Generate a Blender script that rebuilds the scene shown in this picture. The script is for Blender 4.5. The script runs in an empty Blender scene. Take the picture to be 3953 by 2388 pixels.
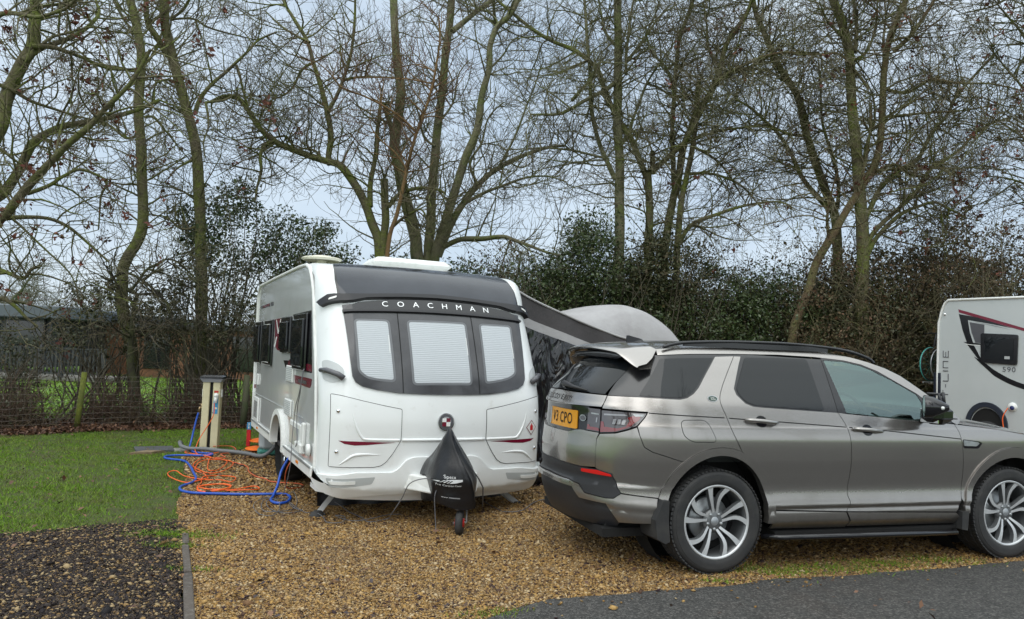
import bpy, bmesh, math, random
import numpy as np
from mathutils import Vector, Matrix, noise
random.seed(7); rng = np.random.default_rng(7)
C = bpy.context.scene.collection
SC = bpy.context.scene
# ---------------------------------------------------------------- camera, sky, sun
PIT, ROL, CAMH = .05570693, .03848612, 1.53863565
_c, _s = math.cos(PIT), math.sin(PIT)
_f = Vector((0, _c, _s)); _u = Vector((0, -_s, _c)); _x = Vector((1, 0, 0))
_rx = _x*math.cos(ROL)+_u*math.sin(ROL); _up = -_x*math.sin(ROL)+_u*math.cos(ROL)
cam = bpy.data.objects.new('camera', bpy.data.cameras.new('camera')); C.objects.link(cam)
m = Matrix((_rx, _up, -_f)).transposed().to_4x4(); m.translation = Vector((0, 0, CAMH)); cam.matrix_world = m
cam.data.sensor_width = 36; cam.data.lens = 2950.013/3953*36; cam.data.clip_end = 5000; cam.data.clip_start = .05
SC.camera = cam
SUN_EL, SUN_AZ = math.radians(48), math.radians(200)
w = bpy.data.worlds.new('World'); SC.world = w; w.use_nodes = True
nt = w.node_tree; nt.nodes.clear()
def _n(t, **k):
    n = nt.nodes.new(t)
    for a, b in k.items(): setattr(n, a, b)
    return n
sky = _n('ShaderNodeTexSky', sky_type='NISHITA', sun_disc=False, sun_elevation=SUN_EL, sun_rotation=SUN_AZ)
sky.air_density = 1.0; sky.dust_density = 2.0
bg = _n('ShaderNodeBackground'); bg.inputs[1].default_value = .12
out = _n('ShaderNodeOutputWorld')
tc = _n('ShaderNodeTexCoord'); mp = _n('ShaderNodeMapping'); mp.inputs['Scale'].default_value = (1, 1, 2.6)
nz = _n('ShaderNodeTexNoise'); nz.inputs['Scale'].default_value = 2.8; nz.inputs['Detail'].default_value = 5; nz.inputs['Roughness'].default_value = .55
cr = _n('ShaderNodeValToRGB'); cr.color_ramp.elements[0].position = .3; cr.color_ramp.elements[1].position = .75
cr.color_ramp.elements[0].color = (3.65, 4.55, 5.6, 1); cr.color_ramp.elements[1].color = (5.8, 6.6, 7.3, 1)
mx = _n('ShaderNodeMix', data_type='RGBA'); mx.inputs[0].default_value = .86
L = nt.links.new
L(tc.outputs['Generated'], mp.inputs[0]); L(mp.outputs[0], nz.inputs['Vector']); L(nz.outputs['Fac'], cr.inputs[0])
L(sky.outputs[0], mx.inputs[6]); L(cr.outputs[0], mx.inputs[7]); # an overcast sky is brighter overhead and towards the hidden sun behind the camera
sx = _n('ShaderNodeSeparateXYZ'); L(tc.outputs['Generated'], sx.inputs[0])
m1 = _n('ShaderNodeMapRange', interpolation_type='SMOOTHSTEP'); m1.inputs[1].default_value = .35; m1.inputs[2].default_value = .95; m1.inputs[3].default_value = 1; m1.inputs[4].default_value = 2.3; L(sx.outputs[2], m1.inputs[0])
m2 = _n('ShaderNodeMapRange', interpolation_type='SMOOTHSTEP'); m2.inputs[1].default_value = .4; m2.inputs[2].default_value = -1; m2.inputs[3].default_value = 0; m2.inputs[4].default_value = .75; L(sx.outputs[1], m2.inputs[0])
ma = _n('ShaderNodeMath', operation='ADD'); L(m1.outputs[0], ma.inputs[0]); L(m2.outputs[0], ma.inputs[1])
vm = _n('ShaderNodeVectorMath', operation='SCALE'); m3 = _n('ShaderNodeMath', operation='SUBTRACT'); m3.inputs[1].default_value = 1.0; m3.use_clamp = True; L(ma.outputs[0], m3.inputs[0])
mt2 = _n('ShaderNodeMix', data_type='RGBA'); mt2.inputs[7].default_value = (5.4, 5.75, 5.8, 1); L(m3.outputs[0], mt2.inputs[0]); L(mx.outputs[2], mt2.inputs[6]); L(mt2.outputs[2], vm.inputs[0]); L(ma.outputs[0], vm.inputs['Scale']); L(vm.outputs[0], bg.inputs[0]); L(bg.outputs[0], out.inputs[0])
sd = bpy.data.lights.new('sun', 'SUN'); sd.energy = .9; sd.angle = math.radians(55); sd.color = (1, .97, .93)
sun = bpy.data.objects.new('sun', sd); C.objects.link(sun)
dr = Vector((math.sin(SUN_AZ)*math.cos(SUN_EL), math.cos(SUN_AZ)*math.cos(SUN_EL), math.sin(SUN_EL)))
sun.rotation_euler = dr.to_track_quat('Z', 'Y').to_euler(); sun.location = (0, -10, 30)
SC.view_settings.view_transform = 'Standard'; SC.view_settings.look = 'None'; SC.view_settings.exposure = 0.30
SC.view_settings.gamma = 1; SC.view_settings.use_curve_mapping = False
SC.render.engine = 'CYCLES'
SC.cycles.max_bounces = 6; SC.cycles.transparent_max_bounces = 12
# ---------------------------------------------------------------- helpers
def tag(o, label=None, cat=None, group=None, kind=None):
    if label: o['label'] = label
    if cat: o['category'] = cat
    if group: o['group'] = group
    if kind: o['kind'] = kind
    return o
def thing(name, label, cat, loc=(0,0,0), rz=0, group=None):
    o = bpy.data.objects.new(name, None); C.objects.link(o); o.empty_display_size = .2
    o.location = loc; o.rotation_euler = (0, 0, rz)
    return tag(o, label, cat, group)
def link(name, me, mat, parent=None, smooth=False):
    o = bpy.data.objects.new(name, me); C.objects.link(o)
    for mm in (mat if isinstance(mat, (list, tuple)) else [mat]): me.materials.append(mm)
    if smooth: me.polygons.foreach_set('use_smooth', [True]*len(me.polygons))
    if parent is not None: o.parent = parent
    return o
def npmesh(name, V, F, mat, parent=None, smooth=False):
    """V (n,3), F (m,k) arrays: one mesh with k-gon faces"""
    V = np.asarray(V, np.float32); F = np.asarray(F, np.int32); me = bpy.data.meshes.new(name)
    me.vertices.add(len(V)); me.vertices.foreach_set('co', V.ravel())
    k = F.shape[1]; me.loops.add(F.size); me.loops.foreach_set('vertex_index', F.ravel())
    me.polygons.add(len(F)); me.polygons.foreach_set('loop_start', np.arange(0, F.size, k, dtype=np.int32))
    try: me.polygons.foreach_set('loop_total', np.full(len(F), k, np.int32))
    except Exception: pass
    me.update(calc_edges=True); me.validate()
    return link(name, me, mat, parent, smooth)
class MB:
    """collects simple solids, built as ONE mesh object"""
    def __init__(s): s.v = []; s.f = []
    def add(s, v, f):
        b = len(s.v); s.v += [tuple(map(float, p)) for p in v]; s.f += [tuple(b+i for i in q) for q in f]; return s
    def box(s, c, d, rz=0, M=None, bev=0):
        hx, hy, hz = d[0]/2, d[1]/2, d[2]/2
        if bev:
            b = min(bev, hx*.9, hy*.9, hz*.9); V = []; 
            for sz in (-1, 1):
                for lvl in ((hx-b, hy-b, hz), (hx, hy, hz-b)) if sz > 0 else ((hx-b, hy-b, hz), (hx, hy, hz-b)):
                    pass
            rings = [(-hz, hx-b, hy-b), (-hz+b, hx, hy), (hz-b, hx, hy), (hz, hx-b, hy-b)]
            for z, x, y in rings:
                cb = min(b, x*.9, y*.9)
                V += [(-x+cb, -y, z), (x-cb, -y, z), (x, -y+cb, z), (x, y-cb, z), (x-cb, y, z), (-x+cb, y, z), (-x, y-cb, z), (-x, -y+cb, z)]
            F = [tuple(reversed(range(8))), tuple(range(24, 32))]
            for r in range(3):
                for i in range(8):
                    j = (i+1) % 8; F.append((r*8+i, r*8+j, r*8+8+j, r*8+8+i))
        else:
            V = [(x*hx, y*hy, z*hz) for z in (-1, 1) for y in (-1, 1) for x in (-1, 1)]
            F = [(0,2,3,1), (4,5,7,6), (0,1,5,4), (1,3,7,5), (3,2,6,7), (2,0,4,6)]
        R = M or Matrix.Rotation(rz, 3, 'Z')
        V = [R @ Vector(p) + Vector(c) for p in V]
        return s.add(V, F)
    def tube(s, pts, r, n=8, cap=True, up=None):
        P = [Vector(p) for p in pts]; m = len(P); rr = r if isinstance(r, (list, tuple)) else [r]*m
        t0 = (P[1]-P[0]).normalized(); a = up or (Vector((0,0,1)) if abs(t0.z) < .9 else Vector((1,0,0)))
        nrm = t0.cross(a).normalized(); V = []
        for i in range(m):
            t = (P[min(i+1, m-1)]-P[max(i-1, 0)]).normalized()
            nrm = (nrm - t*nrm.dot(t)).normalized(); b = t.cross(nrm)
            for k in range(n):
                q = 2*math.pi*k/n; V.append(P[i]+(nrm*math.cos(q)+b*math.sin(q))*rr[i])
        F = [(i*n+k, i*n+(k+1) % n, (i+1)*n+(k+1) % n, (i+1)*n+k) for i in range(m-1) for k in range(n)]
        if cap: F += [tuple(reversed(range(n))), tuple((m-1)*n+k for k in range(n))]
        return s.add(V, F)
    def lathe(s, prof, n=32, M=None, c=(0,0,0)):
        """prof [(r, h)] turned about the local z axis, M rotates it"""
        V = []; R = M or Matrix.Identity(3)
        for r, h in prof:
            for k in range(n):
                q = 2*math.pi*k/n; V.append(R @ Vector((r*math.cos(q), r*math.sin(q), h)) + Vector(c))
        F = [(i*n+k, i*n+(k+1) % n, (i+1)*n+(k+1) % n, (i+1)*n+k) for i in range(len(prof)-1) for k in range(n)]
        return s.add(V, F)
    def prism(s, poly, axis, a, b):
        """2D polygon extruded along axis 0/1/2 from a to b"""
        n = len(poly)
        def P(p, h):
            q = list(p); q.insert(axis, h); return tuple(q)
        V = [P(p, a) for p in poly]+[P(p, b) for p in poly]
        F = [tuple(range(n)), tuple(reversed(range(n, 2*n)))]+[(i, i+n, (i+1) % n+n, (i+1) % n) for i in range(n)]
        return s.add(V, F)
    def build(s, name, mat, parent=None, smooth=False, bevel=0, fix=True):
        me = bpy.data.meshes.new(name); me.from_pydata(s.v, [], s.f); me.update()
        if fix:
            bm = bmesh.new(); bm.from_mesh(me); bmesh.ops.recalc_face_normals(bm, faces=bm.faces); bm.to_mesh(me); bm.free()
        o = link(name, me, mat, parent, smooth)
        if bevel:
            md = o.modifiers.new('bevel', 'BEVEL'); md.width = bevel; md.segments = 2; md.limit_method = 'ANGLE'; md.angle_limit = math.radians(40)
        if smooth == 'auto':
            e = o.modifiers.new('split', 'EDGE_SPLIT'); e.split_angle = math.radians(38)
        return o
def catmull(pts, n=6, closed=False):
    P = [np.array(p, float) for p in pts]; m = len(P); o = []
    for i in range(m if closed else m-1):
        p0 = P[(i-1) % m] if closed or i > 0 else P[i]; p1 = P[i]; p2 = P[(i+1) % m]
        p3 = P[(i+2) % m] if closed or i+2 < m else P[i+1]
        for k in range(n):
            t = k/n; o.append(tuple(.5*((2*p1)+(-p0+p2)*t+(2*p0-5*p1+4*p2-p3)*t*t+(-p0+3*p1-3*p2+p3)*t**3)))
    if not closed: o.append(tuple(P[-1]))
    return o
def rnd(poly, r=.02, n=4):
    """rounds every corner of a polygon"""
    P = [np.array(p, float) for p in poly]; m = len(P); o = []
    for i in range(m):
        a, b, c = P[i-1], P[i], P[(i+1) % m]; la, lc = np.linalg.norm(a-b), np.linalg.norm(c-b)
        if la < 1e-6 or lc < 1e-6: continue
        q = min(r, la*.45, lc*.45); s, e = b+(a-b)/la*q, b+(c-b)/lc*q
        for k in range(n+1):
            t = k/n; o.append(tuple((1-t)**2*s+2*t*(1-t)*b+t*t*e))
    return o
def inset(poly, g):
    P = np.array(poly, float); d = np.roll(P, -1, 0)-P; l = np.hypot(d[:,0], d[:,1])+1e-9; nn = np.stack([d[:,1], -d[:,0]], 1)/l[:,None]
    A = .5*np.sum(P[:,0]*np.roll(P[:,1], -1)-np.roll(P[:,0], -1)*P[:,1]); 
    if A > 0: nn = -nn
    v = nn+np.roll(nn, 1, 0); k = np.sum(v*v, 1)[:,None]; v = v*2/np.maximum(k, 1.0)
    return [tuple(p) for p in P+v*g*1.0]
def arc(cx, cz, rx, rz, a0, a1, n=24):
    return [(cx+rx*math.cos(math.radians(a0+(a1-a0)*i/n)), cz+rz*math.sin(math.radians(a0+(a1-a0)*i/n))) for i in range(n+1)]
def patch(name, poly, fn, mat, parent, off=0.0, thick=.015, step=.05, gap=0.0, smooth=True, holes=(), eps=.01, build=True):
    """a panel: the polygon (surface coordinates) laid on surface fn(u, v, off), with real edges 'thick' deep"""
    P = []
    for p in poly:
        if not P or abs(P[-1][0]-p[0])+abs(P[-1][1]-p[1]) > 1e-4: P.append(p)
    if abs(P[-1][0]-P[0][0])+abs(P[-1][1]-P[0][1]) < 1e-4: P.pop()
    if gap: P = inset(P, gap)
    bm = bmesh.new(); vs = [bm.verts.new((p[0], p[1], 0)) for p in P]
    ed = [bm.edges.new((vs[i], vs[(i+1) % len(vs)])) for i in range(len(vs))]
    for h in holes:
        hv = [bm.verts.new((p[0], p[1], 0)) for p in h]; ed += [bm.edges.new((hv[i], hv[(i+1) % len(hv)])) for i in range(len(hv))]
    if holes: bmesh.ops.triangle_fill(bm, use_beauty=True, use_dissolve=False, edges=ed)
    else:
        f = bm.faces.new(vs); bm.normal_update(); bmesh.ops.triangulate(bm, faces=[f], quad_method='BEAUTY', ngon_method='EAR_CLIP')
    sx, sy = step if isinstance(step, (tuple, list)) else (step, step)
    xs = [v.co.x for v in bm.verts]; ys = [v.co.y for v in bm.verts]
    for lo, hi, st, nn in ((min(xs), max(xs), sx, (1,0,0)), (min(ys), max(ys), sy, (0,1,0))):
        if not st: continue
        k = math.floor(lo/st)+1
        while k*st < hi-1e-5:
            co = (k*st+1.3e-6, 0, 0) if nn[0] else (0, k*st+1.3e-6, 0)
            bmesh.ops.bisect_plane(bm, geom=bm.verts[:]+bm.edges[:]+bm.faces[:], plane_co=co, plane_no=nn, dist=1e-6); k += 1
    bmesh.ops.triangulate(bm, faces=[f for f in bm.faces if len(f.verts) > 4])
    bm.verts.ensure_lookup_table(); bm.verts.index_update()
    UV = np.array([(v.co.x, v.co.y) for v in bm.verts]); W = fn(UV[:,0], UV[:,1], off); W2 = fn(UV[:,0], UV[:,1], off+eps)
    faces = [[v.index for v in f.verts] for f in bm.faces]
    bd = [(e.verts[0].index, e.verts[1].index, e.link_faces[0]) for e in bm.edges if len(e.link_faces) == 1]
    bdo = []
    for a, b, f in bd:
        L_ = [v.index for v in f.verts]; i = L_.index(a)
        bdo.append((a, b) if L_[(i+1) % len(L_)] == b else (b, a))
    sgn = 0.
    for f in faces[:400]:
        n_ = np.cross(W[f[1]]-W[f[0]], W[f[2]]-W[f[0]]); sgn += float(np.dot(n_, (W2-W)[f[0]]))
    if sgn < 0: faces = [f[::-1] for f in faces]; bdo = [(b, a) for a, b in bdo]
    V = [tuple(p) for p in W]; nf = len(faces)
    if thick:
        dn = (W2-W)/eps; idx = {}; 
        for a, b in bdo:
            for q in (a, b):
                if q not in idx: idx[q] = len(V); V.append(tuple(W[q])); V.append(tuple(W[q]-dn[q]*thick))
        faces += [[idx[a], idx[a]+1, idx[b]+1, idx[b]] for a, b in bdo]
    bm.free(); me = bpy.data.meshes.new(name); me.from_pydata(V, [], faces); me.update()
    o = link(name, me, mat, parent)
    if smooth:
        sm = np.zeros(len(faces), bool); sm[:nf] = True; me.polygons.foreach_set('use_smooth', sm)
        e = .003; u, v = UV[:,0], UV[:,1]; N_ = np.cross(fn(u+e, v, off)-fn(u-e, v, off), fn(u, v+e, off)-fn(u, v-e, off)); l_ = np.linalg.norm(N_, axis=1)
        if (l_ > 1e-9).all():
            N_ /= l_[:,None]; N_ *= np.sign(np.sum(N_*(W2-W), 1))[:,None]; ns = []; VV = np.array(V)
            for i_, f in enumerate(faces):
                if i_ < nf: ns += [tuple(N_[q]) for q in f]
                else: c_ = np.cross(VV[f[1]]-VV[f[0]], VV[f[2]]-VV[f[0]]); c_ = c_/(np.linalg.norm(c_)+1e-12); ns += [tuple(c_)]*len(f)
            me.normals_split_custom_set(ns)
    return o
# ---------------------------------------------------------------- materials
def mat(name, col=(.5,.5,.5), rough=.5, metal=0., coat=0., spec=.5, bump=None, var=None, island=None, trans=0, alpha=1, coatr=.05, emit=None, sheen=0, dirt=None):
    """var=(scale, colour2, lo, hi): noise mix; island=[colours]: random per island; bump=(scale, strength, dist)"""
    m = bpy.data.materials.new(name); m.use_nodes = True; t = m.node_tree; b = t.nodes['Principled BSDF']
    I = b.inputs; I['Base Color'].default_value = (*col, 1); I['Roughness'].default_value = rough; I['Metallic'].default_value = metal
    I['Coat Weight'].default_value = coat; I['Coat Roughness'].default_value = coatr; I['Specular IOR Level'].default_value = spec
    I['Transmission Weight'].default_value = trans
    if emit: I['Emission Color'].default_value = (*emit[0], 1); I['Emission Strength'].default_value = emit[1]
    N = t.nodes.new; Lk = t.links.new; cur = None
    tc = N('ShaderNodeTexCoord')
    if island:
        g = N('ShaderNodeNewGeometry'); r = N('ShaderNodeValToRGB'); r.color_ramp.interpolation = 'CONSTANT' if len(island) > 6 else 'LINEAR'
        e = r.color_ramp.elements; e[0].color = (*island[0], 1); e[-1].color = (*island[-1], 1)
        for i in range(1, len(island)-1):
            q = e.new(i/(len(island)-1)); q.color = (*island[i], 1)
        if r.color_ramp.interpolation == 'CONSTANT':
            for i, q in enumerate(e): q.position = i/len(island)
        Lk(g.outputs['Random Per Island'], r.inputs[0]); cur = r.outputs[0]
    for v in ([var] if var and not isinstance(var[0], (list, tuple)) else (var or [])):
        sc, c2, lo, hi = v[:4]
        n = N('ShaderNodeTexNoise'); n.inputs['Scale'].default_value = sc; n.inputs['Detail'].default_value = 6; n.inputs['Roughness'].default_value = .6
        Lk(tc.outputs['Object'], n.inputs['Vector']); mr = N('ShaderNodeMapRange'); mr.inputs[1].default_value = lo; mr.inputs[2].default_value = hi
        Lk(n.outputs['Fac'], mr.inputs[0]); x = N('ShaderNodeMix'); x.data_type = 'RGBA'; Lk(mr.outputs[0], x.inputs[0])
        if cur is None: x.inputs[6].default_value = (*col, 1)
        else: Lk(cur, x.inputs[6])
        x.inputs[7].default_value = (*c2, 1); cur = x.outputs[2]
    if cur is not None: Lk(cur, I['Base Color'])
    if bump:
        n = N('ShaderNodeTexNoise'); n.inputs['Scale'].default_value = bump[0]; n.inputs['Detail'].default_value = 5
        Lk(tc.outputs['Object'], n.inputs['Vector']); bb = N('ShaderNodeBump'); bb.inputs['Strength'].default_value = bump[1]; bb.inputs['Distance'].default_value = bump[2]
        Lk(n.outputs['Fac'], bb.inputs['Height']); Lk(bb.outputs[0], I['Normal'])
    return m
def glassmat(name, tint, amt):
    """clear pane: tinted transparency under a glossy face"""
    m = bpy.data.materials.new(name); m.use_nodes = True; t = m.node_tree; t.nodes.clear(); N = t.nodes.new
    o = N('ShaderNodeOutputMaterial'); mx_ = N('ShaderNodeMixShader'); tr = N('ShaderNodeBsdfTransparent'); gl = N('ShaderNodeBsdfGlossy'); fr = N('ShaderNodeFresnel'); ad = N('ShaderNodeMath'); ad.operation = 'ADD'
    tr.inputs[0].default_value = (*tint, 1); gl.inputs[0].default_value = (.62, .78, .76, 1); gl.inputs['Roughness'].default_value = .02
    fr.inputs[0].default_value = 1.5; ad.inputs[1].default_value = amt
    t.links.new(fr.outputs[0], ad.inputs[0]); t.links.new(ad.outputs[0], mx_.inputs[0]); t.links.new(tr.outputs[0], mx_.inputs[1]); t.links.new(gl.outputs[0], mx_.inputs[2]); t.links.new(mx_.outputs[0], o.inputs[0])
    return m
W_ = {}
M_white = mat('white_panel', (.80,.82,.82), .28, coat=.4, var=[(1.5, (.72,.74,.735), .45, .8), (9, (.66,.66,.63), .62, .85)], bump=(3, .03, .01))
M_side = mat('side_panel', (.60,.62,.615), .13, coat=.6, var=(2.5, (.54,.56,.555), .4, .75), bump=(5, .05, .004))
M_trim = mat('white_plastic', (.76,.77,.75), .35, var=(9, (.60,.61,.58), .5, .8))
M_cream = mat('cream_plastic', (.66,.64,.52), .4)
M_smoke = mat('smoked_acrylic', (.045,.045,.050), .07, coat=.0, var=(3, (.075,.075,.08), .4, .7), bump=(60, .015, .001))
M_roofg = mat('grey_acrylic', (.020,.024,.034), .07, coat=.0, var=(2.2, (.035,.040,.052), .35, .7), bump=(30, .02, .001))
M_blk = mat('gloss_black', (.010,.010,.012), .12, coat=.15)
M_mblk = mat('matt_black', (.022,.022,.025), .5, bump=(80, .1, .002))
M_red = mat('burgundy_decal', (.17,.008,.028), .22, coat=.4)
M_dgrey = mat('grey_decal', (.09,.09,.10), .25)
M_vent = mat('vent_grey', (.42,.44,.44), .5)
M_galv = mat('galvanised', (.42,.44,.45), .42, metal=.7, var=(14, (.25,.26,.27), .45, .7))
M_rub = mat('rubber', (.022,.022,.023), .72, var=[(7, (.045,.043,.04), .45, .75)], bump=(40, .25, .003))
M_chrome = mat('chrome', (.75,.76,.78), .08, metal=1)
M_dark = mat('dark_void', (.006,.006,.006), .9)
M_orange = mat('orange_sheath', (.80,.12,.012), .4)
M_blue = mat('blue_hose', (.012,.075,.42), .35)
M_gcable = mat('grey_cable', (.12,.12,.13), .5)
M_gpipe = mat('grey_pipe', (.14,.145,.15), .5, bump=(120, .3, .004))
# paint: metallic with flakes
def paintmat(name, col, dirt=True):
    m = mat(name, col, .26, metal=.85, coat=.75, coatr=.05); t = m.node_tree; b = t.nodes['Principled BSDF']; N = t.nodes.new; Lk = t.links.new
    tc = N('ShaderNodeTexCoord'); sp = N('ShaderNodeSeparateXYZ'); Lk(tc.outputs['Object'], sp.inputs[0])
    n = N('ShaderNodeTexNoise'); n.inputs['Scale'].default_value = 5; n.inputs['Detail'].default_value = 8; n.inputs['Roughness'].default_value = .7
    mpp = N('ShaderNodeMapping'); mpp.inputs['Scale'].default_value = (1.6, 1.6, .8); Lk(tc.outputs['Object'], mpp.inputs[0]); Lk(mpp.outputs[0], n.inputs['Vector'])
    # road film thrown up onto the lower panels
    a = N('ShaderNodeMapRange'); a.inputs[1].default_value = .62; a.inputs[2].default_value = .25; Lk(sp.outputs[2], a.inputs[0])
    mu = N('ShaderNodeMath'); mu.operation = 'MULTIPLY'; Lk(a.outputs[0], mu.inputs[0]); Lk(n.outputs['Fac'], mu.inputs[1])
    x = N('ShaderNodeMix'); x.data_type = 'RGBA'; x.inputs[6].default_value = (*col, 1); x.inputs[7].default_value = (.11,.095,.075, 1); Lk(mu.outputs[0], x.inputs[0]); Lk(x.outputs[2], b.inputs['Base Color'])
    r = N('ShaderNodeMapRange'); r.inputs[3].default_value = .25; r.inputs[4].default_value = .62; Lk(mu.outputs[0], r.inputs[0]); Lk(r.outputs[0], b.inputs['Roughness'])
    c = N('ShaderNodeMapRange'); c.inputs[3].default_value = .75; c.inputs[4].default_value = .1; Lk(mu.outputs[0], c.inputs[0]); Lk(c.outputs[0], b.inputs['Coat Weight'])
    return m
M_paint = paintmat('grey_metallic', (.335,.316,.300))
M_gshade = mat('privacy_glass', (.010,.012,.014), .02, spec=.42)
M_glass = glassmat('green_glass', (.42,.60,.54), .16)
def textmesh(s, size, font_scale=(1, 1), spacing=1.0, bold=0.0, ext=.002):
    cu = bpy.data.curves.new('lettering', 'FONT'); cu.body = s; cu.size = size; cu.align_x = 'CENTER'; cu.align_y = 'CENTER'
    cu.space_character = spacing; cu.offset = bold; cu.extrude = ext; cu.resolution_u = 3
    o = bpy.data.objects.new('lettering', cu); C.objects.link(o)
    dg = bpy.context.evaluated_depsgraph_get(); dg.update()
    me = bpy.data.meshes.new_from_object(o.evaluated_get(dg)); bpy.data.objects.remove(o); bpy.data.curves.remove(cu)
    for v in me.vertices: v.co.x *= font_scale[0]; v.co.y *= font_scale[1]
    me.materials.clear(); return me
def textflat(name, s, size, mat_, parent, mtx, **k):
    me = textmesh(s, size, **k); me.transform(mtx); return link(name, me, mat_, parent)
def textwarp(name, s, size, mat_, parent, fn, u0, v0, du=1, off=.003, ext=.002, rot=0, **k):
    """lettering laid on a curved surface"""
    me = textmesh(s, size, ext=0, **k); bm = bmesh.new(); bm.from_mesh(me)
    n = len(me.vertices); co = np.array([tuple(v.co) for v in me.vertices]); c, s_ = math.cos(rot), math.sin(rot)
    U = u0+du*(co[:,0]*c-co[:,1]*s_); V = v0+co[:,0]*s_+co[:,1]*c; P = fn(U, V, off)
    for v, p in zip(me.vertices, P): v.co = p
    bm.free(); return link(name, me, mat_, parent)
def smooth01(t): t = min(max(t, 0), 1); return t*t*(3-2*t)
def gz(x): return -0.1*smooth01((0.7-x)/1.2)
def gzv(x): t = np.clip((0.7-np.asarray(x))/1.2, 0, 1); return -0.1*t*t*(3-2*t)
CAR = (1.27074654+.08*0.28915, 6.46405668-.08*0.95729, 0.29334087); CVN = (-0.82104689, 7.87185093, 0.43860566)
def toworld(T, x, y, z=0):
    c, s = math.cos(T[2]), math.sin(T[2]); return (T[0]+x*c-y*s, T[1]+x*s+y*c, z)
def pch(x,xp,fp):
    # smooth interpolation (Fritsch-Carlson)
    xp=np.asarray(xp,float);fp=np.asarray(fp,float);x=np.asarray(x,float)
    h=np.diff(xp);d=np.diff(fp)/h
    m=np.zeros_like(fp)
    m[1:-1]=np.where(d[:-1]*d[1:]>0,2*d[:-1]*d[1:]/(d[:-1]+d[1:]+1e-30),0);m[0]=d[0];m[-1]=d[-1]
    xc=np.clip(x,xp[0],xp[-1]);i=np.clip(np.searchsorted(xp,xc)-1,0,len(h)-1)
    t=(xc-xp[i])/h[i];t2=t*t;t3=t2*t
    return (2*t3-3*t2+1)*fp[i]+(t3-2*t2+t)*h[i]*m[i]+(-2*t3+3*t2)*fp[i+1]+(t3-t2)*h[i]*m[i+1]
# ---- car outline
def _outline():
    t=np.linspace(0,np.pi/2,400); n=2.5
    xc,L,w=-.03,.955,.865
    rx=xc-L*np.cos(t)**(2/n); ry=-w*np.sin(t)**(2/n)
    t2=np.linspace(np.pi/2,0,400); n=2.4; xf,Lf=2.75,.84
    fx=xf+Lf*np.cos(t2)**(2/n); fy=-w*np.sin(t2)**(2/n)
    P=np.vstack([np.stack([rx,ry],1)[:-1],[[xc,-w]],[[1.3,-w-.006]],[[xf,-w]],np.stack([fx,fy],1)[1:]])
    s=np.r_[0,np.cumsum(np.hypot(*np.diff(P,axis=0).T))]
    i=np.argmin(abs(P[:,0])+10*(abs(P[:,1])<.9))
    s-=s[i]-P[i,0]
    return s,P
OS,OP=_outline(); UR,UF=OS[0],OS[-1]
_g=np.gradient(OP,OS,axis=0); ON=np.stack([_g[:,1],-_g[:,0]],1)
ZA=[.10,.24,.30,.36,.42,.448,.475,.53,.59,.70,.82,.95,1.04,1.07,1.12,1.2,1.3,1.4,1.5,1.58,1.66]
AA=[.20,.14,.075,.030,.024,.032,.019,.031,.037,.024,.007,.000,.012,.024,.040,.068,.115,.165,.215,.26,.34]
ZB=[.10,.24,.34,.44,.54,.60,.63,.70,.80,.95,1.10,1.16,1.20,1.26,1.40,1.58,1.66]
BB=[.22,.12,.05,.01,-.012,-.012,.02,.012,.006,.02,.030,.028,.045,.07,.20,.40,.52]
def CS(u,z,off=0.0):
    u=np.asarray(u,float);z=np.asarray(z,float)
    sgn=np.where(u<UR,-1.,1.);uu=np.where(u<UR,2*UR-u,u)
    x=np.interp(uu,OS,OP[:,0]);y=np.interp(uu,OS,OP[:,1]);nx=np.interp(uu,OS,ON[:,0]);ny=np.interp(uu,OS,ON[:,1])
    k=np.hypot(nx,ny)+1e-9;nx=nx/k;ny=ny/k
    a=pch(z,ZA,AA);b=pch(z,ZB,BB)
    b=np.where(nx>0,a*1.0,b)
    x=x-(b-off)*nx; y=y-(a-off)*ny
    return np.stack([x,y*sgn,z+0*x],-1)
# ---- caravan front / roof loft
CP=np.array([(-.40,.085),(-.46,.17),(-.50,.22),(-.52,.36),(-.53,.6),(-.535,.8),(-.52,1.0),(-.47,1.22),(-.36,1.5),(-.17,1.886),(-.09,2.02),(.0,2.14),(.13,2.26),(.3,2.355),(.5,2.405),(.8,2.425),(1.5,2.435),(3,2.435),(4.3,2.43),(4.6,2.42)],float)
_cs=np.r_[0,np.cumsum(np.hypot(*np.diff(CP,axis=0).T))]-.1; CVM=_cs[-1]
RV=[0,.1,.5,1.0,1.5,1.9,2.2,2.5,3.0,9]; RR_=[.25,.25,.25,.25,.28,.30,.22,.10,.05,.05]
RA=[.10,.10,.10,.10,.10,.10,.08,.04,.02,.02]
HWX=1.15
def VS(x,v,off=0.0):
    x=np.asarray(x,float);v=np.asarray(v,float)
    y=pch(v,_cs,CP[:,0]);z=pch(v,_cs,CP[:,1]);e=1e-3
    ty=pch(v+e,_cs,CP[:,0])-pch(v-e,_cs,CP[:,0]);tz=pch(v+e,_cs,CP[:,1])-pch(v-e,_cs,CP[:,1]);k=np.hypot(ty,tz)+1e-12
    ny,nz=-tz/k,ty/k   # outward (front: -y)
    r=np.interp(v,RV,RR_);A=np.interp(v,RV,RA)
    q=np.clip(np.abs(x)-(HWX-r),0,None);q=np.minimum(q,r*.9999)
    d=A*(x/HWX)**2+(r-np.sqrt(r*r-q*q))
    # offset outward incl. sideways at the corner
    sx=q/r
    return np.stack([x+off*sx*np.sign(x),y-(d-off*np.sqrt(1-sx*sx))*ny,z-(d-off*np.sqrt(1-sx*sx))*nz],-1)
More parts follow.
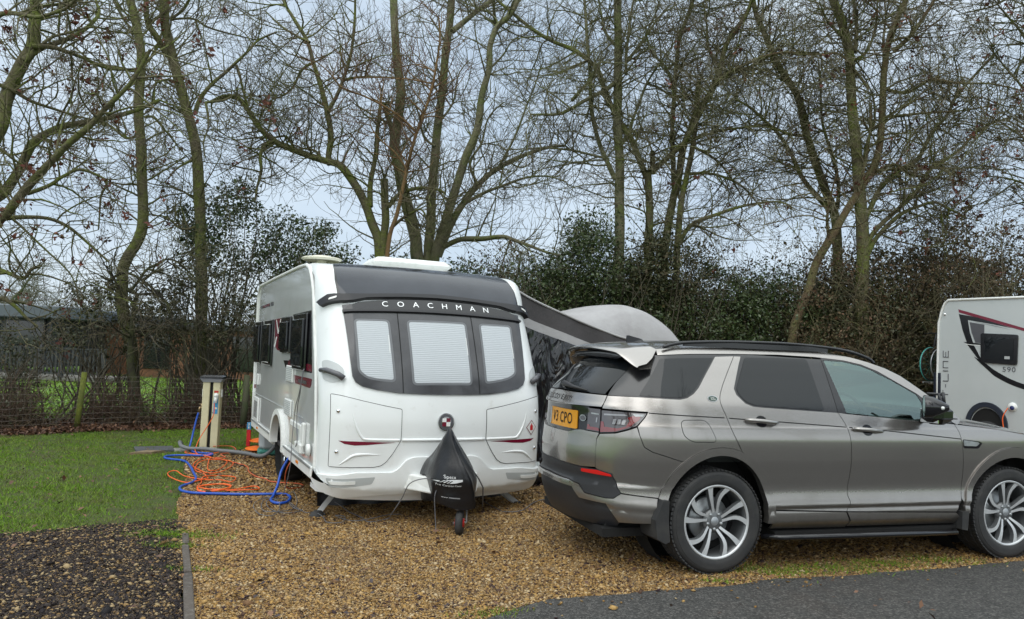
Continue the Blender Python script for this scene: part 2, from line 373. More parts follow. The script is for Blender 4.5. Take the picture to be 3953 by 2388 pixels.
TREES={'A':[[(-8.41,12.00,4.28,0.131),(-8.31,12.08,4.88,0.122),(-8.31,12.13,5.27,0.116),(-8.23,12.18,5.64,0.111),(-8.12,12.22,5.97,0.105),(-8.02,12.26,6.23,0.101),(-8.04,12.31,6.67,0.095),(-8.08,12.36,7.05,0.089),(-8.15,12.43,7.65,0.081),(-8.18,12.50,8.26,0.072)],
[(-8.65,12.00,3.43,0.095),(-8.33,12.23,3.76,0.087),(-8.23,12.36,4.03,0.082),(-8.17,12.47,4.30,0.078),(-8.13,12.61,4.66,0.072),(-8.02,12.70,4.85,0.068),(-7.77,12.85,5.06,0.062),(-7.44,13.01,5.20,0.055),(-6.80,13.34,5.55,0.041),(-6.48,13.50,5.80,0.033)],
[(-8.62,12.00,3.03,0.089),(-8.05,11.86,3.33,0.079),(-7.82,11.79,3.52,0.074),(-7.56,11.71,3.75,0.069),(-7.19,11.60,4.09,0.061),(-6.83,11.48,4.43,0.054),(-6.47,11.37,4.70,0.047),(-6.19,11.27,4.97,0.041),(-5.87,11.17,5.24,0.034),(-5.68,11.10,5.44,0.030),(-5.45,11.00,5.75,0.024)],
[(-8.34,12.00,3.28,0.043),(-8.10,12.09,3.37,0.039),(-7.91,12.15,3.40,0.037),(-7.55,12.27,3.39,0.031),(-7.26,12.37,3.28,0.027),(-7.00,12.48,3.07,0.023),(-6.70,12.60,2.80,0.017)],
[(-7.74,12.00,3.75,0.036),(-7.40,12.08,3.90,0.032),(-7.21,12.13,4.05,0.029),(-7.01,12.17,4.17,0.026),(-6.73,12.23,4.10,0.022),(-6.62,12.26,4.00,0.020),(-6.72,12.30,3.80,0.018),(-6.76,12.34,3.57,0.015),(-6.80,12.40,3.27,0.012)],
[(-8.35,12.00,2.55,0.043),(-8.01,11.89,2.52,0.038),(-7.75,11.80,2.45,0.034),(-7.54,11.73,2.40,0.031),(-7.41,11.67,2.53,0.028),(-7.23,11.60,2.58,0.025)],
[(-7.94,12.00,3.33,0.023),(-7.81,12.00,3.23,0.022),(-7.63,12.00,3.07,0.019),(-7.35,12.00,2.82,0.016),(-7.10,12.00,2.60,0.013),(-6.96,12.00,2.44,0.012),(-6.86,12.00,2.21,0.009),(-6.83,12.00,2.08,0.008)],
[(-8.58,12.00,6.41,0.049),(-8.29,11.85,6.53,0.044),(-7.92,11.70,6.53,0.039),(-7.47,11.51,6.42,0.033),(-7.12,11.36,6.42,0.029),(-6.82,11.21,6.46,0.024),(-6.50,11.00,6.66,0.018)],
[(-7.97,12.00,5.89,0.056),(-7.81,12.19,6.19,0.049),(-7.59,12.37,6.40,0.042),(-7.37,12.56,6.67,0.035),(-7.22,12.76,7.05,0.028),(-7.33,12.86,7.31,0.023),(-7.46,13.00,7.67,0.018)],
[(-7.85,12.00,6.13,0.043),(-7.61,12.20,6.21,0.038),(-7.33,12.43,6.19,0.032),(-7.08,12.63,6.10,0.026),(-6.88,12.78,6.09,0.022),(-6.57,13.00,6.20,0.016)],
[(-8.37,12.00,5.50,0.039),(-8.18,12.12,5.44,0.036),(-7.96,12.26,5.33,0.031),(-7.68,12.42,5.26,0.026),(-7.36,12.60,5.18,0.021),(-6.97,12.80,5.15,0.014)],
[(-8.23,12.00,1.89,0.049),(-8.08,12.05,2.08,0.041),(-7.91,12.10,1.98,0.033),(-7.76,12.15,1.79,0.025),(-7.58,12.20,1.63,0.017)],
[(-8.58,12.00,4.68,0.026),(-8.19,11.94,4.41,0.021),(-7.89,11.91,4.36,0.018),(-7.58,11.86,4.48,0.015),(-7.37,11.83,4.64,0.012),(-7.16,11.80,4.67,0.010)],
[(-7.97,12.00,5.89,0.030),(-7.70,12.21,6.36,0.025),(-7.47,12.33,6.53,0.022),(-7.15,12.48,6.71,0.018),(-6.84,12.63,6.68,0.015),(-6.43,12.80,6.73,0.010)]],
'B':[[(-7.55,15.50,0.34,0.127),(-7.71,15.50,1.39,0.123),(-7.88,15.50,2.10,0.119),(-7.93,15.50,2.65,0.117),(-7.94,15.50,2.91,0.116),(-7.83,15.50,3.21,0.115),(-7.67,15.50,3.48,0.113),(-7.58,15.50,3.82,0.112),(-7.63,15.50,4.38,0.109),(-7.71,15.50,4.90,0.107),(-7.76,15.50,5.46,0.105),(-7.81,15.50,6.07,0.102),(-7.84,15.50,6.77,0.099),(-7.85,15.50,7.43,0.096),(-7.96,15.50,7.91,0.094),(-8.08,15.50,8.31,0.093),(-8.19,15.50,8.61,0.091),(-8.33,15.50,9.41,0.088),(-8.42,15.50,10.21,0.085)],
[(-7.87,15.50,7.03,0.038),(-8.13,15.42,7.04,0.034),(-8.50,15.31,7.07,0.028),(-8.76,15.23,7.11,0.024),(-9.09,15.10,7.39,0.017),(-9.41,15.00,7.42,0.012)],
[(-7.79,15.50,5.72,0.034),(-8.12,15.60,5.65,0.030),(-8.56,15.73,5.93,0.025),(-8.97,15.84,5.99,0.020),(-9.54,16.00,5.80,0.013)],
[(-7.62,15.50,4.60,0.030),(-7.78,15.38,4.65,0.025),(-7.93,15.26,4.62,0.020),(-8.26,15.00,4.67,0.010)],
[(-7.86,15.50,7.08,0.034),(-7.70,15.73,7.53,0.027),(-7.67,15.96,8.07,0.019),(-7.72,16.20,8.69,0.011)],
[(-7.96,15.50,7.82,0.038),(-8.35,15.71,8.17,0.031),(-8.67,15.93,8.62,0.023),(-9.03,16.20,9.19,0.013)],
[(-7.72,15.50,6.07,0.030),(-7.56,15.61,6.11,0.027),(-7.41,15.79,5.91,0.022),(-7.23,16.02,5.62,0.016),(-7.07,16.20,5.41,0.011)]],
'C':[[(-6.44,16.00,0.79,0.131),(-6.47,16.00,1.66,0.128),(-6.54,16.00,2.84,0.124),(-6.61,16.00,3.63,0.121),(-6.69,16.00,4.52,0.118),(-6.78,16.00,5.28,0.115),(-6.95,16.00,6.08,0.112),(-7.16,16.00,6.75,0.110),(-7.42,16.00,7.42,0.107),(-7.61,16.00,8.09,0.105),(-7.69,16.00,8.78,0.102),(-7.77,16.00,9.70,0.099),(-7.80,16.00,10.53,0.096)],
[(-6.89,16.00,6.35,0.052),(-6.82,16.07,6.69,0.048),(-6.61,16.15,7.05,0.043),(-6.38,16.21,7.31,0.039),(-6.15,16.29,7.63,0.034),(-5.96,16.35,7.89,0.030),(-5.77,16.41,8.16,0.026),(-5.40,16.50,8.40,0.020)],
[(-7.56,16.00,7.55,0.074),(-7.70,15.87,7.85,0.068),(-7.86,15.74,8.15,0.062),(-7.87,15.58,8.57,0.054),(-7.86,15.40,9.02,0.046)],
[(-6.08,16.00,7.43,0.031),(-6.02,16.10,7.24,0.029),(-5.97,16.27,6.89,0.025),(-5.87,16.45,6.53,0.021),(-5.68,16.61,6.27,0.018),(-5.54,16.80,5.90,0.014)],
[(-7.55,16.00,8.35,0.035),(-7.31,16.00,8.56,0.030),(-7.19,16.00,8.80,0.026),(-7.08,16.00,9.08,0.022)],
[(-7.55,16.00,8.36,0.028),(-7.14,16.14,8.45,0.025),(-6.90,16.24,8.32,0.023),(-6.50,16.38,8.25,0.019),(-5.84,16.60,8.23,0.014)],
[(-6.68,16.00,6.59,0.031),(-6.48,15.76,6.02,0.022),(-6.47,15.58,5.62,0.016),(-6.36,15.40,5.23,0.011)],
[(-6.68,16.00,6.59,0.031),(-6.34,16.09,6.68,0.026),(-6.11,16.16,6.82,0.023),(-5.81,16.28,6.53,0.017),(-5.43,16.40,6.26,0.011)],
[(-7.17,16.00,6.97,0.031),(-7.37,15.67,6.94,0.024),(-7.50,15.40,6.70,0.018),(-7.44,15.00,6.18,0.010)],
[(-6.85,16.00,5.36,0.035),(-7.09,15.78,5.12,0.021),(-7.21,15.60,4.85,0.011)],
[(-6.67,16.00,3.94,0.035),(-6.96,15.86,3.82,0.027),(-7.25,15.70,4.04,0.018),(-7.46,15.60,4.04,0.013)]],
'D':[[(-7.05,14.50,0.63,0.070),(-7.15,14.50,1.02,0.062),(-7.20,14.50,1.52,0.053),(-7.19,14.50,1.82,0.047),(-7.20,14.50,2.12,0.041),(-7.17,14.50,2.32,0.037),(-7.16,14.50,2.40,0.036)],
[(-7.17,14.50,2.38,0.036),(-7.28,14.49,2.43,0.035),(-7.44,14.48,2.51,0.033),(-7.57,14.46,2.50,0.032),(-7.70,14.45,2.51,0.031),(-7.63,14.44,2.64,0.030),(-7.43,14.42,2.76,0.028),(-7.26,14.41,2.76,0.027),(-7.04,14.39,2.66,0.025),(-6.83,14.37,2.52,0.023),(-6.67,14.35,2.39,0.021),(-6.45,14.33,2.18,0.019),(-6.32,14.30,1.84,0.016)],
[(-7.24,14.50,2.46,0.032),(-7.18,14.54,2.60,0.030),(-7.11,14.59,2.77,0.028),(-7.03,14.63,2.88,0.026),(-6.90,14.68,2.97,0.024),(-6.73,14.73,3.08,0.022),(-6.55,14.79,3.04,0.020),(-6.42,14.84,2.91,0.017),(-6.23,14.91,2.72,0.014),(-6.03,15.00,2.48,0.010)],
[(-7.20,14.50,1.72,0.030),(-7.04,14.60,1.63,0.026),(-6.80,14.75,1.50,0.021),(-6.55,14.90,1.37,0.016),(-6.39,15.00,1.29,0.012)],
[(-6.60,14.50,3.02,0.014),(-6.54,14.60,2.96,0.013),(-6.43,14.72,2.96,0.011),(-6.34,14.88,3.10,0.008),(-6.28,15.00,3.22,0.006)],
[(-7.08,14.50,2.64,0.016),(-6.86,14.40,2.46,0.014),(-6.55,14.26,2.29,0.011),(-6.31,14.12,2.01,0.008),(-6.12,14.00,1.76,0.006)]],
'E':[[(-2.94,17.00,2.14,0.134),(-2.99,17.00,3.16,0.122),(-3.06,17.00,3.85,0.114),(-3.21,17.00,4.26,0.108),(-3.33,17.00,4.63,0.104),(-3.51,17.00,4.99,0.099),(-3.75,17.00,5.32,0.094),(-4.01,17.00,5.58,0.090),(-4.35,17.00,5.67,0.086),(-4.77,17.00,5.82,0.081),(-5.19,17.00,5.97,0.075),(-5.48,17.00,6.08,0.071),(-5.83,17.00,6.36,0.066),(-6.14,17.00,6.77,0.060),(-6.36,17.00,7.01,0.056),(-6.65,17.00,7.05,0.053),(-6.97,17.00,6.91,0.049)],
[(-4.22,17.00,5.59,0.077),(-4.28,17.02,5.80,0.075),(-4.28,17.09,6.37,0.070),(-4.38,17.15,6.89,0.065),(-4.52,17.20,7.32,0.060),(-4.74,17.27,7.98,0.054),(-4.92,17.34,8.52,0.048),(-5.26,17.40,9.01,0.043),(-5.55,17.45,9.42,0.038),(-5.76,17.50,9.83,0.033)],
[(-4.34,17.00,6.80,0.049),(-4.16,16.94,7.08,0.046),(-3.99,16.86,7.48,0.043),(-3.83,16.76,7.95,0.038),(-3.78,16.67,8.41,0.035),(-3.75,16.58,8.87,0.031),(-3.74,16.50,9.25,0.028)],
[(-5.46,17.00,6.09,0.057),(-5.65,16.91,5.97,0.051),(-5.72,16.80,5.69,0.044),(-5.64,16.67,5.33,0.036),(-5.67,16.53,4.93,0.027),(-5.65,16.40,4.58,0.020)],
[(-2.93,17.00,3.16,0.094),(-2.95,17.00,3.90,0.092),(-2.92,17.00,4.40,0.091),(-2.95,17.00,4.81,0.090),(-2.99,17.00,5.29,0.089)],
[(-3.27,17.00,4.67,0.069),(-3.32,17.14,5.24,0.063),(-3.28,17.24,5.69,0.058),(-3.24,17.35,6.14,0.054),(-3.26,17.41,6.41,0.051),(-3.25,17.50,6.83,0.047),(-3.23,17.60,7.25,0.042)],
[(-2.86,17.00,4.69,0.057),(-2.64,16.87,4.92,0.050),(-2.39,16.75,5.01,0.045),(-2.01,16.60,5.05,0.037),(-1.71,16.48,4.99,0.031),(-1.54,16.40,4.90,0.027)],
[(-2.79,17.00,4.19,0.045),(-2.53,16.81,4.38,0.037),(-2.27,16.65,4.50,0.030),(-2.06,16.52,4.55,0.024),(-1.92,16.40,4.37,0.020)],
[(-4.71,17.00,7.92,0.037),(-4.97,17.07,7.77,0.033),(-5.19,17.17,7.37,0.027),(-5.45,17.24,7.17,0.023),(-5.76,17.31,7.06,0.019),(-5.98,17.40,6.73,0.015)],
[(-5.06,17.00,5.93,0.033),(-5.27,17.10,6.23,0.028),(-5.68,17.23,6.22,0.024),(-6.10,17.35,6.24,0.019),(-6.62,17.50,6.22,0.013)],
[(-4.43,17.00,5.75,0.033),(-4.59,16.95,5.90,0.027),(-4.90,16.88,5.95,0.020),(-5.22,16.80,6.08,0.012)],
[(-4.82,17.00,8.38,0.037),(-5.26,17.17,8.65,0.029),(-5.66,17.33,8.92,0.022),(-6.03,17.50,9.29,0.015)],
[(-4.03,17.00,7.53,0.037),(-3.73,17.14,7.67,0.031),(-3.35,17.30,7.75,0.024),(-2.87,17.50,7.84,0.015)]],
'F':[[(-2.67,16.00,2.49,0.057),(-2.69,16.00,3.38,0.052),(-2.62,16.00,3.92,0.048),(-2.49,16.00,4.36,0.046),(-2.41,16.00,5.02,0.041),(-2.31,16.00,5.50,0.038),(-2.18,16.00,6.09,0.035),(-2.01,16.00,6.61,0.031),(-1.84,16.00,7.21,0.028),(-1.79,16.00,7.81,0.024),(-1.77,16.00,8.21,0.022),(-1.81,16.00,8.61,0.019)],
[(-2.19,16.00,6.13,0.031),(-2.50,15.93,6.41,0.028),(-2.77,15.88,6.58,0.025),(-3.11,15.82,6.74,0.023),(-3.38,15.77,6.84,0.021),(-3.72,15.72,6.92,0.018),(-4.02,15.65,7.23,0.015),(-4.25,15.60,7.40,0.013)],
[(-2.36,16.00,5.34,0.025),(-2.62,15.92,5.66,0.021),(-2.93,15.85,5.90,0.017),(-3.12,15.78,6.19,0.014),(-3.09,15.70,6.63,0.009)],
[(-1.84,16.00,7.17,0.019),(-2.24,16.05,7.25,0.017),(-2.64,16.09,7.29,0.014),(-3.20,16.15,7.33,0.010),(-3.61,16.20,7.33,0.008)]],
'G':[[(-2.08,18.00,2.21,0.172),(-2.19,18.00,3.07,0.163),(-2.30,18.00,3.77,0.156),(-2.34,18.00,4.16,0.152),(-2.52,18.00,4.67,0.147),(-2.70,18.00,5.24,0.141),(-2.86,18.00,5.89,0.134),(-2.96,18.00,6.42,0.129),(-2.87,18.00,7.04,0.123),(-2.85,18.00,7.67,0.117),(-2.99,18.00,8.33,0.110),(-3.07,18.00,9.00,0.104),(-3.12,18.00,9.68,0.097),(-3.18,18.00,10.35,0.090)],
[(-3.00,18.00,6.64,0.065),(-3.11,17.89,7.00,0.059),(-3.19,17.80,7.30,0.055)],
[(-1.98,18.00,2.87,0.129),(-2.04,18.05,3.78,0.125),(-2.01,18.08,4.40,0.122),(-2.04,18.12,5.07,0.119),(-2.00,18.16,5.97,0.114),(-1.98,18.21,6.87,0.110),(-1.92,18.26,7.79,0.106),(-1.85,18.30,8.72,0.102),(-1.77,18.34,9.42,0.098),(-1.78,18.37,10.13,0.095),(-1.79,18.40,10.70,0.092)],
[(-1.69,18.00,9.19,0.073),(-1.28,18.24,9.68,0.065),(-0.95,18.42,10.02,0.059),(-0.65,18.60,10.42,0.053)],
[(-1.89,18.00,8.98,0.030),(-2.05,18.00,9.27,0.024),(-2.21,18.00,9.51,0.019)],
[(-1.92,18.00,2.87,0.133),(-1.86,17.93,3.77,0.124),(-1.69,17.87,4.38,0.118),(-1.50,17.81,5.11,0.111),(-1.23,17.73,6.02,0.101),(-1.00,17.67,6.75,0.094),(-0.90,17.61,7.52,0.086),(-0.75,17.56,8.12,0.080),(-0.73,17.51,8.67,0.075),(-0.58,17.47,9.14,0.070),(-0.33,17.44,9.40,0.067),(-0.14,17.40,9.82,0.062)],
[(-0.62,18.00,9.32,0.047),(-0.69,17.71,9.60,0.039),(-0.71,17.40,9.89,0.029)],
[(-1.80,18.00,3.74,0.108),(-1.54,18.07,4.51,0.094),(-1.24,18.14,5.10,0.084),(-0.93,18.18,5.52,0.075),(-0.47,18.24,5.96,0.065),(0.01,18.29,6.26,0.055),(0.63,18.35,6.52,0.044),(1.16,18.40,6.64,0.035)],
[(-0.46,18.00,5.90,0.039),(-0.14,18.17,6.62,0.032),(0.14,18.35,7.45,0.025),(0.35,18.48,8.05,0.021),(0.51,18.60,8.65,0.016)],
[(-1.68,18.00,3.96,0.073),(-1.25,17.84,4.15,0.065),(-0.73,17.66,4.17,0.056),(-0.26,17.50,4.20,0.048),(0.08,17.37,4.07,0.042),(0.67,17.15,3.85,0.031),(1.07,17.00,3.77,0.024)],
[(-1.21,18.00,5.03,0.047),(-0.73,17.83,5.28,0.041),(-0.22,17.66,5.43,0.034),(0.20,17.52,5.55,0.028),(0.70,17.35,5.57,0.022),(1.15,17.20,5.43,0.016)],
[(-0.92,18.00,5.48,0.039),(-1.13,18.14,5.99,0.034),(-0.89,18.30,6.58,0.028),(-0.75,18.47,7.27,0.021),(-0.40,18.60,7.69,0.016)],
[(-0.77,18.00,8.28,0.030),(-0.44,18.20,8.74,0.024),(-0.19,18.38,9.18,0.018),(0.30,18.60,9.57,0.011)],
[(-1.98,18.00,6.37,0.034),(-2.30,18.15,6.66,0.029),(-2.49,18.38,7.36,0.021),(-2.77,18.60,7.97,0.013)],
[(-1.94,18.00,6.90,0.034),(-1.64,18.22,7.52,0.027),(-1.55,18.44,8.24,0.019),(-1.31,18.60,8.72,0.013)]],
'H':[[(2.35,17.30,2.50,0.132),(2.36,17.30,3.65,0.126),(2.38,17.30,4.41,0.122),(2.36,17.30,5.13,0.118),(2.36,17.30,5.86,0.114),(2.29,17.30,6.59,0.110),(2.25,17.30,7.32,0.106),(2.21,17.30,8.05,0.103),(2.20,17.30,8.79,0.099),(2.19,17.30,9.78,0.093),(2.19,17.30,10.48,0.090)],
[(2.25,17.30,5.57,0.061),(2.10,17.34,5.91,0.059),(1.90,17.40,6.35,0.056),(1.75,17.45,6.86,0.053),(1.64,17.52,7.46,0.050),(1.60,17.59,8.14,0.046),(1.56,17.65,8.66,0.043),(1.50,17.73,9.45,0.038),(1.43,17.80,10.14,0.034)],
[(2.42,17.30,8.01,0.043),(2.38,17.15,8.49,0.036),(2.44,16.99,9.01,0.030),(2.49,16.81,9.56,0.023),(2.51,16.70,9.90,0.018)],
[(2.32,17.30,6.34,0.043),(2.56,17.38,6.77,0.039),(2.76,17.48,7.40,0.034),(2.95,17.57,7.93,0.029),(3.40,17.69,8.65,0.023),(3.75,17.80,9.26,0.017)],
[(2.32,17.30,7.96,0.061),(1.93,17.17,7.60,0.053),(1.45,17.03,7.25,0.044),(0.98,16.89,6.94,0.035),(0.51,16.76,6.88,0.027),(0.27,16.70,6.85,0.023)],
[(1.19,17.30,7.37,0.047),(1.44,17.02,7.58,0.041),(1.64,16.77,7.78,0.035),(1.66,16.60,7.96,0.032)],
[(2.21,17.30,8.64,0.043),(1.92,17.47,9.10,0.034),(1.83,17.63,9.62,0.026),(1.73,17.80,10.20,0.017)],
[(2.41,17.30,8.31,0.047),(2.71,17.44,8.77,0.039),(3.12,17.63,9.42,0.027),(3.53,17.80,9.97,0.017)],
[(2.09,17.30,6.04,0.033),(1.62,17.37,6.14,0.030),(1.09,17.45,6.24,0.026),(0.37,17.55,6.28,0.020),(-0.21,17.64,6.09,0.016),(-0.59,17.70,5.84,0.012)]],
'I':[[(3.04,17.20,2.52,0.108),(3.03,17.20,3.71,0.101),(3.02,17.20,4.90,0.094),(2.97,17.20,5.62,0.090),(2.94,17.20,5.76,0.089)],
[(3.09,17.20,5.72,0.075),(3.04,17.06,5.92,0.066),(3.00,16.90,6.16,0.055)],
[(2.95,17.20,5.62,0.080),(2.75,17.24,6.10,0.076),(2.55,17.27,6.59,0.072),(2.26,17.31,7.03,0.068),(1.95,17.35,7.62,0.062),(1.75,17.39,8.17,0.058),(1.25,17.44,8.61,0.053),(0.76,17.47,8.81,0.048),(0.26,17.51,9.10,0.044),(-0.45,17.57,9.65,0.037),(-0.75,17.60,9.91,0.034)],
[(3.09,17.20,5.77,0.066),(3.40,17.14,6.10,0.062),(3.76,17.08,6.44,0.058),(4.01,17.01,6.95,0.053),(4.22,16.95,7.42,0.049),(4.48,16.88,7.84,0.045),(4.97,16.81,8.17,0.040),(5.70,16.71,8.40,0.034),(6.08,16.66,8.42,0.031),(6.57,16.60,8.44,0.027)],
[(3.88,17.20,6.47,0.038),(4.32,17.07,6.65,0.032),(4.80,16.93,6.77,0.027),(5.45,16.75,6.76,0.019),(5.95,16.60,6.58,0.014)],
[(2.75,17.20,6.09,0.028),(2.53,17.04,6.19,0.021),(2.39,16.80,6.45,0.011)]],
'J':[[(3.46,17.50,3.04,0.110),(3.51,17.50,4.34,0.100),(3.60,17.50,5.08,0.095),(3.73,17.50,5.72,0.090),(3.82,17.50,6.36,0.085),(4.04,17.50,6.96,0.080),(4.22,17.50,7.36,0.077),(4.45,17.50,7.77,0.074),(4.64,17.50,8.37,0.069),(4.82,17.50,8.98,0.064),(5.15,17.50,9.49,0.060),(5.38,17.50,10.00,0.056),(5.52,17.50,10.41,0.053)],
[(4.04,17.50,6.96,0.081),(4.09,17.36,7.41,0.072),(4.08,17.20,7.92,0.061)],
[(3.64,17.50,5.47,0.067),(3.61,17.55,6.07,0.064),(3.60,17.63,6.98,0.058),(3.66,17.71,8.01,0.053),(3.75,17.79,9.06,0.047),(3.97,17.86,9.81,0.042),(4.10,17.90,10.35,0.039)],
[(4.64,17.50,8.37,0.043),(4.43,17.70,8.84,0.036),(4.43,17.95,9.56,0.027),(4.37,18.20,10.29,0.017)],
[(3.58,17.50,7.83,0.043),(3.33,17.31,8.25,0.034),(2.95,17.12,8.55,0.026),(2.80,16.90,9.04,0.016)],
[(4.69,17.50,8.17,0.053),(5.22,17.65,8.40,0.043),(5.70,17.80,8.68,0.033),(6.31,18.00,9.19,0.020)]],
'K':[[(3.72,17.20,2.79,0.089),(3.71,17.20,3.97,0.081),(3.74,17.20,4.93,0.075),(3.85,17.20,5.65,0.069),(3.98,17.20,6.38,0.064),(4.04,17.20,6.87,0.061)],
[(3.75,17.20,4.16,0.056),(3.96,17.12,4.54,0.050),(4.45,17.02,4.78,0.043),(5.06,16.90,4.99,0.033),(5.78,16.77,5.07,0.023),(6.11,16.70,4.93,0.018)],
[(3.88,17.20,5.75,0.042),(4.30,17.28,5.79,0.037),(4.71,17.36,5.72,0.032),(5.22,17.47,5.52,0.025),(5.71,17.60,5.08,0.017)],
[(3.98,17.20,6.38,0.038),(4.50,17.36,6.15,0.030),(4.90,17.52,5.77,0.023),(5.30,17.70,5.28,0.015)]],
'L':[[(6.08,16.45,2.15,0.103),(6.38,16.45,3.11,0.098),(6.55,16.45,3.71,0.095),(6.77,16.45,4.17,0.092),(7.03,16.45,4.64,0.090),(7.30,16.45,5.11,0.087),(7.56,16.45,5.53,0.084),(7.81,16.45,6.00,0.082),(7.92,16.45,6.56,0.079),(7.95,16.45,7.26,0.075),(7.95,16.45,7.96,0.072),(8.05,16.45,8.67,0.068),(8.25,16.45,9.19,0.065),(8.44,16.45,9.63,0.063),(8.57,16.45,10.11,0.061)],
[(8.17,16.45,8.46,0.058),(8.50,16.29,8.81,0.048),(8.73,16.14,9.22,0.038),(8.84,16.05,9.46,0.033),(8.89,15.95,9.78,0.026)],
[(7.56,16.45,5.53,0.049),(7.97,16.54,5.85,0.044),(8.37,16.62,5.97,0.039),(8.79,16.71,5.78,0.034),(9.41,16.82,5.78,0.027),(10.14,16.95,5.70,0.019)],
[(7.47,16.45,5.48,0.045),(7.55,16.34,6.10,0.035),(7.58,16.23,6.72,0.025),(7.54,16.15,7.19,0.018)],
[(6.81,16.45,4.27,0.040),(6.67,16.23,4.68,0.032),(6.65,15.99,5.13,0.022),(6.67,15.75,5.56,0.013)],
[(7.95,16.45,7.63,0.040),(8.40,16.34,7.52,0.036),(8.87,16.20,7.77,0.031),(9.42,16.06,7.69,0.026),(9.96,15.92,7.62,0.021),(10.57,15.75,7.40,0.015)],
[(7.63,16.45,7.60,0.036),(7.31,16.37,7.95,0.032),(6.91,16.28,8.27,0.028),(6.42,16.20,8.22,0.025),(6.03,16.14,8.18,0.022),(5.56,16.06,8.18,0.018),(4.90,15.95,7.93,0.013)],
[(7.99,16.45,8.06,0.040),(8.03,16.63,8.74,0.031),(8.15,16.80,9.39,0.022),(8.17,16.95,10.00,0.014)],
[(7.91,16.45,6.98,0.036),(8.32,16.36,7.02,0.032),(8.89,16.24,7.05,0.026),(9.61,16.08,7.09,0.019),(10.20,15.95,7.18,0.013)]],
'M':[[(7.59,16.50,1.99,0.162),(7.57,16.50,3.12,0.152),(7.57,16.50,3.80,0.146),(7.55,16.50,4.58,0.139),(7.49,16.50,5.40,0.132),(7.39,16.50,6.32,0.123),(7.29,16.50,7.25,0.115),(7.23,16.50,8.19,0.107),(7.11,16.50,8.75,0.102),(6.99,16.50,9.21,0.098),(6.84,16.50,9.59,0.094),(6.74,16.50,10.06,0.090)],
[(7.55,16.50,4.30,0.068),(7.64,16.54,4.72,0.064),(7.79,16.57,5.04,0.062),(8.01,16.61,5.45,0.058),(8.40,16.66,5.80,0.054),(8.88,16.71,6.16,0.049),(9.19,16.77,6.75,0.044),(9.59,16.83,7.26,0.039),(9.80,16.86,7.66,0.036),(10.35,16.94,8.28,0.029),(10.87,17.00,8.86,0.023)],
[(7.57,16.50,3.89,0.063),(7.67,16.46,4.25,0.059),(7.88,16.41,4.58,0.056),(8.25,16.35,4.94,0.050),(8.62,16.29,5.31,0.045),(8.94,16.22,5.85,0.039),(9.43,16.15,6.22,0.033),(9.84,16.08,6.67,0.027),(10.45,16.00,6.94,0.020)],
[(7.57,16.50,3.71,0.063),(7.76,16.44,4.21,0.055),(8.03,16.40,4.58,0.048),(8.34,16.35,4.86,0.042),(8.68,16.31,5.02,0.036),(9.00,16.28,5.12,0.031),(9.31,16.24,4.96,0.025),(9.61,16.20,4.79,0.020)],
[(7.34,16.50,8.43,0.054),(7.44,16.69,9.12,0.045),(7.44,16.86,9.78,0.036),(7.47,17.00,10.34,0.028)],
[(7.50,16.50,5.50,0.054),(7.72,16.70,6.39,0.040),(7.97,16.87,7.11,0.028),(7.98,17.00,7.73,0.019)],
[(7.23,16.50,8.19,0.045),(7.49,16.38,8.38,0.038),(7.63,16.19,8.87,0.028),(7.58,16.00,9.38,0.017)],
[(7.08,16.50,8.75,0.041),(6.60,16.23,8.99,0.027),(6.32,16.00,9.29,0.015)]],
'N':[[(7.47,17.50,2.23,0.134),(7.45,17.50,3.67,0.121),(7.38,17.50,4.88,0.110),(7.13,17.50,5.60,0.103),(6.88,17.50,6.28,0.096),(6.67,17.50,6.96,0.090),(6.49,17.50,7.65,0.083),(6.26,17.50,8.04,0.079),(5.96,17.50,8.52,0.074),(5.70,17.50,9.11,0.068),(5.45,17.50,9.70,0.063),(5.34,17.50,10.30,0.057)],
[(7.28,17.50,5.07,0.072),(6.91,17.43,5.43,0.064),(6.53,17.35,5.84,0.057),(6.25,17.26,6.34,0.048),(5.93,17.19,6.75,0.041),(5.52,17.11,7.05,0.034),(5.21,17.06,7.30,0.029),(4.86,17.00,7.47,0.023)],
[(7.43,17.50,5.13,0.053),(7.37,17.39,5.83,0.045),(6.94,17.21,6.99,0.033),(6.83,17.08,7.81,0.024),(6.74,17.00,8.36,0.019)],
[(6.77,17.50,6.82,0.043),(6.34,17.64,6.89,0.036),(5.85,17.81,7.12,0.027),(5.26,18.00,7.11,0.017)],
[(6.26,17.50,8.04,0.043),(5.76,17.77,8.47,0.029),(5.23,18.00,8.53,0.017)]],
'R':[[(11.60,16.00,2.79,0.087),(11.47,16.00,4.11,0.078),(11.34,16.00,5.44,0.069),(11.26,16.00,6.79,0.060),(11.17,16.00,8.15,0.050),(11.08,16.00,9.52,0.041),(11.03,16.00,10.44,0.035)],
[(11.30,16.00,5.89,0.044),(10.77,15.80,6.27,0.033),(10.09,15.57,6.62,0.021),(9.55,15.40,6.80,0.013)],
[(11.26,16.00,6.70,0.044),(10.97,16.24,7.54,0.032),(10.64,16.43,8.15,0.022),(10.38,16.60,8.73,0.014)],
[(11.17,16.00,7.92,0.044),(10.60,15.81,8.60,0.029),(10.16,15.69,8.98,0.020),(9.84,15.60,9.28,0.013)],
[(11.34,16.00,5.00,0.039),(11.06,16.23,5.48,0.030),(10.72,16.40,5.69,0.022),(10.30,16.60,5.81,0.014)],
[(11.08,16.00,9.24,0.039),(10.58,16.00,9.59,0.030),(10.00,16.00,9.34,0.021),(9.46,16.00,9.18,0.013)]]}
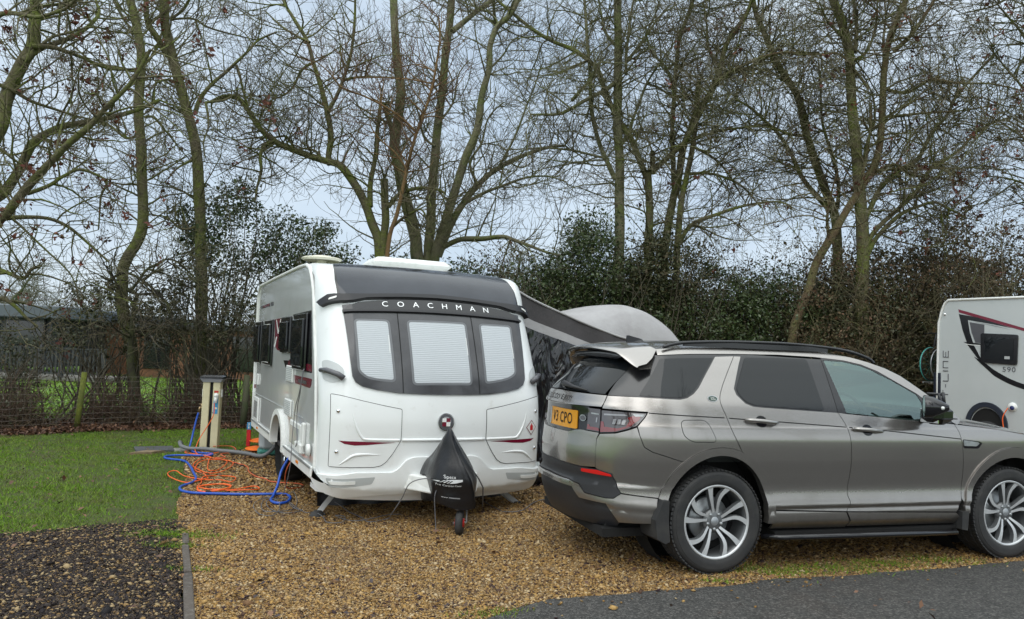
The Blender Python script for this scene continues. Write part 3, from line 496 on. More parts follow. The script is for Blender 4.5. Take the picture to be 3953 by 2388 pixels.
# ---------------------------------------------------------------- ground
def gfn(layer):
    def f(u, v, off=0): return np.stack([u, v, gzv(u)+layer+off+0*u], -1)
    return f
def rough(poly, amp=.05, step=.12, closed=True, seed=1):
    if not closed: return rough(poly, amp, step, True, seed)[:sum(max(1, int(math.dist(poly[i], poly[i+1])/step)) if math.dist(poly[i], poly[i+1]) <= 25 else 1 for i in range(len(poly)-1))]
    """a natural wandering edge"""
    o = []; P = [np.array(p, float) for p in poly]
    for i in range(len(P)):
        a, b = P[i], P[(i+1) % len(P)]; L_ = np.linalg.norm(b-a); far = min(abs(a[1]), abs(b[1])) > 30 or L_ > 25
        n = 1 if far else max(1, int(L_/step)); d = (b-a)/max(L_, 1e-6); nn = np.array([-d[1], d[0]])
        for k in range(n):
            p = a+(b-a)*k/n
            if not far and k: p = p+nn*amp*2*(noise.noise(Vector((p[0]*2.1, p[1]*2.1, seed)))+.5*noise.noise(Vector((p[0]*7, p[1]*7, seed))))
            o.append(tuple(p))
    return o
def groundmat(name, cols, scales, rough_=.9, bump=(40, .6, .02), vor=None, spec=.3):
    m = bpy.data.materials.new(name); m.use_nodes = True; t = m.node_tree; b = t.nodes['Principled BSDF']; N = t.nodes.new; Lk = t.links.new
    b.inputs['Roughness'].default_value = rough_; b.inputs['Specular IOR Level'].default_value = spec
    tc = N('ShaderNodeTexCoord'); cur = None
    for i, (sc, c2, lo, hi) in enumerate(scales):
        n = N('ShaderNodeTexNoise'); n.inputs['Scale'].default_value = sc; n.inputs['Detail'].default_value = 8; n.inputs['Roughness'].default_value = .65; Lk(tc.outputs['Object'], n.inputs['Vector'])
        mr = N('ShaderNodeMapRange'); mr.inputs[1].default_value = lo; mr.inputs[2].default_value = hi; Lk(n.outputs['Fac'], mr.inputs[0])
        x = N('ShaderNodeMix'); x.data_type = 'RGBA'; Lk(mr.outputs[0], x.inputs[0])
        if cur is None: x.inputs[6].default_value = (*cols, 1)
        else: Lk(cur, x.inputs[6])
        x.inputs[7].default_value = (*c2, 1); cur = x.outputs[2]
    if vor:
        v = N('ShaderNodeTexVoronoi'); v.inputs['Scale'].default_value = vor[0]; Lk(tc.outputs['Object'], v.inputs['Vector'])
        r = N('ShaderNodeValToRGB'); r.color_ramp.interpolation = 'CONSTANT'; e = r.color_ramp.elements
        sp = N('ShaderNodeSeparateColor'); Lk(v.outputs['Color'], sp.inputs[0]); Lk(sp.outputs[0], r.inputs[0])
        cs = vor[1]; e[0].color = (*cs[0], 1); e[1].color = (*cs[1], 1); e[1].position = 1/len(cs)
        for i in range(2, len(cs)): q = e.new(i/len(cs)); q.color = (*cs[i], 1)
        x = N('ShaderNodeMix'); x.data_type = 'RGBA'; Lk(cur, x.inputs[6]); Lk(r.outputs[0], x.inputs[7]); x.inputs[0].default_value = vor[2]; cur = x.outputs[2]
    Lk(cur, b.inputs['Base Color'])
    n = N('ShaderNodeTexNoise'); n.inputs['Scale'].default_value = bump[0]; n.inputs['Detail'].default_value = 6; Lk(tc.outputs['Object'], n.inputs['Vector'])
    bb = N('ShaderNodeBump'); bb.inputs['Strength'].default_value = bump[1]; bb.inputs['Distance'].default_value = bump[2]
    if vor:
        mm = N('ShaderNodeMath'); mm.operation = 'ADD'; iv = N('ShaderNodeMath'); iv.operation = 'MULTIPLY'; iv.inputs[1].default_value = -1.5
        Lk(v.outputs['Distance'], iv.inputs[0]); Lk(iv.outputs[0], mm.inputs[0]); Lk(n.outputs['Fac'], mm.inputs[1]); Lk(mm.outputs[0], bb.inputs['Height'])
    else: Lk(n.outputs['Fac'], bb.inputs['Height'])
    Lk(bb.outputs[0], b.inputs['Normal']); return m
M_soil = groundmat('field_grass', (.12,.22,.035), [(.8, (.08,.14,.03), .4, .7), (9, (.16,.22,.05), .5, .8)], bump=(25, .6, .05))
M_lawn = groundmat('lawn_soil', (.07,.10,.02), [(3, (.085,.065,.032), .42, .66), (30, (.03,.05,.012), .4, .7)], bump=(60, .8, .02))
M_gravel = groundmat('gravel_bed', (.15,.10,.048), [(1.2, (.075,.050,.028), .45, .7), (60, (.05,.033,.02), .45, .65)], vor=(75, [(.30,.20,.09), (.12,.075,.035), (.40,.28,.14), (.05,.035,.022), (.24,.15,.06), (.33,.25,.15)], .65), bump=(90, .7, .01), rough_=.7)
M_track = groundmat('dark_track', (.040,.037,.034), [(2.2, (.022,.021,.020), .4, .65), (70, (.015,.013,.012), .45, .62)], vor=(80, [(.05,.045,.04), (.022,.02,.02), (.09,.08,.07), (.035,.03,.03), (.03,.025,.02)], .5), bump=(90, .7, .01), rough_=.65)
M_road = groundmat('wet_tarmac', (.085,.083,.078), [(1.1, (.085,.082,.076), .4, .7), (.7, (.105,.078,.062), .5, .75), (6, (.05,.049,.047), .5, .75)], vor=(85, [(.055,.055,.055), (.03,.03,.031), (.12,.118,.112), (.06,.058,.056), (.085,.082,.078), (.04,.04,.04), (.19,.18,.17)], .55), bump=(160, .9, .012), rough_=.82, spec=.22)
BIG = [(-1500, -300), (1500, -300), (1500, 2500), (-1500, 2500)]
g = npmesh('ground', [(-1500,-300,-.14), (1500,-300,-.14), (1500,2500,-.14), (-1500,2500,-.14)], [(0,1,2,3)], M_soil); tag(g, kind='structure')
far_edge = [(-16, 11.4), (-9.5, 12.2), (-8.0, 12.7), (-7.2, 13.5), (-6.0, 14.3), (-4.9, 15.0), (-3, 16.2), (3, 18.5), (16, 20)]
litter_poly = rough([(-16, 11.2), (-8.1, 12.1), (-7.3, 12.9), (-6.2, 13.8), (-5.0, 14.5), (-3, 15.6), (2, 17.5), (16, 18.5), (16, 24), (-3, 24), (-6, 17.2), (-9, 15.6), (-16, 14.6)], .08)
M_litter = groundmat('leaf_litter_soil', (.050,.032,.020), [(4, (.030,.022,.014), .4, .7), (40, (.10,.045,.02), .55, .7)], bump=(50, .9, .03))
LEFTG = [(-1.83, 4.59), (-2.23, 5.45), (-2.57, 6.21), (-3.03, 7.22), (-3.50, 8.39), (-4.0, 9.72), (-4.4, 10.54), (-4.75, 11.45)]
gravel_poly = rough([(-1.60, 4.0)]+LEFTG+[(-3.9, 11.75), (-2.9, 12.6), (-1.0, 14.6), (1.2, 16.6), (16, 19.6), (16, 10.2), (6.2, 6.85), (4.3, 6.08), (3.4, 5.74), (2.6, 5.47), (2.1, 5.32), (1.45, 5.05), (.85, 4.82), (.25, 4.65), (-.1, 4.35), (-.5, 3.7)], .04)
lawn_poly = rough([(-16, 5.4), (-5.2, 5.55), (-4.1, 6.15), (-3.7, 6.45), (-3.2, 6.83), (-2.80, 6.97), (-2.85, 7.35), (-3.35, 8.45), (-3.85, 9.75), (-4.25, 10.6), (-4.6, 11.42), (-3.85, 11.72), (-2.9, 12.5), (-1.0, 14.5), (-.3, 16.4), (-5, 14.7), (-6.2, 13.95), (-7.3, 13.1), (-8.1, 12.3), (-16, 11.4)], .11, seed=4)
track_poly = rough([(-16, 5.6), (-5.2, 5.75), (-4.1, 6.3), (-3.7, 6.6), (-3.2, 6.95), (-2.85, 7.05), (-2.55, 6.22), (-2.22, 5.46), (-1.80, 4.55), (-1.1, 2.9), (-16, 2.9)], .05, seed=9)
road_poly = [(-3.2, 1.2), (-1.4, 3.1), (-.35, 4.35)]+rough([(-.08, 4.70), (.2, 4.90), (.79, 5.04), (1.39, 5.27), (2.06, 5.55), (2.56, 5.69), (3.33, 5.97), (4.24, 6.31), (6.2, 7.1), (16, 10.5)], .035, seed=3, closed=False)+[(16, 10.5), (16, -8), (-3.2, -8)]
for nm, pl_, mt, ly in (('leaf_litter_ground', litter_poly, M_litter, -.012), ('gravel', gravel_poly, M_gravel, 0.0), ('lawn', lawn_poly, M_lawn, -.006), ('gravel_track', track_poly, M_track, -.003), ('road', road_poly, M_road, .004)):
    o = patch(nm, pl_, gfn(ly), mt, None, thick=0, step=(.2, 0), smooth=True); tag(o, kind='structure')
# scattered stones, real pebbles as one uncountable mass each
def inpoly(px, py, poly):
    r = np.zeros(len(px), bool); P = np.array(poly); n = len(P); j = n-1
    for i in range(n):
        xi, yi, xj, yj = P[i,0], P[i,1], P[j,0], P[j,1]
        if yi != yj: r ^= ((yi > py) != (yj > py)) & (px < (xj-xi)*(py-yi)/(yj-yi)+xi)
        j = i
    return r
def camw(x, y, margin=.12):
    """keeps points in the camera's wedge, a little wider"""
    return (np.abs(x) < y*(.67+margin)+.6)
OV = np.array([(1,0,0), (0,1,0), (-1,0,0), (0,-1,0), (0,0,1), (0,0,-1), (.75,.75,.1),(-.72,.7,.15),(-.7,-.75,.1),(.74,-.7,.15)], float)
OF = np.array([(0,6,4),(6,1,4),(1,7,4),(7,2,4),(2,8,4),(8,3,4),(3,9,4),(9,0,4),(0,5,6),(6,5,1),(1,5,7),(7,5,2),(2,5,8),(8,5,3),(3,5,9),(9,5,0)])
def stones(name, xs, ys, size, mats, zoff=0.0, flat=.55):
    n = len(xs); s = size*np.exp(rng.normal(0, .38, n)); a = rng.uniform(0, 2*np.pi, n)
    V = OV[None]*(1+rng.uniform(-.28, .28, (n, len(OV), 1))); V[:,:,0] *= rng.uniform(.8, 1.3, (n,1)); V[:,:,2] *= (flat*rng.uniform(.6, 1.3, (n,1)))
    V = V*s[:,None,None]*.5
    tl = rng.normal(0, .35, (n, 2)); V[:,:,2] += V[:,:,0]*tl[:,:1]+V[:,:,1]*tl[:,1:]
    c, q = np.cos(a)[:,None], np.sin(a)[:,None]; X = V[:,:,0]*c-V[:,:,1]*q; Y = V[:,:,0]*q+V[:,:,1]*c
    V = np.stack([X+xs[:,None], Y+ys[:,None], V[:,:,2]+(gzv(xs)+zoff+s*.12)[:,None]], -1).reshape(-1, 3)
    F = (OF[None]+(np.arange(n)*len(OV))[:,None,None]).reshape(-1, 3)
    return npmesh(name, V, F, mats, None, False)
def scatter(n, x0, x1, y0, y1, poly=None, p=1.0, clump=0):
    x = rng.uniform(x0, x1, n); y = y0+(y1-y0)*rng.random(n)**p; k = camw(x, y)
    if poly is not None: k &= inpoly(x, y, poly)
    x, y = x[k], y[k]
    if poly is gravel_poly:
        k = ~inpoly(x, y, road_poly); x, y = x[k], y[k]
    if poly is lawn_poly:
        k = ~inpoly(x, y, gravel_poly); x, y = x[k], y[k]
    if clump:
        q = np.array([noise.noise(Vector((a*clump, b*clump, 2.2))) for a, b in zip(x, y)]); k = q > rng.uniform(-.35, .45, len(x)); x, y = x[k], y[k]
    return x, y
M_st = mat('gravel_stone', rough=.7, spec=.25, var=[(.9, (.13,.085,.05), .50, .95), (5, (.22,.16,.10), .55, .9)], island=[(0.326,0.200,0.070), (0.233,0.132,0.043), (0.404,0.272,0.130), (0.070,0.036,0.022), (0.279,0.156,0.049), (0.466,0.352,0.205), (0.155,0.084,0.038), (0.365,0.216,0.065), (0.031,0.016,0.019), (0.279,0.192,0.097), (0.248,0.152,0.059), (0.388,0.240,0.086)])
M_st2 = mat('track_stone', rough=.75, spec=.2, island=[(.029,.022,.020), (.017,.013,.012), (.051,.041,.034), (.022,.017,.019), (.255,.162,.068), (.015,.013,.014), (.041,.031,.025), (.111,.076,.047), (.031,.024,.025), (.022,.015,.013), (.323,.238,.128), (.034,.024,.022)])
x, y = scatter(430000, -3.4, 4.6, 3.9, 8.2, gravel_poly); o = stones('loose_gravel', x, y, .0128, M_st); tag(o, kind='stuff', label='golden gravel covering the pitch around caravan and car', cat='gravel')
x, y = scatter(170000, -6, 9, 8.2, 14, gravel_poly, 1.5); o = stones('loose_gravel', x, y, .022, M_st); tag(o, kind='stuff', label='golden gravel further back beside and behind the caravan', cat='gravel')
x, y = scatter(190000, -5.5, -1.5, 3.9, 7.1, track_poly); o = stones('dark_gravel', x, y, .0135, M_st2); tag(o, kind='stuff', label='dark wet gravel and pale pebbles in the bottom left corner', cat='gravel')
x, y = scatter(2600, -1.5, 5, 4.2, 6.4, road_poly); k = rng.random(len(x)) < np.exp(-np.clip((-(y-4.72-.39*x))*9, 0, 9)); o = stones('spilled_gravel', x[k], y[k], .018, M_st, .006); tag(o, kind='stuff', label='loose golden stones spilled onto the edge of the tarmac', cat='gravel')
# grass blades
def blades(name, x, y, h, mt, zo=0.0, wd=.006):
    n = len(x); a = rng.uniform(0, 2*np.pi, n); hh = h*rng.uniform(.4, 1.3, n); le = hh*rng.uniform(.2, 1.3, n); b = rng.uniform(0, 2*np.pi, n)
    z = gzv(x)+zo; w2 = wd*rng.uniform(.6, 1.5, n)/2
    P0 = np.stack([x+np.cos(a)*w2, y+np.sin(a)*w2, z], -1); P1 = np.stack([x-np.cos(a)*w2, y-np.sin(a)*w2, z], -1)
    P2 = np.stack([x+np.cos(b)*le, y+np.sin(b)*le, z+hh], -1)
    V = np.stack([P0, P1, P2], 1).reshape(-1, 3); F = np.arange(len(V)).reshape(-1, 3)
    return npmesh(name, V, F, mt)
M_blade = mat('grass_blade', rough=.6, spec=.15, island=[(0.094,0.203,0.010), (0.150,0.281,0.016), (0.065,0.134,0.010), (0.188,0.303,0.025), (0.103,0.213,0.015), (0.159,0.190,0.025)], var=[(1.6, (.15,.15,.045), .5, .72), (4.5, (.10,.075,.035), .6, .75)])
x, y = scatter(330000, -10, -1, 5.4, 15.6, lawn_poly, 1.3)
k = np.array([noise.noise(Vector((a*1.3, b*1.3, 5)))+.6*noise.noise(Vector((a*5, b*5, 1))) for a, b in zip(x, y)]) > rng.uniform(-.75, .45, len(x)); x, y = x[k], y[k]
o = blades('grass', x, y, .024, M_blade, -.004); tag(o, kind='stuff', label='short wet mown grass of the lawn in front of fence', cat='grass')
M_blade2 = mat('tuft_blade', rough=.6, spec=.15, island=[(.14,.24,.02), (.09,.17,.015), (.19,.27,.04), (.06,.11,.015)])
tx, ty = [], []
k = None
x, y = scatter(60000, -10, -1, 5.4, 15.2, lawn_poly, 1.3); q = np.array([noise.noise(Vector((a*2.6, b*2.6, 8)))+.5*noise.noise(Vector((a*9, b*9, 3))) for a, b in zip(x, y)]); k = q > rng.uniform(.05, .45, len(x))
o = blades('grass_tuft', x[k], y[k], .045, M_blade2, -.004, .008); tag(o, kind='stuff', label='taller brighter grass tufts dotted over the lawn', cat='grass')
for cx_, cy_, r_, n_ in ((-2.75, 6.5, .22, 1400), (-2.6, 6.15, .12, 500), (-2.2, 5.55, .10, 250), (1.95, 5.72, .22, 900), (2.5, 5.85, .2, 700), (2.95, 6.03, .18, 600), (3.5, 6.22, .2, 500), (-.05, 4.78, .12, 250), (1.5, 5.4, .1, 120)):
    tx.append(rng.normal(cx_, r_, n_)); ty.append(rng.normal(cy_, r_*.35, n_))
o = blades('weed_tuft', np.concatenate(tx), np.concatenate(ty), .028, M_blade); tag(o, kind='stuff', label='small green weeds creeping into the gravel edges', cat='weeds')
x, y = scatter(90000, -40, 4, 15, 40, None, 1.6); o = blades('field_grass', x, y, .10, M_blade, -.04, .03); tag(o, kind='stuff', label='bright green field grass beyond the wire fence', cat='grass')
# fallen leaves: small folded quads
def leaves(name, P, size, mt, upb=0.6, fold=True, parent=None):
    n = len(P); s = size*np.exp(rng.normal(0, .3, n)); 
    a = rng.normal(size=(n, 3)); a /= np.linalg.norm(a, axis=1)[:,None]
    b = rng.normal(size=(n, 3)); b[:,2] += 0; nrm = rng.normal(size=(n, 3)); nrm[:,2] += upb; nrm /= np.linalg.norm(nrm, axis=1)[:,None]
    a -= nrm*np.sum(a*nrm, 1)[:,None]; a /= np.linalg.norm(a, axis=1)[:,None]; b = np.cross(nrm, a)
    l, w_ = s[:,None]*.5, s[:,None]*.28
    V = np.stack([P-a*l, P+b*w_+nrm*w_*.35, P+a*l, P-b*w_+nrm*w_*.35], 1).reshape(-1, 3)
    F = np.arange(len(V)).reshape(-1, 4)
    return npmesh(name, V, F, mt, parent)
M_dead = mat('dead_leaf', rough=.6, island=[(.10,.040,.022), (.06,.030,.02), (.16,.075,.035), (.04,.025,.018), (.20,.10,.05), (.08,.035,.02)])
n = 16000; t = rng.random(n); fe = np.array([(-12, 11.9), (-8.1, 12.35), (-7.3, 13.2), (-6.2, 14.0), (-5.0, 14.7), (-3, 15.9)]); fs = np.linspace(0, 1, len(fe))
px = np.interp(t, fs, fe[:,0])+rng.normal(0, .15, n); py = np.interp(t, fs, fe[:,1])+np.abs(rng.normal(0, .9, n))-rng.exponential(.06, n)
o = leaves('leaf_litter', np.stack([px, py, gzv(px)+.008+rng.exponential(.02, n)], -1), .055, M_dead, 1.5); tag(o, kind='stuff', label='brown fallen leaves banked along the foot of fence', cat='leaf litter')
x, y = scatter(1100, -8, 3, 4.6, 14); o = leaves('fallen_leaf', np.stack([x, y, gzv(x)+.035], -1), .045, M_dead, 3); tag(o, kind='stuff', label='scattered dead leaves lying on lawn and gravel', cat='leaves')
x, y = scatter(160, -2.7, -.2, 4.2, 5.5, gravel_poly); o = leaves('fallen_leaf', np.stack([x, y, gzv(x)+.025], -1), .035, mat('wet_leaf', (.025,.012,.014), .4), 3); tag(o, kind='stuff', label='dark wet leaf scraps on the near gravel', cat='leaves')
# timber edging
M_wood = mat('weathered_timber', (.085,.07,.058), .85, var=[(3, (.05,.042,.036), .4, .7), (25, (.13,.115,.10), .5, .75)], bump=(30, .5, .01))
def edging(a, b, w_, h, lab, sink=0):
    dx, dy = b[0]-a[0], b[1]-a[1]; l = math.hypot(dx, dy); o = MB().box((0,0,0), (l, w_, h), bev=.006).build('edging_board', M_wood)
    o.location = ((a[0]+b[0])/2, (a[1]+b[1])/2, gz(a[0])+h/2-.05-sink); o.rotation_euler = (0, 0, math.atan2(dy, dx)); return tag(o, lab, 'board', 'timber boards edging the gravel')
edging((-1.70, 4.30), (-2.17, 5.38), .06, .085, 'nearest weathered timber board between dark and golden gravel')
edging((-2.19, 5.43), (-2.50, 6.12), .05, .08, 'second timber board further back between dark and golden gravel')
edging((-2.53, 6.2), (-2.66, 6.5), .05, .075, 'short half buried board stub next to green weeds')
# ---------------------------------------------------------------- caravan
cv = thing('caravan', 'large white touring caravan with three smoked front windows and a dark roof panel', 'caravan', (CVN[0], CVN[1], 0), CVN[2])
def sym(h): return h+[(-x, v) for x, v in reversed(h)]
SEAM = [(-.18,.27), (-.17,.64), (-.10,1.0), (-.03,1.25), (.12,1.6), (.29,2.0), (.385,2.15), (.52,2.275), (.64,2.34), (.80,2.38)]
seam_c = catmull(SEAM, 4)
# front moulding and roof as one shell
vv = np.r_[np.linspace(-.1, 3.4, 90), np.linspace(3.5, CVM, 10)]; xx = np.r_[-1.1499, -1.149, -1.145, np.linspace(-1.13, 1.13, 61), 1.145, 1.149, 1.1499]
U, V = np.meshgrid(xx, vv, indexing='ij'); P = VS(U, V, -.001).reshape(-1, 3); nv = len(vv)
F = [(i*nv+j, i*nv+j+1, (i+1)*nv+j+1, (i+1)*nv+j) for i in range(len(xx)-1) for j in range(nv-1)]
npmesh('front_and_roof', P, F, M_white, cv, True)
# side walls with wheel arch
yr = [(4.66,.30), (4.70,.8), (4.765,1.6), (4.785,2.2), (4.72,2.335), (4.60,2.38)]
archc = arc(2.06, .36, .43, .355, 180, 0, 20)
def sidefn(s):
    return lambda u, v, off=0: np.stack([s*(1.149+off)+0*u, u, v], -1)
sidepoly = [(-.17,.27)]+[(p[0]-.02, p[1]) for p in seam_c[1:]]+[(p[0], p[1]) for p in reversed(yr)]+[(4.66,.27), (2.50,.27)]+[(2.49,.36)]+[(p[0], p[1]) for p in reversed(archc)][1:-1]+[(1.63,.36), (1.62,.27)]
for s in (-1, 1):
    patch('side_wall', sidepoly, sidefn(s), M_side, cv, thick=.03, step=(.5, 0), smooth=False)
    m_ = MB(); m_.tube([(s*1.150, y-.005, z) for y, z in seam_c]+[(s*1.15, 1.2, 2.395), (s*1.15, 3, 2.398), (s*1.15, 4.55, 2.393), (s*1.15, 4.72, 2.345), (s*1.15, 4.79, 2.2), (s*1.15, 4.765, 1.6), (s*1.15, 4.70, .8), (s*1.15, 4.665, .3)], .022, 8); m_.build('body_rail', M_trim, cv, True)
    m_ = MB(); m_.tube([(s*1.152, .25, 2.0-.13), (s*1.152, .26, 2.02)], .004, 4)
    b_ = MB(); b_.box((s*1.155, .79, .325), (.035, 1.72, .12), bev=.015); b_.box((s*1.155, 3.58, .335), (.035, 2.16, .12), bev=.015); b_.build('skirt', M_trim, cv)
    b_ = MB(); b_.box((s*1.175, .79, .372), (.012, 1.70, .018)); b_.box((s*1.175, 3.58, .385), (.012, 2.14, .018)); b_.build('skirt_rail', M_galv, cv)
    # wheel spat moulding
    a1 = arc(2.06, .34, .50, .41, 186, -6, 24); a2 = arc(2.06, .34, .425, .345, -6, 186, 24)
    patch('wheel_arch', a1+a2, sidefn(s), M_trim, cv, off=.045, thick=.09, step=0)
    b_ = MB(); b_.lathe([(.43,-.24), (.43,0)], 24, Matrix.Rotation(math.pi/2, 3, 'Y'), (s*1.13-(0 if s>0 else -.24), 2.06, .36)); b_.build('wheel_well', M_dark, cv)
# rear wall and underfloor
MB().prism([(-1.14,.27), (1.14,.27), (1.14,2.2), (1.05,2.36), (-1.05,2.36), (-1.14,2.2)], 1, 4.66, 4.70).build('rear_wall', M_white, cv)
b_ = MB(); b_.box((0, 2.2, .30), (2.2, 4.7, .05)); b_.box((-.42, 2.2, .20), (.05, 4.0, .14)); b_.box((.42, 2.2, .20), (.05, 4.0, .14)); b_.box((0, 2.05, .17), (1.8, .09, .09)); b_.build('chassis', M_mblk, cv)
# wheels
def cwheel(s):
    R = Matrix.Rotation(s*math.pi/2, 3, 'Y'); c = (s*1.055, 2.06, .22)
    t = MB(); t.lathe([(.20,-.17), (.27,-.18), (.315,-.165), (.322,-.10), (.322,-.06), (.315,.0), (.28,.015), (.22,.012), (.195,-.01)], 40, R, c); ty_ = t.build('tyre', M_rub, None, True)
    r_ = MB(); r_.lathe([(.198,.0), (.202,.008), (.19,.01), (.185,-.05), (.06,-.02), (.05,.0), (0,.0)], 40, R, c)
    ty_.name = 'tyre'; wh = thing('wheel', None, None); wh.parent = cv; ty_.parent = wh
    sp = MB()
    for k in range(7):
        a = k*2*math.pi/7
        for d in (-.13, .13):
            P0 = R @ Vector((.05*math.cos(a), .05*math.sin(a), .008))+Vector(c); P1 = R @ Vector((.192*math.cos(a+d), .192*math.sin(a+d), .008))+Vector(c); sp.tube([P0, P1], .012, 6)
    o1 = r_.build('rim', M_dgrey, wh, True); sp.build('spoke', M_chrome, wh, True)
for s in (-1, 1): cwheel(s)
# front lockers, windows etc. laid on the moulding
patch('roof_panel', rnd([(-.955,2.0), (.965,2.0), (.975,2.25), (.95,2.5), (.90,2.80), (-.90,2.80), (-.95,2.5), (-.97,2.25)], .03), VS, M_roofg, cv, off=.006, thick=.012)
patch('roof_panel_edge', rnd([(-.975,1.97), (.985,1.97), (.995,2.25), (.97,2.5), (.915,2.84), (-.915,2.84), (-.97,2.5), (-.99,2.25)], .03), VS, M_blk, cv, off=.003, thick=.008)
# the big three part window surround
wh_ = [(-.04+.04,.952), (-.25,.956), (-.46,.966), (-.67,.998), (-.80,1.032), (-.865,1.075), (-.893,1.14), (-.905,1.3), (-.925,1.6), (-.94,1.83), (-.945,1.90)]
wfull = wh_+[(-x, v) for x, v in reversed(wh_)][:-1]
patch('front_window', wfull, VS, M_smoke, cv, off=.016, thick=.03)
win = [o for o in C.objects if o.name == 'front_window'][0]
M_blind = mat('pleated_blind', (.62,.64,.66), .6, coat=.15, coatr=.3)
_t = M_blind.node_tree; _w = _t.nodes.new('ShaderNodeTexWave'); _w.bands_direction = 'Z'; _w.inputs['Scale'].default_value = 17; _w.inputs['Distortion'].default_value = .8; _w.inputs['Detail Scale'].default_value = 1.5
_tc = _t.nodes.new('ShaderNodeTexCoord'); _t.links.new(_tc.outputs['Object'], _w.inputs['Vector'])
_b = _t.nodes.new('ShaderNodeBump'); _b.inputs['Strength'].default_value = .25; _b.inputs['Distance'].default_value = .008; _t.links.new(_w.outputs['Fac'], _b.inputs['Height']); _t.links.new(_b.outputs[0], _t.nodes['Principled BSDF'].inputs['Normal'])
_r = _t.nodes.new('ShaderNodeValToRGB'); _r.color_ramp.elements[0].position = .05; _r.color_ramp.elements[0].color = (.40,.425,.45,1); _r.color_ramp.elements[1].color = (.455,.485,.51,1); _r.color_ramp.elements[1].position = .45
_t.links.new(_w.outputs['Fac'], _r.inputs[0]); _t.links.new(_r.outputs[0], _t.nodes['Principled BSDF'].inputs['Base Color'])
M_blede = mat('blind_shade', (.12,.125,.135), .4, coat=.2)
for pl_ in ([(-.832,1.71), (-.53,1.70), (-.512,1.09), (-.66,1.105), (-.76,1.13), (-.822,1.19)], [(-.318,1.70), (.27,1.705), (.262,1.07), (-.312,1.062)], [(.455,1.71), (.80,1.725), (.775,1.20), (.70,1.15), (.60,1.12), (.442,1.09)]):
    patch('blind_edge', rnd(inset(pl_, -.022), .05), VS, M_blede, win, off=.0168, thick=0); patch('blind', rnd(pl_, .03), VS, M_blind, win, off=.0180, thick=0)
for x_ in (-.425, .355): patch('window_joint', [(x_-.004,.965), (x_+.004,.965), (x_+.004,1.80), (x_-.004,1.80)], VS, M_dark, win, off=.0185, thick=0)
for x_, x2 in ((-.535,-.53), (.262,.267), (.785,.79)): patch('blind_catch', [(x_,1.36), (x2,1.36), (x2,1.55), (x_,1.55)], VS, M_trim, win, off=.021, thick=.004)
# lettering strip, visor bar
lp = [(-.94,1.835), (-.90,1.87), (-.80,1.915), (-.48,1.945), (0,1.955), (.48,1.945), (.80,1.915), (.90,1.87), (.94,1.835)]
patch('name_panel', lp+[(.94,1.80), (-.94,1.80)], VS, M_blk, cv, off=.03, thick=.02)
patch('name_rail', [(-.945,1.805), (.945,1.805), (.945,1.83), (-.945,1.83)], VS, M_mblk, cv, off=.04, thick=.02)
textwarp('lettering', 'COACHMAN', .082, mat('white_letters', (.85,.86,.86), .3, metal=.3), cv, VS, .0, 1.888, off=.034, spacing=2.9, font_scale=(1.12, 1.05))
vb = [(-1.10,1.965), (-1.12,2.03), (-1.045,2.045), (-.93,2.005), (-.7,2.0), (0,2.02), (.7,2.0), (.93,2.005), (1.045,2.045), (1.12,2.03), (1.10,1.965), (.905,1.925), (.84,1.93), (.72,1.957), (.35,1.97), (0,1.975), (-.35,1.97), (-.72,1.957), (-.84,1.93), (-.905,1.925)]
sb = patch('visor_bar', vb, VS, mat('visor_black', (.02,.02,.023), .32, spec=.35), cv, off=.05, thick=.05)
for s in (-1, 1):
    patch('marker_light', rnd([(s*.985,1.972), (s*1.04,1.975), (s*1.035,1.994), (s*.975,1.992)], .008), VS, mat('lamp_lens', (.8,.8,.78), .1), sb, off=.054, thick=.004)
# grab handles in their recesses
for s in (-1, 1):
    rec = [(s*1.125,1.365), (s*1.09,1.35), (s*1.0,1.27), (s*.962,1.215), (s*.962,1.10), (s*1.06,1.085), (s*1.125,1.15)]
    patch('handle_recess', rnd(rec, .04), VS, mat('recess_grey', (.50,.52,.52), .4), cv, off=.003, thick=0)
    P = [VS(s*1.13, 1.27, .012), VS(s*1.08, 1.225, .045), VS(s*1.0, 1.15, .05), VS(s*.965, 1.11, .03)]
    h_ = MB(); h_.tube([tuple(p) for p in P], [.022, .025, .028, .03], 8); h_.build('grab_handle', M_dgrey, cv, True)
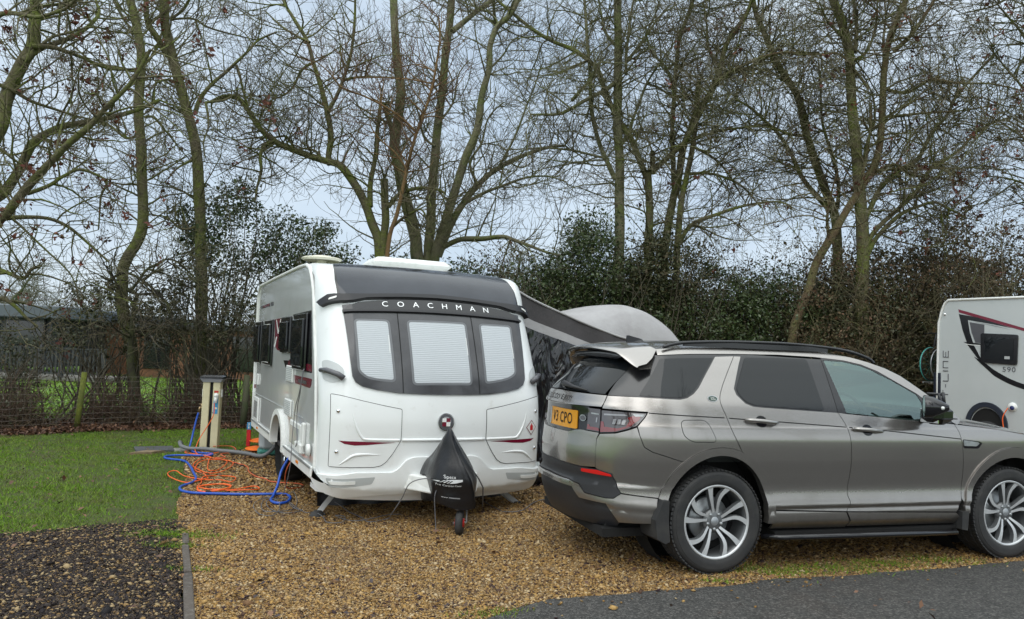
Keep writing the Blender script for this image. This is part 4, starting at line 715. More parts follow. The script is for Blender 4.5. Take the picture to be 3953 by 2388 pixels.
# locker doors
def lockd(s): return rnd([(s*1.075,.985), (s*.93,.935), (s*.79,.895), (s*.60,.85), (s*.43,.817), (s*.43,.52), (s*.50,.40), (s*.56,.32), (s*.61,.285), (s*.67,.272), (s*1.07,.27)], .015)
for s in (-1, 1):
    patch('locker_gap', lockd(s), VS, M_dark, cv, off=.0015, thick=0)
    ld = patch('locker_door', lockd(s), VS, M_white, cv, off=.006, thick=.006, gap=.006)
    for v_ in (.80, .416):
        c0 = VS(s*1.01, v_, .008); c1 = VS(s*1.01, v_, .016); MB().tube([tuple(c0), tuple(c1)], .016, 14).build('lock', M_chrome, ld, True)
    patch('burgundy_flash', [(s*1.0,.518), (s*.95,.49), (s*.86,.476), (s*.75,.48), (s*.65,.49), (s*.48,.503)], VS, M_red, ld, off=.008, thick=0)
    # pressed swage in the door
    sw = MB(); pts = [(s*.62,.388), (s*.75,.395), (s*.86,.385), (s*.93,.34), (s*.985,.295)]
    cc = catmull(pts, 6); sw.tube([tuple(VS(a, b, .004)) for a, b in cc], [.003+.011*math.sin(math.pi*i/(len(cc)-1)) for i in range(len(cc))], 8); sw.build('swage', M_white, ld, True)
    sw = MB(); cc = catmull([(s*.895,.80), (s*.87,.70), (s*.84,.62), (s*.80,.555), (s*.76,.532), (s*.60,.527), (s*.44,.526)], 6); sw.tube([tuple(VS(a, b, .002)) for a, b in cc], [.004+.010*min(1, i/12) for i in range(len(cc))], 8); sw.build('swage', M_white, ld, True)
cc = [(-.42+.84*i/20, .526) for i in range(21)]; sw = MB(); sw.tube([tuple(VS(a, b, .002)) for a, b in cc], .014, 8); sw.build('swage', M_white, cv, True)
# bumper moulding
bt = [(-1.148,.18), (-1.0,.20), (-.846,.228), (-.50,.228), (-.44,.265), (-.375,.345), (-.30,.368)]
bt = bt+[(-x, v) for x, v in reversed(bt)]
patch('front_bumper', rnd(bt+[(1.148,-.085), (.9,-.05), (.6,.0), (.35,.02), (-.35,.02), (-.6,.0), (-.9,-.05), (-1.148,-.085)], .03), VS, M_white, cv, off=.032, thick=.05)
for s in (-1, 1):
    patch('bumper_slot', rnd([(s*1.07,.165), (s*.66,.19), (s*.69,.125), (s*1.04,.072)], .015), VS, M_vent, cv, off=.0335, thick=0)
    patch('reflector', rnd([(s*1.05,.14), (s*.84,.155), (s*.84,.125), (s*1.03,.108)], .008), VS, M_trim, cv, off=.040, thick=.006)
MB().prism([(-1.13,-.17), (-1.05,-.30), (-.6,-.42), (0,-.44), (.6,-.42), (1.05,-.30), (1.13,-.17), (1.13,.1), (-1.13,.1)], 2, .17, .21).build('front_floor', M_trim, cv)
# roundel
bd_ = MB()
def disc(r, off, n=32, x0=0., v0=.695):
    return [tuple(VS(x0+r*math.cos(2*math.pi*k/n), v0+r*math.sin(2*math.pi*k/n), off)) for k in range(n)]
def ringmesh(name, r0, r1, off, m_, par):
    a, b = disc(r0, off), disc(r1, off); return MB().add(a+b, [(i, (i+1) % 32, 32+(i+1) % 32, 32+i) for i in range(32)]).build(name, m_, par, True)
rd_ = MB().add(disc(.083,.006)+disc(.083,.018), [(i, (i+1) % 32, 32+(i+1) % 32, 32+i) for i in range(32)]+[tuple(range(32, 64))]).build('badge', M_chrome, cv)
ringmesh('badge_ring', .050, .074, .0195, M_dgrey, rd_)
for i, (x0_, v0_, m_) in enumerate(((-.024,.671,M_red), (.0,.671,M_trim), (-.024,.695,M_trim), (.0,.695,M_red))):
    a = .036
    sh = [(0,0), (1,0), (1,1), (0,1)]
    q = [(-.04 if x0_ < 0 else 0, .655 if v0_ < .69 else .695), (0 if x0_ < 0 else .04, .655 if v0_ < .69 else .695), (0 if x0_ < 0 else .04, .695 if v0_ < .69 else .730), (-.04 if x0_ < 0 else 0, .695 if v0_ < .69 else .730)]
    patch('shield_quarter', q, VS, m_, rd_, off=.020, thick=.001, step=.02)
# gas bottle diamond
gb = patch('gas_sticker', [(.955,.71), (1.02,.63), (.955,.55), (.89,.63)], VS, M_red, cv, off=.009, thick=0)
patch('sticker_field', [(.955,.70), (1.012,.63), (.955,.56), (.898,.63)], VS, M_trim, gb, off=.0095, thick=0)
patch('bottle_symbol', [(.937,.60), (.973,.60), (.973,.65), (.962,.655), (.962,.672), (.948,.672), (.948,.655), (.937,.65)], VS, mat('sign_red', (.55,.01,.015), .4), gb, off=.010, thick=0)
# side windows and decals (near side)
def sw_(y0, y1, z0, z1, lab=None):
    o = MB().box((-1.165, (y0+y1)/2, (z0+z1)/2), (.028, y1-y0, z1-z0), bev=.012).build('side_window', M_blk, cv)
    p = MB(); p.box((-1.190, (y0+y1)/2, (z0+z1)/2-.01), (.034, y1-y0-.11, z1-z0-.10), bev=.012); p.build('pane', M_gshade, o)
    return o
for y0, y1 in ((4.06, 4.72), (2.93, 3.72)): sw_(y0, y1, 1.235, 1.85)
sw_(1.52, 2.20, 1.43, 1.855); sw_(.50, 1.26, 1.26, 1.865)
def decal(name, poly, m_, off=.002, par=None): return patch(name, poly, sidefn(-1), m_, par or cv, off=off, thick=0, step=0)
decal('burgundy_decal', rnd([(2.92,1.85), (2.42,1.85), (2.24,1.85), (2.24,1.44), (2.62,1.455), (2.80,1.5)], .04), M_red)
decal('white_stripe', [(2.80,1.84), (2.74,1.84), (2.52,1.66), (2.60,1.66)], M_trim, .003); decal('white_stripe', [(2.44,1.84), (2.38,1.84), (2.50,1.68), (2.58,1.68)], M_trim, .003)
decal('white_stripe', [(2.86,1.50), (2.78,1.48), (2.64,1.62), (2.72,1.62)], M_trim, .003); decal('white_stripe', [(2.36,1.48), (2.30,1.50), (2.46,1.62), (2.52,1.60)], M_trim, .003)
decal('burgundy_decal', [(2.24,1.87), (.42,1.88), (.30,1.27), (1.75,1.27), (1.95,1.32), (1.9,1.345), (1.5,1.35), (1.36,1.46), (1.31,1.62), (1.28,1.80), (1.52,1.80), (1.52,1.87)] if 0 else [(1.50,1.872), (.40,1.885), (.20,1.27), (.22,1.255), (1.86,1.26), (2.02,1.335), (1.62,1.345), (1.42,1.40), (1.33,1.50), (1.29,1.70)], M_blk)
decal('burgundy_stripe', [(.225,1.34), (1.62,1.34), (1.72,1.27), (.20,1.27)], M_red, .003)
decal('burgundy_decal', rnd([(1.24,1.195), (.18,1.20), (.20,1.14), (.27,1.105), (1.14,1.11)], .02), M_red)
decal('grey_lettering_block', [(.95,1.165), (.45,1.165), (.45,1.13), (.95,1.13)], M_dgrey, .003)
decal('top_decal', [(4.43,2.08), (3.45,2.085), (3.45,2.04), (4.40,2.035)], M_dgrey); decal('top_decal', [(3.40,2.09), (3.15,2.09), (3.12,2.04), (3.38,2.04)], M_dgrey); decal('top_decal', [(4.2,2.075), (3.5,2.08), (3.5,2.05), (4.2,2.045)], M_red, .003)
# fridge vents
for z0, z1 in ((1.105,1.29), (.725,.91)):
    o = MB().box((-1.158, 1.47, (z0+z1)/2), (.02, .44, z1-z0), bev=.008).build('fridge_vent', M_trim, cv)
    b_ = MB()
    for i in range(8): b_.box((-1.170, 1.47, z0+.022+i*(z1-z0-.04)/7), (.008, .37, .008))
    b_.build('louvre', M_vent, o)
for c_, d_, nm in (((-1.158,4.24,.57), (.022,.48,.34), 'locker_hatch'), ((-1.158,4.26,1.0), (.02,.17,.16), 'mains_hatch'), ((-1.160,.89,.565), (.024,.66,.29), 'locker_hatch'), ((-1.165,.40,.60), (.04,.10,.30), 'filler_cover'), ((-1.175,.52,.49), (.06,.34,.10), 'water_inlet')):
    o = MB().box(c_, d_, bev=.012).build(nm, M_trim, cv)
    if nm == 'locker_hatch': MB().box((c_[0]-.013, c_[1], c_[2]), (.006, d_[1]-.10, d_[2]-.10), bev=.003).build('hatch_panel', M_side, o)
o = MB(); o.lathe([(0,.03), (.055,.03), (.06,.015), (.06,0)], 24, Matrix.Rotation(-math.pi/2, 3, 'Y'), (-1.16,.08,.52)); o.build('filler_cap', M_trim, cv, True)
MB().box((-1.155, 2.6, .785), (.004, 4.1, .006)).build('wall_seam', M_vent, cv)
for y_ in (.62, 3.9): MB().box((-1.178, y_, .33), (.012, .10, .03), bev=.004).build('side_marker', mat('amber', (.75,.22,.01), .2), cv)
MB().box((-1.156, 4.60, .88), (.012, .05, .06), bev=.004).build('side_marker', M_red, cv)
# roof furniture
o = MB(); o.lathe([(0,.055), (.10,.055), (.12,.04), (.20,.035), (.225,.02), (.20,.0)], 32, None, (-.93, 1.15, 2.475)); o.lathe([(.05,0), (.07,-.08)], 16, None, (-.93,1.15,2.475)); o.build('aerial_dome', M_cream, cv, True)
MB().box((.06, 1.15, 2.50), (.92, .62, .11), bev=.05).build('rooflight', M_trim, cv, False, .0)
# corner steadies, jockey wheel, fairing
for s, (xt, xf, yf, zf) in ((-1, (.86, 1.06, .02, -.08)), (1, (.82, .99, -.15, -.06))):
    L_ = MB(); a = Vector((s*(xt-.12), .25, .22)); b = Vector((s*xf, yf, zf)); L_.tube([a, b], .034, 4); st = L_.build('corner_steady', mat('bright_galvanised', (.62,.64,.65), .4, metal=.3), cv)
    f_ = MB(); f_.lathe([(.085,-.025), (.08,-.012), (.035,.03), (0,.035)], 20, None, (s*xf, yf, zf)); f_.build('foot', M_rub, st, True)
fz = MB(); fz.add([(-.40,-.42,.36), (.40,-.42,.36), (.42,-.42,.20), (-.44,-.42,.22), (-.17,-.92,.37), (.17,-.92,.37), (.18,-.92,.225), (-.18,-.92,.225)], [(0,1,5,4), (4,5,6,7), (3,2,1,0), (0,4,7,3), (1,2,6,5), (3,7,6,2)]); fr_ = fz.build('hitch_fairing', M_trim, cv, False, .015)
MB().box((-.15,-.926,.31), (.075,.006,.09), bev=.002).build('fairing_label', M_dgrey, fr_)
MB().add([(-.27,-.62,.372), (-.18,-.86,.378), (-.05,-.86,.378), (-.1,-.62,.372)], [(0,1,2,3)]).build('fairing_opening', M_mblk, fr_)
b_ = MB(); b_.box((0,-.72,.27), (.08,.56,.08)); b_.tube([(-.02,-1.055,.36), (-.02,-1.055,.12)], .024, 10); b_.build('drawbar', M_galv, cv)
jw = MB(); JR = Matrix.Rotation(-.50, 3, 'Z') @ Matrix.Rotation(math.pi/2, 3, 'Y'); jw.lathe([(.04,-.03), (.085,-.034), (.105,-.024), (.11,0), (.105,.024), (.085,.034), (.04,.03)], 28, JR, (-.022,-1.055,.005)); jo = jw.build('jockey_wheel', M_rub, cv, True)
j2 = MB(); j2.lathe([(.0,-.042), (.04,-.042), (.04,.042), (.0,.042)], 16, JR, (-.022,-1.055,.005)); j2.build('hub', mat('hub_red', (.5,.02,.02), .4), jo, True)
j3 = MB(); j3.tube([(-.085,-1.055,.005), (.04,-1.055,.005)], .012, 8); j3.box((-.022,-1.055,.135), (.085,.05,.03)); j3.tube([(.07,-.98,.14), (.05,-1.04,-.0)], .007, 6); j3.build('fork', M_galv, jo)
# hitch cover: black vinyl hood
hc = thing('hitch_cover', 'black vinyl hitch cover with white printed logo over the caravan drawbar', 'cover', (*toworld(CVN, -.02, -.95)[:2], 0), CVN[2])
levels = [(.835,-.095,.0,.010,.010), (.80,-.090,.0,.030,.035), (.73,-.078,.03,.068,.09), (.64,-.055,.08,.112,.17), (.56,-.04,.12,.150,.25), (.49,-.03,.16,.185,.33), (.43,-.02,.19,.215,.38), (.37,-.012,.21,.238,.41), (.28,-.005,.22,.232,.41), (.20,.0,.22,.222,.41), (.145,.0,.22,.21,.40)]
hv, n_ = [], 56; zz = catmull([(a,)+tuple(r) for a, *r in levels], 5)
for z_, cx_, cy_, rx_, ry_ in zz:
    for k in range(n_):
        q = 2*math.pi*k/n_; c_, s_ = math.cos(q), math.sin(q); sq = 1/(abs(c_)**3+abs(s_)**3)**(1/3) if z_ < .7 else 1
        sq = 1+(sq-1)*.55*smooth01((.75-z_)/.3)
        fold = .012*math.sin(q*5+z_*6)*smooth01((.75-z_)/.3)+.03*math.exp(-((q-4.9+(z_-.4)*1.1)/.09)**2)*smooth01((.8-z_)/.15)+.008*noise.noise(Vector((c_*3, s_*3, z_*5)))-.014*math.exp(-((q-5.25+(z_-.4)*.6)/.25)**2)
        zt = z_-(.02*math.sin(q*3) if z_ < .16 else 0)
        hv.append((cx_+.0+c_*(rx_*.94*sq+fold*min(1, rx_*6)), cy_+s_*(ry_*sq+fold*min(1, rx_*6)), zt))
m_ = len(zz); hf = [(i*n_+k, i*n_+(k+1) % n_, (i+1)*n_+(k+1) % n_, (i+1)*n_+k) for i in range(m_-1) for k in range(n_)]+[tuple(range(n_))]
M_vinyl = mat('black_vinyl', (.010,.010,.012), .30, spec=.4, bump=(7, .35, .03), var=(120, (.05,.052,.06), .66, .74))
hood = MB().add(hv, hf).build('vinyl_hood', M_vinyl, hc, True)
MB().tube([tuple(hood_p) for hood_p in []] or [(-.075,-.02,.80), (-.05,-.07,.72), (-.005,-.14,.61), (.05,-.20,.50), (.11,-.235,.41), (.155,-.235,.33), (.165,-.22,.16)], .006, 6).build('seam_piping', mat('vinyl_piping', (.05,.05,.055), .3), hood, True)
M_print = mat('white_print', (.62,.63,.64), .45)
def hoodfn(u, v, off=0):
    # front face of the hood: cast onto the superellipse
    u = np.asarray(u, float); v = np.asarray(v, float); Z = np.array([z[0] for z in zz])[::-1]
    g_ = lambda i: np.interp(v, Z, np.array([z[i] for z in zz])[::-1])
    rx_, ry_, cy_, cx_ = g_(3), g_(4), g_(2), g_(1); k = np.clip(np.abs(u-cx_)/(rx_*.94), 0, .98)
    return np.stack([u, cy_-ry_*(1-k**3)**(1/3)-off, v], -1)
sw = [(u-.035, v) for u, v in [(-.205,.372), (-.15,.392), (-.09,.402), (.0,.402), (.0,.385), (-.06,.372), (-.11,.366)]]
patch('logo', sw, hoodfn, M_print, hood, off=.022, thick=0, step=.03)
for i in range(4): patch('logo_stroke', [(-.225+i*.022,.368), (-.213+i*.022,.368), (-.185+i*.022,.392), (-.197+i*.022,.392)], hoodfn, M_vinyl, hood, off=.024, thick=0)
textwarp('lettering', 'Specx', .042, M_print, hood, hoodfn, -.14, .422, off=.024, font_scale=(.9, 1))
textwarp('lettering', 'The Caravan Cover', .024, M_print, hood, hoodfn, -.14, .348, off=.024)
textwarp('lettering', 'www.', .018, M_print, hood, hoodfn, -.165, .243, off=.024); patch('web_line', [(-.14,.238), (-.05,.232), (-.05,.242), (-.14,.248)], hoodfn, mat('faint_print', (.2,.2,.21), .5), hood, off=.024, thick=0)
# ---------------------------------------------------------------- estate car (4x4)
car = thing('parked_car', 'grey metallic four by four estate car parked on the gravel with its rear towards caravan', 'car', (CAR[0], CAR[1], 0), CAR[2])
def mir(p): return [(2*UR-u, z) for u, z in p]
def symc(h): return h+[(2*UR-u, z) for u, z in reversed(h)]
P_ = M_paint
def cp(name, poly, m_=None, off=0.0, thick=.02, gap=.0025, both=True, step=(.06,.022), par=None, smooth=True):
    r = []
    for i, q in enumerate([poly, mir(poly)] if both else [poly]):
        pr = par[i] if isinstance(par, list) else (par or car)
        r.append(patch(name, q, CS, m_ or P_, pr, off=off, thick=thick, gap=gap, step=step, smooth=smooth))
    return r
rearc = lambda a0, a1, n=20: arc(.012, .40, .478, .508, a0, a1, n)
frontc = lambda a0, a1, n=20: arc(2.765, .40, .497, .513, a0, a1, n)
gapA = catmull([(.255,1.574), (.131,1.408), (.055,1.29), (.040,1.22), (.068,1.128), (.1,1.025), (.145,.94), (.183,.875)], 4)
gapB = catmull([(1.053,1.171), (1.082,1.123), (1.108,1.065), (1.129,.972), (1.143,.83), (1.143,.70), (1.134,.61), (1.134,.55), (1.151,.49), (1.122,.424)], 4)
gapF = catmull([(2.167,1.095), (2.192,1.038), (2.21,.967), (2.234,.83), (2.25,.64), (2.229,.468), (2.19,.396)], 4)
# doors
rdoor = [(.318,1.574), (.275,1.503), (.184,1.33), (.192,1.286), (.25,1.226), (.31,1.205), (.403,1.198), (.96,1.174)]+gapB+[(.487,.447)]+rearc(8, 67)+list(reversed(gapA))
fdoor = [(1.053,1.171), (1.134,1.163), (1.852,1.116), (2.167,1.095)]+gapF+[(1.122,.424)]+list(reversed(gapB))
rd2 = cp('rear_door', rdoor); fd2 = cp('front_door', fdoor)
quarter = list(reversed(gapA))+[(.088,1.565), (-.119,1.331), (-.171,1.287), (-.229,1.256), (-.291,1.243), (-.62,1.249), (-.874,1.248), (-.892,1.19), (-.901,1.152), (-.545,1.146), (-.575,1.104), (-.635,1.042), (-.617,.975), (-.581,.900), (-.52,.868), (-.41,.838), (-.298,.806)]+[p for p in rearc(127, 69)]
cp('quarter_panel', quarter)
fuel = rnd([(-.315,1.10), (-.10,1.104), (-.035,.965), (-.05,.944), (-.23,.945), (-.30,.99)], .05, 5)
for o in cp('fuel_flap_gap', fuel, M_dark, off=.0008, thick=0, gap=0, both=False): pass
cp('fuel_flap', fuel, off=.002, thick=.002, gap=.004, both=False)
wing = gapF[:-1][::-1][:-1]
wing = [(2.167,1.095), (2.368,1.079), (2.62,1.055), (2.888,1.02), (3.10,.985), (3.22,.96), (3.20,.80), (3.24,.72)]+frontc(18, 178)+[(2.262,.46)]+[p for p in reversed(gapF) if p[1] > .5]
cp('front_wing', wing)
cp('wing_vent', rnd([(2.222,.978), (2.39,.962), (2.425,.948), (2.385,.903), (2.232,.905)], .015), M_blk, off=.002, thick=.004, gap=0); cp('vent_insert', rnd([(2.226,.970), (2.375,.955), (2.395,.945), (2.362,.922), (2.232,.925)], .012), M_galv, off=.004, thick=.003, gap=0)
# sills
for a, b in (((.474,.442), (1.118,.420)), ((1.126,.420), (2.186,.392))):
    cp('sill', [a, b, (b[0]+(.04 if b[0] < 2 else .06),.345), (b[0]+(.035 if b[0] < 2 else .05),.29), (a[0]+(.0 if a[0] < 1 else .035),.30), (a[0]+(.0 if a[0] < 1 else .04),.35)])
# arch mouldings
def arch(cx, cz, rxi, rzi, rxo, rzo, a0, a1):
    for q in (1, -1):
        pl_ = arc(cx, cz, rxo, rzo, a0, a1, 28)+arc(cx, cz, rxi, rzi, a1, a0, 28)
        if q < 0: pl_ = mir(pl_)
        patch('wheel_arch_trim', pl_, CS, P_, car, off=.014, thick=.06, step=(.05,.05))
arch(.012, .40, .412, .452, .478, .508, -6, 164); arch(2.765, .40, .45, .43, .497, .513, -2, 182)
# handles
for i, (u0, u1, z0) in enumerate(((.222, .49, 1.105), (1.16, 1.425, 1.05))):
    for s in (0, 1):
        par = (rd2 if i == 0 else fd2)[s]; f_ = (lambda u: 2*UR-u) if s else (lambda u: u)
        cup = [(f_(u0+.135+.05*math.cos(a*math.pi/10)), z0-.008+.042*math.sin(a*math.pi/10)) for a in range(20)]
        patch('handle_cup', cup, CS, M_mblk if 0 else M_blk, par, off=.0015, thick=0, step=.03)
        pts = [(u0, z0+.004, .012), (u0+.03, z0+.003, .034), (u0+.13, z0-.003, .038), (u0+.23, z0-.012, .034), (u1, z0-.016, .012)]
        h_ = MB(); h_.tube([tuple(CS(f_(a), b, c)) for a, b, c in pts], [.012, .0155, .0165, .0155, .012], 8); h_.build('handle', P_, par, True)
# waist groove
gr = [(-.54,1.140), (.05,1.120)], [(.09,1.118), (.22,1.111)], [(.49,1.098), (1.10,1.064)], [(1.13,1.063), (1.16,1.061)], [(1.43,1.044), (2.205,.980)]
for q in gr:
    for s in (0, 1):
        pl_ = [(q[0][0], q[0][1]+.003), (q[1][0], q[1][1]+.003), (q[1][0], q[1][1]-.004), (q[0][0], q[0][1]-.004)]
        patch('waist_groove', mir(pl_) if s else pl_, CS, M_dark, car, off=.0012, thick=0, step=.05)
# glazing
under = [(-.874,1.25), (-.62,1.248), (-.291,1.240), (.403,1.196), (.96,1.17), (1.06,1.168), (1.06,1.575), (.266,1.592), (-.144,1.577), (-.50,1.556), (-.74,1.565), (-.82,1.48)]
cp('window_trim', under, mat('satin_black', (.014,.014,.016), .22, coat=.3, coatr=.15), off=-.006, thick=.01, gap=0)
cp('quarter_window', rnd([(-.621,1.255), (-.471,1.536), (.080,1.558), (-.128,1.331), (-.178,1.29), (-.233,1.262), (-.291,1.250)], .02), M_gshade, off=-.002, thick=.003, gap=.004)
cp('rear_door_window', rnd([(.351,1.566), (.205,1.33), (.215,1.288), (.262,1.236), (.33,1.212), (.516,1.203), (.935,1.183), (.915,1.572), (.631,1.573)], .02), M_gshade, off=-.002, thick=.003, gap=0)
fgl = rnd([(1.072,1.570), (1.26,1.563), (1.413,1.536), (1.511,1.503), (1.679,1.427), (1.876,1.322), (1.90,1.263), (1.886,1.122), (1.136,1.168)], .02)
cp('front_door_window', fgl, M_glass, off=-.006, thick=0, gap=0, par=fd2)
top = [(1.06,1.6), (1.268,1.58), (1.42,1.55), (1.563,1.50), (1.882,1.328), (2.007,1.228), (2.16,1.10)]
frame = top+[(1.886,1.115), (1.90,1.263), (1.876,1.322), (1.679,1.427), (1.511,1.503), (1.413,1.536), (1.26,1.563), (1.072,1.570)]
cp('window_frame', [(1.054,1.60)]+frame[1:]+[(1.136,1.163), (1.058,1.17)], M_blk, off=-.003, thick=.008, gap=0)
cp('mirror_sail', rnd([(1.90,1.263), (2.02,1.205), (2.15,1.10), (1.895,1.118)], .01), M_mblk, off=.001, thick=.004, gap=0)
# tailgate and rear
rg = [(UR,1.262), (-1.2,1.257), (-.90,1.252), (-.845,1.36), (-.79,1.46), (-.765,1.565), (UR,1.585)]
patch('rear_window', symc(rg), CS, M_gshade, car, off=-.003, thick=.006, gap=.004, step=(.05,.04))
tgp = patch('tailgate', symc([(UR,1.257), (-1.2,1.252), (-.879,1.247), (-.895,1.19), (-.905,1.165), (-1.15,1.163), (UR,1.152)]), CS, P_, car, off=.004, thick=.02, step=(.05,.03))
tgl = patch('tailgate_panel', symc([(UR,.955), (-1.25,.957), (-1.17,.978), (-1.10,.986), (-.928,.978), (-.948,.93), (-.94,.85), (-.937,.725), (-1.064,.716), (-1.3,.722), (UR,.722)]), CS, P_, car, off=.0, thick=.02, gap=.0025, step=(.05,.04))
rc = patch('tailgate_recess', symc([(UR,1.154), (-1.33,1.156), (-1.034,1.158), (-1.046,.985), (-1.12,.980), (-1.19,.965), (-1.25,.953), (UR,.953)]), CS, M_blk, car, off=-.014, thick=.01, step=(.05,.04))
# number plate: a flat plate in the recess
pc = CS(UR, 1.055); 
M_plate = mat('yellow_plate', (.62,.27,.008), .4)
pl_o = patch('number_plate', rnd([(-1.64,.982), (-1.16,.982), (-1.16,1.118), (-1.64,1.118)], .01), CS, M_plate, car, off=-.004, thick=.008, step=(.04,0))
mt_ = Matrix.Translation((pc[0]-.0175, 0, 1.055)) @ Matrix(((0,0,-1,0), (-1,0,0,0), (0,1,0,0), (0,0,0,1)))
textwarp('plate_characters', 'V3 CPO', .118, M_dark, pl_o, CS, -1.395, 1.049, off=-.001, font_scale=(.80, 1), bold=.001, spacing=1.12)
patch('plate_flash', [(-1.638,.985), (-1.61,.985), (-1.61,1.115), (-1.638,1.115)], CS, M_galv, pl_o, off=-.001, thick=0)
textwarp('lettering', 'DISCOVERY', .058, M_dark, tgp, CS, UR+.0, 1.206, du=1, off=.013, spacing=1.75, font_scale=(1.1, 1), bold=.0008)
def oval(fn, u0, z0, a, b, off, name, m_, par, n=24, th=.003): return patch(name, [(u0+a*math.cos(2*math.pi*k/n), z0+b*math.sin(2*math.pi*k/n)) for k in range(n)], fn, m_, par, off=off, thick=th, step=0)
oval(CS, -1.10, 1.07, .036, .024, -.006, 'oval_badge', M_galv, rc); oval(CS, -1.10, 1.07, .028, .017, -.004, 'badge_field', M_dgrey, rc)
ob = oval(CS, -.02, 1.235+.02, .042, .022, .003, 'oval_badge', M_galv, car); ob2 = oval(CS, -.02, 1.255, .036, .017, .005, 'badge_field', mat('badge_green', (.02,.05,.035), .3), ob)
textwarp('lettering', 'LAND-', .013, M_trim, ob, CS, -.022, 1.260, off=.007, font_scale=(.9,1)); textwarp('lettering', '-ROVER', .013, M_trim, ob, CS, -.018, 1.249, off=.007, font_scale=(.9,1))
# tail lights
M_lens = mat('lamp_red', (.16,.006,.010), .06, coat=1, spec=.8); M_smk = mat('lamp_smoked', (.03,.022,.026), .05, coat=1, spec=.8); M_clear = mat('lamp_clear', (.30,.30,.31), .15, metal=.5)
tl = rnd([(-.905,1.143), (-.552,1.138), (-.58,1.102), (-.638,1.044), (-.707,1.018), (-.798,.990), (-.922,.977)], .008)
T2 = cp('tail_light', tl, M_smk, off=.006, thick=.03, gap=.003)
tg2 = rnd([(-1.03,1.150), (-.914,1.146), (-.930,.982), (-1.046,.988)], .006)
T3 = cp('tail_light', tg2, M_smk, off=.004, thick=.02, gap=.001)
cp('lens_red', [(-.91,1.045), (-.88,1.045), (-.87,1.015), (-.76,1.012), (-.70,1.035), (-.655,1.075), (-.70,1.075), (-.735,1.045), (-.79,1.03), (-.85,1.028)][:10]+[(-.925,.988)] if 0 else [(-.915,1.06), (-.893,1.06), (-.885,1.025), (-.78,1.020), (-.72,1.038), (-.68,1.085), (-.645,1.090), (-.665,1.055), (-.71,1.027), (-.795,.998), (-.918,.984)], M_lens, off=.0085, thick=0, gap=0, par=T2)
cp('lens_red', [(-.70,1.10), (-.655,1.115), (-.60,1.118), (-.62,1.085), (-.66,1.06), (-.68,1.06)], M_lens, off=.0085, thick=0, gap=0, par=T2)
for k in range(3): cp('lamp_element', rnd([(-.825+k*.036,1.048), (-.80+k*.036,1.048), (-.785+k*.036,1.085), (-.81+k*.036,1.085)], .006), M_clear, off=.009, thick=0, gap=0, par=T2)
cp('lamp_strip', [(-.885,1.118), (-.72,1.122), (-.70,1.112), (-.885,1.106)], M_clear, off=.0085, thick=0, gap=0, par=T2)
cp('lamp_strip', [(-.66,1.128), (-.575,1.128), (-.59,1.112), (-.645,1.110)], M_galv, off=.0085, thick=0, gap=0, par=T2)
cp('lens_red', [(-1.035,1.03), (-1.02,1.03), (-1.012,1.015), (-.935,1.012), (-.930,.990), (-1.040,.995)], M_lens, off=.0065, thick=0, gap=0, par=T3)
cp('lamp_element', [(-.96,1.05), (-.948,1.05), (-.942,1.085), (-.954,1.085)], M_clear, off=.0068, thick=0, gap=0, par=T3); cp('lamp_strip', [(-1.0,1.118), (-.93,1.115), (-.93,1.105), (-1.0,1.108)], M_galv, off=.0065, thick=0, gap=0, par=T3)
# rear bumper
bsd = [(-.924,.971), (-.798,.984), (-.707,1.011), (-.638,1.037), (-.617,.975), (-.581,.900), (-.52,.868), (-.41,.838), (-.298,.806)]+rearc(127, 164)+[(-.457,.542), (-.711,.560), (-.797,.672), (-.807,.692), (-.917,.712), (-.937,.72), (-.943,.85), (-.948,.93)]
cp('rear_bumper', bsd)
patch('bumper_band', symc([(UR,.722), (-1.3,.722), (-1.065,.712), (-.93,.712), (-.80,.695), (-.797,.669), (-.712,.560), (-.766,.524), (-.828,.520), (-.997,.537), (-1.051,.593), (-1.17,.611), (UR,.618)]), CS, M_mblk, car, off=.006, thick=.03, step=(.05,.03))
cp('rear_reflector', rnd([(-1.062,.703), (-.917,.708), (-.812,.688), (-.80,.672), (-1.065,.681)], .006), mat('reflector_red', (.62,.008,.012), .12, coat=1, emit=None), off=.010, thick=.005, gap=0)
patch('lower_bumper', symc([(UR,.612), (-1.17,.607), (-1.055,.588), (-.998,.532), (-.828,.515), (-.766,.519), (-.711,.556), (-.457,.538), (-.475,.45), (-.512,.362), (-.753,.352), (-.829,.480), (-1.054,.492), (-1.122,.562), (UR,.572)]), CS, P_, car, off=.012, thick=.03, step=(.05,.03))
patch('diffuser', symc([(UR,.575), (-1.12,.565), (-1.05,.495), (-.825,.484), (-.750,.356), (-.78,.31), (UR,.30)]), CS, M_mblk, car, off=-.016, thick=.02, step=(.05,.04))
for k in range(0):
    for s in (-1, 1): q = UR+s*(.08+.13*k); patch('diffuser_fin', [(q-.008,.56), (q+.008,.56), (q+.008,.30), (q-.008,.30)], CS, M_mblk, car, off=.012, thick=.02, step=.1)
